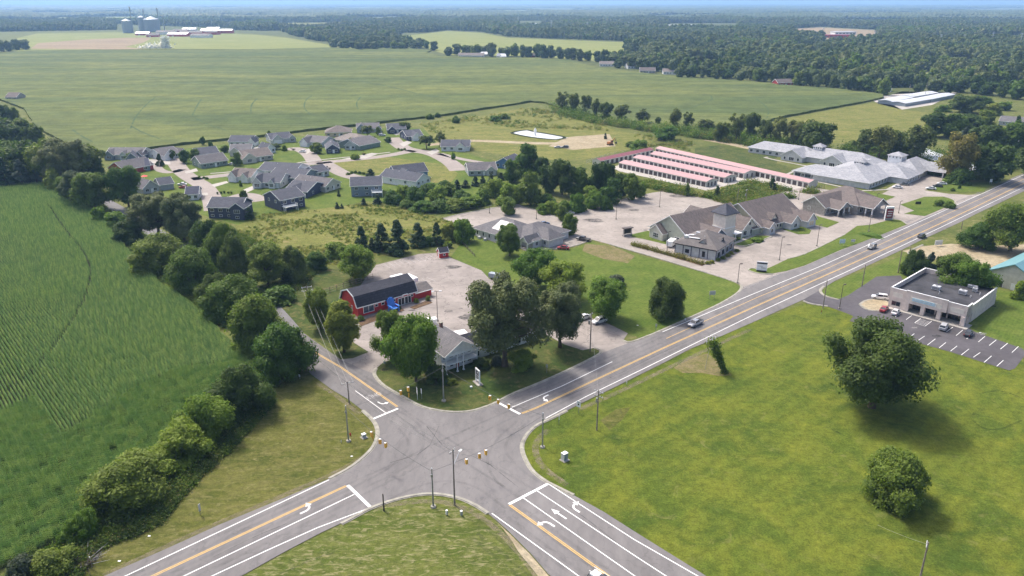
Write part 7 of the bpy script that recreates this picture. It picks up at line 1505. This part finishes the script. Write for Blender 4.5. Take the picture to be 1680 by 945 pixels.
# --- poles, lamps, wires
def lamp(label, px, h, heads=1, mt='brown_steel', group=None, az=0, arm=.7):
    r = empty('street_lamp', G(*px), az); tag(r, label, 'lamp', group)
    m_ = MB(); m_.tube((0,0,.5),(0,0,h),.11,.07,mt,8); m_.build('pole', r); m_ = MB(); m_.tube((0,0,0),(0,0,.6),.3,.3,'kerb',10); m_.build('base', r)
    for s in ([1] if heads == 1 else [1,-1]):
        m_ = MB(); m_.tube((0,0,h-.1),(s*arm,0,h),.05,.05,mt,6); m_.build('arm', r)
        m_ = MB(); m_.box(min(s*arm,s*(arm+.75)),max(s*arm,s*(arm+.75)),-.22,.22,h-.08,h+.12,'white_metal' if mt != 'brown_steel' or heads == 2 else mt); m_.build('lamp_head', r)
lamp('double headed lamp in the barn car park', (718,527), 9.3, 2, 'brown_steel', az=.2)
for x, yb, yt, l in ((1010.7,360,327,'lamp near the thicket edge of the big car park'),(1082,340,314,'lamp in the middle of the big car park'),(1094,415,380,'lamp beside the brown grass strip at the drive through'),(1278.6,427,389,'lamp on the lot before the sage office'),(1340,404,369,'tall lamp where the drives meet'),(1425,380,354,'lamp on the lawn strip near the red pylon sign'),(1474,350,330,'lamp near the upper lawn island'),
    (1437,336,317,'lamp beside the bank parking'),(1385,358,342,'small lamp in front of the bank porch'),(1210,465,433,'lamp on the lawn corner at the big car park exit'),(1377,507,467,'lamp on the round planting island corner'),(1310,328,312,'lamp behind the bank'),(803,350,338,'small lamp at the back drive of the clinic'),(880,360,345,'small lamp behind the clinic')):
    lamp(l, (x,yb), hgt(x,yb,yt), 1, 'brown_steel', 'lamps of the commercial car parks', az=R(20), arm=.3)
def upole(label, px, h, arms=2, mt='wood_pole', armaz=R(48), trans=0, group=None, top=True, name='utility_pole', aw=1.2, light=None):
    r = empty(name, G(*px) if not isinstance(px, Vector) else px, armaz); tag(r, label, 'utility pole', group)
    m_ = MB(); m_.tube((0,0,0),(0,0,h),.17,.11,mt,8); m_.build('pole', r)
    for k in range(arms):
        z = h-.5-k*1.1; m_ = MB(); m_.box(-aw,aw,.1,.22,z-.07,z+.07,'worn_white'); m_.build('crossarm', r)
        for x in (-aw+.1,-.4,.4,aw-.1): m_ = MB(); m_.tube((x,.16,z+.05),(x,.16,z+.3),.06,.05,'white',6); m_.build('insulator', r)
    for k in range(trans): m_ = MB(); m_.tube((.45*(1 if k%2 else -1),.3,h-3.2),(.45*(1 if k%2 else -1),.3,h-2.2),.25,.25,'grey_steel',10); m_.build('transformer', r)
    if light: m_ = MB(); m_.tube((0,0,h-light[1]-1.8),(light[0],0,h-light[1]),.07,.05,'white_metal',6); m_.build('lamp_arm', r); m_ = MB(); m_.box(light[0]-.1,light[0]+.7,-.18,.18,h-light[1]-.05,h-light[1]+.12,'white'); m_.build('lamp_head', r)
    return r
h_ = hgt
UP = 'utility poles around the crossing'
U1 = G(508,520); U2 = G(573,662); U3 = G(746,829)
upole('wide crossarm pole beside the red barn', (508,520), 9.8, 2, aw=1.5, armaz=math.atan2((U2-U1).y,(U2-U1).x)+math.pi/2, group=UP)
upole('pole at the edge of the side road carrying three wires', (573,662), hgt(573,662,626), 1, group=UP, aw=1.4, armaz=math.atan2((U2-U1).y,(U2-U1).x)+math.pi/2)
upole('tall wooden pole with a white lamp arm on the near kerb', (746,829), hgt(746,829,737), 1, group=UP, light=(2.0,1.6), armaz=R(60), aw=.9)
upole('cluttered utility pole with many insulators beside the main road', (979,706), hgt(979,706,640), 2, trans=1, group=UP, aw=1.1, armaz=R(-40))
upole('utility pole at the car park entrance by the oak', (968,577), hgt(968,577,513), 1, trans=1, group=UP, aw=.8)
upole('leaning topped pole at the bottom right corner', Vector((G(1503,975).x,G(1503,975).y,0)), 10.0, 1, group=UP, aw=.8, armaz=R(60))
upole('plain thin pole on the bottom median', (630,838), hgt(630,838,810), 0, group=UP, mt='brown_steel')
for x, yb, yt, t, l in ((1350,506,460,0,'thin pole at the shop drive mouth'),(1414,470,434,0,'thin pole on the lawn between road and shop'),(1473,448,410,0,'pole at the left edge of the trees behind the shop'),(1490,428,404,0,'pole beside the road near the blue spruce'),(1577,376,362,0,'short pole beside the drive by the right trees'),(1209,336,309,0,'thin pole behind the offices, left'),(1223,337,310,1,'pole with transformer behind the offices'),
    (1617,288,266,0,'left road pole at the upper right'),(1639,292,267,1,'right road pole with transformer at the upper right'),(1452,168,157,0,'left of three poles near the white sheds'),(1490,162,138,1,'middle pole near the white sheds'),(1517,160,136,1,'right pole near the white sheds')): upole(l, (x,yb), hgt(x,yb,yt), 1 if t else 0, trans=t, group='smaller utility poles', aw=.9)
PY = 'transmission pylons in the woods'
for x, yb, yt in ((1198,57,41),(1252,54,41),(850,40,27),(904,52,33),(912,34,24),(963,51,36),(758,32,23),(1350,56,45),(1434,62,50),(1441,62,52),(1542,73,56),(1580,73,56),(1626,75,52),(1672,79,54),(1031,46,36)):
    g = G(x, yb); hh = min(hgt(x, yb, yt), 48); r = empty('transmission_pylon', g); tag(r, '%s steel pylon standing above the woods' % {1198:'pale white',1252:'second pale',850:'thin',904:'tall',912:'short distant',963:'slim',758:'faint',1350:'clearing side',1434:'left twin',1441:'right twin',1542:'first of four right',1580:'second of four right',1626:'third of four right',1672:'fourth of four right',1031:'small far'}[x], 'pylon', PY)
    m_ = MB(); w = mpp(x,yb)*.55; m_.tube((0,0,0),(0,0,hh),w,w*.5,'white_metal',6); m_.build('mast', r); m_ = MB()
    for z in (.75,.86,.97): m_.box(-w*4,w*4,-.3,.3,hh*z-.3,hh*z+.3,'white_metal')
    m_.build('crossarms', r)
SP = []
for px, yt, l in (((572,724),666,'steel signal pole on the left corner'),((711,832),769,'steel signal pole on the near corner'),((890,734),678,'steel signal pole on the right corner'),((728,658),599,'steel signal pole on the far corner lawn')):
    h = hgt(px[0],px[1],yt); g = G(*px); r = empty('signal_pole', g); tag(r, l, 'signal pole', 'span wire poles'); m_ = MB(); m_.tube((0,0,.3),(0,0,h),.17,.1,'grey_steel',10); m_.build('pole', r)
    m_ = MB(); m_.tube((0,0,0),(0,0,.32),.55,.5,'kerb',12); m_.build('foundation', r); m_ = MB(); m_.tube((0,0,h),(0,0,h+.15),.16,.1,'white_metal',8); m_.build('pole_cap', r); m_ = MB(); m_.box(-.2,.2,-.28,-.1,h-1.6,h-1.1,'grey_steel'); m_.build('control_box', r); SP.append((g, h))
def wire(label, a, b, sag, r=.02, mt='wire', name='span_wire', group=None, cat='wire'):
    m_ = MB(); n = 14; P_ = [a.lerp(b, i/n)-Vector((0,0,4*sag*(i/n)*(1-i/n))) for i in range(n+1)]
    for p, q in zip(P_, P_[1:]): m_.tube(p-a, q-a, r, r, mt, 4, False)
    o = m_.build(name); o.location = a; tag(o, label, cat, group); return P_
def head(m):
    m.box(-.2,.2,-.16,.16,0,1.05,'signal_yellow')
    for i, c in enumerate(('lens_green','lens_amber','lens_red')):
        z = .18+i*.34; m.tube((0,-.16,z),(0,-.19,z),.12,.12,c,10); m.tube((0,-.17,z+.05),(0,-.38,z+.02),.15,.15,'signal_yellow',8,False)
    m.box(-.22,.22,-.18,.18,1.05,1.1,'white')
for (i, j, xs, l) in ((0,1,(609,624,632),'left'),(1,2,(766,786,797),'near'),(2,3,(804,817,835),'right'),(3,0,(657,670),'far')):
    (a, ha), (b, hb) = SP[i], SP[j]; A3 = a+Vector((0,0,ha-.5)); B3 = b+Vector((0,0,hb-.5)); sag = 1.0
    wire('span wire carrying signals on the %s side of the crossing' % l, A3, B3, sag, .03, 'wire', group='signal span wires')
    for n_i, x in enumerate(xs):
        best = min((abs(P(*(A3.lerp(B3, t/200)-Vector((0,0,1.4))))[0]-x), t/200) for t in range(201))[1]
        p = A3.lerp(B3, best)-Vector((0,0,4*sag*best*(1-best)+1.45)); d = B3-A3
        r = empty('traffic_signal', p, math.atan2(d.y, d.x)+(0 if n_i%2 else math.pi)); tag(r, 'yellow traffic signal on the %s span wire, %s from its left' % (l, ORD[n_i]), 'traffic light', 'signals over the crossing')
        m_ = MB(); head(m_); m_.build('housing', r); m_ = MB(); m_.tube((0,0,1.1),(0,0,1.45),.03,.03,'wire',5); m_.build('hanger', r)
def top(g, h, dx=0, az=0): return g+Vector((dx*math.cos(az), dx*math.sin(az), h))
aw_ = math.atan2((U2-U1).y,(U2-U1).x)+math.pi/2; H1, H2, H3 = 9.5, hgt(573,662,626)-.3, hgt(746,829,737)-.3
for k, dx in enumerate((-1.3, 0.1, 1.3)):
    wire('%s of three power lines from the barn pole to the side road pole' % ORD[k], top(U1,H1,dx,aw_), top(U2,H2,dx,aw_), .8, .028, 'wire_light', 'power_line', 'power lines along the side road', 'power line')
    wire('%s of three power lines crossing the junction' % ORD[k], top(U2,H2,dx,aw_), top(U3,H3,dx*.6,aw_), 1.2, .022, 'wire_light', 'power_line', 'power lines over the junction', 'power line')
U4 = G(979,706); U5 = G(968,577)
wire('power line crossing the main road to the oak side pole', top(U4,hgt(979,706,640)-.5), top(U5,hgt(968,577,513)-.5), .8, .02, 'wire_light', 'power_line', None, 'power line'); wire('guy wire running from the corner pole down to the right', top(Vector((G(1503,975).x,G(1503,975).y,0)),9.6), G(1440,862)+Vector((0,0,.1)), .2, .02, 'wire_light', 'guy_wire')
m_ = MB(); 
# --- road signs, cabinets and small things near the crossing
def shields():
    r = empty('route_sign', G(685,656), R(-75)); tag(r, 'cluster of white route shields on a post at the corner lawn', 'sign'); m_ = MB(); m_.tube((0,0,0),(0,0,3.2),.06,.06,'white_metal',6); m_.build('post', r)
    for i, x in enumerate((-.42,.42)):
        for j, z in enumerate((1.75,2.3,2.9)): m_ = MB(); w = .34; m_.box(x-w, x+w, -.06, -.03, z-.2, z+.2, 'white'); m_.box(x-.12, x+.12, -.075, -.06, z-.08, z+.08, 'black' if j != 1 else 'p_blue'); m_.build('shield', r)
shields()
def post_sign(label, px, rz, w, h, z, mt, group=None, pm='grey_steel', mark=None):
    def pn(m):
        m.box(-w/2, w/2, -.05, -.02, z, z+h, mt)
        if mark: m.box(-w*.2, w*.15, -.065, -.05, z+h*.3, z+h*.6, mark); m.box(-w*.3, w*.3, -.065, -.05, z+h*.75, z+h*.83, mark)
    thing_mb('road_sign', label, 'sign', G(*px), rz, [('panel', pn), ('post', lambda m: m.box(-.04,.04,-.02,.06,0,z+h*.9,pm))], group)
RS = 'small road signs'
post_sign('narrow white sign right of the route shields', (692,655), R(-60), .5, 1.3, 1.5, 'white', RS); post_sign('yellow sign edge near the kerb of the corner lawn', (671,657), R(20), .3, 1.2, .8, 'signal_yellow', RS); post_sign('large white speed sign on the right of the main road', (949,678), R(-35), 1.0, 1.5, 1.6, 'white', RS, mark='black')
post_sign('small white marker near the right signal pole', (917,697), R(60), .3, .9, 1.3, 'white', RS); post_sign('tall edge on diamond sign on the left bank', (329,845), R(70), .5, 1.5, .9, 'white_metal', RS); post_sign('white sign by the lone round tree lawn', (1076,545), R(-30), .5, .9, 1.7, 's_sage', RS, mark='white'); post_sign('small sign on the corner lawn facing the main road', (897,612), R(-20), .5, .8, 1.6, 's_sage', RS)
post_sign('small white post by the main road edge', (1159,566), R(-30), .18, .7, .5, 'white', RS); post_sign('small white marker on the right verge', (1028,632), R(-30), .2, .5, .5, 'white', RS); post_sign('mailbox like white marker below the biggest hedgerow tree', (492,622), R(-30), .5, .6, .7, 'white', RS); post_sign('post with small signs in the lower left brush', (151,930), R(-30), .3, .3, 1.8, 'white', RS); post_sign('brown marker left of the field edge by the shop drive', (1347,516), R(0), .3, .4, .9, 'equip_orange', RS)
post_sign('yellow narrow marker near the left cabinet', (612,722), R(10), .3, .9, .3, 'signal_yellow', RS); post_sign('thin white marker left of the left signal pole', (560,727), R(10), .1, .5, .3, 'white', RS)
def cabinet(label, px, w, d, h, mt='white_metal', base=True, rz=R(40)):
    thing_mb('utility_cabinet', label, 'cabinet', G(*px), rz, [('body', lambda m: (m.box(-w/2,w/2,-d/2,d/2,.15,h,mt), m.box(-w/2-.04,w/2+.04,-d/2-.04,d/2+.04,h,h+.06,'white'))), ('door', lambda m: m.box(-w/2+.06,w/2-.06,-d/2-.03,-d/2,.3,h-.1,'galvanised'))]+([('base', lambda m: m.box(-w/2-.25,w/2+.25,-d/2-.35,d/2+.25,0,.15,'kerb'))] if base else []), 'utility cabinets')
cabinet('large grey signal cabinet on the right corner lawn', (926,755), 1.1, .9, 1.7); cabinet('pale box cabinet on the left corner lawn', (597,718), .8, .7, .9); cabinet('left of two small pedestals on the bottom median', (733,845), .3, .3, 1.0, 'white', False); cabinet('right of two small pedestals on the bottom median', (757,846), .35, .35, 1.0, 's_sage', False); cabinet('green cabinet stub by the side road lawn', (631,597), .4, .4, .8, 's_sage', False)
cabinet('white box on the lawn in front of the portico sign', (773,637), .4, .4, .5, 'white', False)
def litter(label, px, s, mt='white'): b = MB(); b.box(-s,s,-s*.6,s*.6,0,s*.4,mt); o = b.build('valve_cover'); o.location = G(*px)+Vector((0,0,.02)); tag(o, label, 'cover', 'small white covers in the grass')
for px, l in (((1046,534),'white cover on the lawn near the lone round tree'),((1608,546),'white cover at the shop lot edge'),((196,921),'white cover on the lower bank'),((577,749),'small cover near the left kerb'),((245,880),'pale stone on the lower bank by the road')): litter(l, px, .22)
for x, yb, hh, l, mt in ((575,715,.9,'rust red hydrant on the left corner lawn','lens_red'),(1124,526,.8,'small marker by the lawn','white')):
    b = MB(); b.tube((0,0,0),(0,0,.6),.14,.14,mt,10); b.tube((0,0,.6),(0,0,.78),.16,.05,mt,10); b.tube((-.25,0,.42),(.25,0,.42),.07,.07,mt,8); o = b.build('fire_hydrant'); o.location = G(x,yb); tag(o, l, 'hydrant')
# brown ornamental grass strip
def strip():
    a, c = G(1036,402), G(1153,434); d = (c-a).normalized(); rr = random.Random(4); n = int((c-a).length/1.1)
    me = [tuft_mesh(300+i, ['leaf_autumn','leaf_weed','leaf_autumn'][i], 70, 1.3, 1.5) for i in range(3)]
    for i in range(n):
        p = a.lerp(c, (i+.5)/n); o = bpy.data.objects.new('ornamental_grass', me[i%3]); COL.objects.link(o); o.location = (p.x+rr.uniform(-.2,.2), p.y+rr.uniform(-.2,.2), .1); o.rotation_euler = (0,0,rr.uniform(0,6)); s = rr.uniform(.8,1.25); o.scale = (s,s,s)
        tag(o, 'clump of brown ornamental grass in the strip by the drive through lane', 'plant', 'brown grass clumps in the drive through strip')
    poly('planting_bed', [(1034,401),(1039,399),(1157,433),(1152,437)], .12, 'mulch')
strip()
def juniper(pts, lab, key='m_bush', w=1.6, h=1.0, grp=None):
    for i, (x, y) in enumerate(pts): tree(key, x, y, 0, 0, '%s %s' % (ORD[i], lab), grp or lab, 'shrub', 'shrub', h=h, wm=w)
juniper([(1178,428),(1186,425),(1193,421),(1200,417),(1208,413),(1168,432),(1160,433)], 'low shrub around the front of the drive through building', 'm_yellow', 2.2, 1.1, 'shrubs around the drive through building')
juniper([(335,293),(340,294),(327,292)], 'dark box bush on the street corner bed', 'm_bush', 2.0, 1.2, 'box bushes at the street corner'); juniper([(571,287),(577,285),(583,284),(590,285),(596,286)], 'clipped bush round the cul-de-sac island', 'm_bush', 2.4, 1.4, 'clipped bushes of the cul-de-sac'); juniper([(654,246),(659,247),(664,246)], 'dark bush at the upper street corner', 'm_bush', 2.4, 1.3, 'dark bushes at the upper corner')
for i, (x, y) in enumerate([(597,254),(585,257),(413,279),(404,280)]): tree('autumn', x, y, 0, 0, '%s rust coloured shrub along the estate street' % ORD[i], 'rust coloured shrubs on the street', 'shrub', 'shrub', h=1.3, wm=3.0)
juniper([(357,319),(363,318),(368,317),(375,318),(380,318)], 'round black bush on the small island bed', 'm_dark', 1.3, 1.2, 'round bushes on the island bed')
def fountain():
    b = MB(); g = G(878,222); b.tube((0,0,0),(0,0,3.4),.5,1.0,'white',8); b.tube((0,0,3.4),(0,0,5.2),1.0,.2,'white',8)
    o = b.build('fountain'); o.location = g; tag(o, 'white water fountain jetting from the middle of the pond', 'fountain')
fountain()
def spray():
    m, nt, o = newmat('spray'); p = prin(nt, o, (.95,.93,.8), .9, .1); M['spray'] = m; rr = np.random.default_rng(8); V = []; Q = []
    for i in range(2600):
        t = rr.uniform(); 
        if i % 2: c = np.array([rr.normal()*12-14, rr.normal()*6, abs(rr.normal())*3])
        else: c = np.array([rr.normal()*3+8, rr.normal()*3, rr.uniform(0,22)])
        a = rr.normal(size=3); a /= np.linalg.norm(a); b_ = np.cross(a, rr.normal(size=3)); b_ /= np.linalg.norm(b_); s = rr.uniform(1.2,2.6); V += [c+a*s, c+b_*s, c-a*s, c-b_*s]; Q.append([4*i,4*i+1,4*i+2,4*i+3])
    ob = bpy.data.objects.new('irrigation_spray', np_mesh('irrigation_spray', V, Q, ['spray'])); COL.objects.link(ob); ob.location = G(266,79); tag(ob, 'white plume of irrigation spray over the far field below the farm', 'spray', kind='stuff')
spray()
tree('maple',1,1,0,0,'x',h=1,wm=1) if False else None
# ================================================================ AIR, SKY, SUN, CAMERA
SUN_EL, SUN_AZ = R(54), R(-42)        # azimuth from +Y towards +X: the sun stands beyond the scene, to the left
def haze():
    m = bpy.data.materials.new('haze'); m.use_nodes = True; nt = m.node_tree; nt.nodes.clear(); o = nt.nodes.new('ShaderNodeOutputMaterial')
    v = nt.nodes.new('ShaderNodeVolumePrincipled'); v.inputs['Color'].default_value = (.36,.6,1.0,1); v.inputs['Density'].default_value = HAZE; v.inputs['Anisotropy'].default_value = .2
    nt.links.new(v.outputs[0], o.inputs['Volume']); M['haze'] = m
    b = MB(); b.box(-36000, 36000, -600, 44000, -1.5, 112, 'haze'); o = b.build('haze'); tag(o, 'thin blue air fading the far woods', 'haze', kind='stuff')
HAZE = 1.0e-4
haze()
w = bpy.data.worlds.new('World'); SC.world = w; w.use_nodes = True; nt = w.node_tree; nt.nodes.clear()
bg = nt.nodes.new('ShaderNodeBackground'); sk = nt.nodes.new('ShaderNodeTexSky'); ow = nt.nodes.new('ShaderNodeOutputWorld'); sk.sky_type = 'NISHITA'; sk.sun_disc = False
sk.sun_elevation = SUN_EL; sk.sun_rotation = SUN_AZ; sk.altitude = 200; sk.air_density = .8; sk.dust_density = 6.0; sk.ozone_density = 1.0
bg.inputs['Strength'].default_value = .15; nt.links.new(sk.outputs[0], bg.inputs[0]); nt.links.new(bg.outputs[0], ow.inputs[0])
sd = bpy.data.lights.new('sun', 'SUN'); sd.energy = 2.1; sd.angle = R(8); sd.color = (1.0, .95, .87); so = bpy.data.objects.new('sun', sd); COL.objects.link(so)
dv = Vector((math.sin(SUN_AZ)*math.cos(SUN_EL), math.cos(SUN_AZ)*math.cos(SUN_EL), math.sin(SUN_EL))); so.rotation_euler = (-dv).to_track_quat('-Z', 'Y').to_euler()
cd = bpy.data.cameras.new('camera'); cd.sensor_width = 36; cd.lens = 36*F/1680; cd.clip_end = 60000; cd.clip_start = 1
co = bpy.data.objects.new('camera', cd); COL.objects.link(co); co.location = (0, 0, H); co.rotation_euler = (math.pi/2-TH, 0, 0); SC.camera = co
SC.view_settings.view_transform = 'Standard'; SC.view_settings.look = 'None'; SC.view_settings.exposure = EXPO if 'EXPO' in globals() else .87; SC.view_settings.gamma = 1; SC.view_settings.use_curve_mapping = False
SC.cycles.use_denoising = True; SC.cycles.max_bounces = 6; SC.cycles.diffuse_bounces = 3; SC.cycles.glossy_bounces = 2; SC.cycles.transmission_bounces = 3; SC.cycles.volume_bounces = 1; SC.cycles.transparent_max_bounces = 8
SC.cycles.use_adaptive_sampling = True; SC.cycles.adaptive_threshold = .02
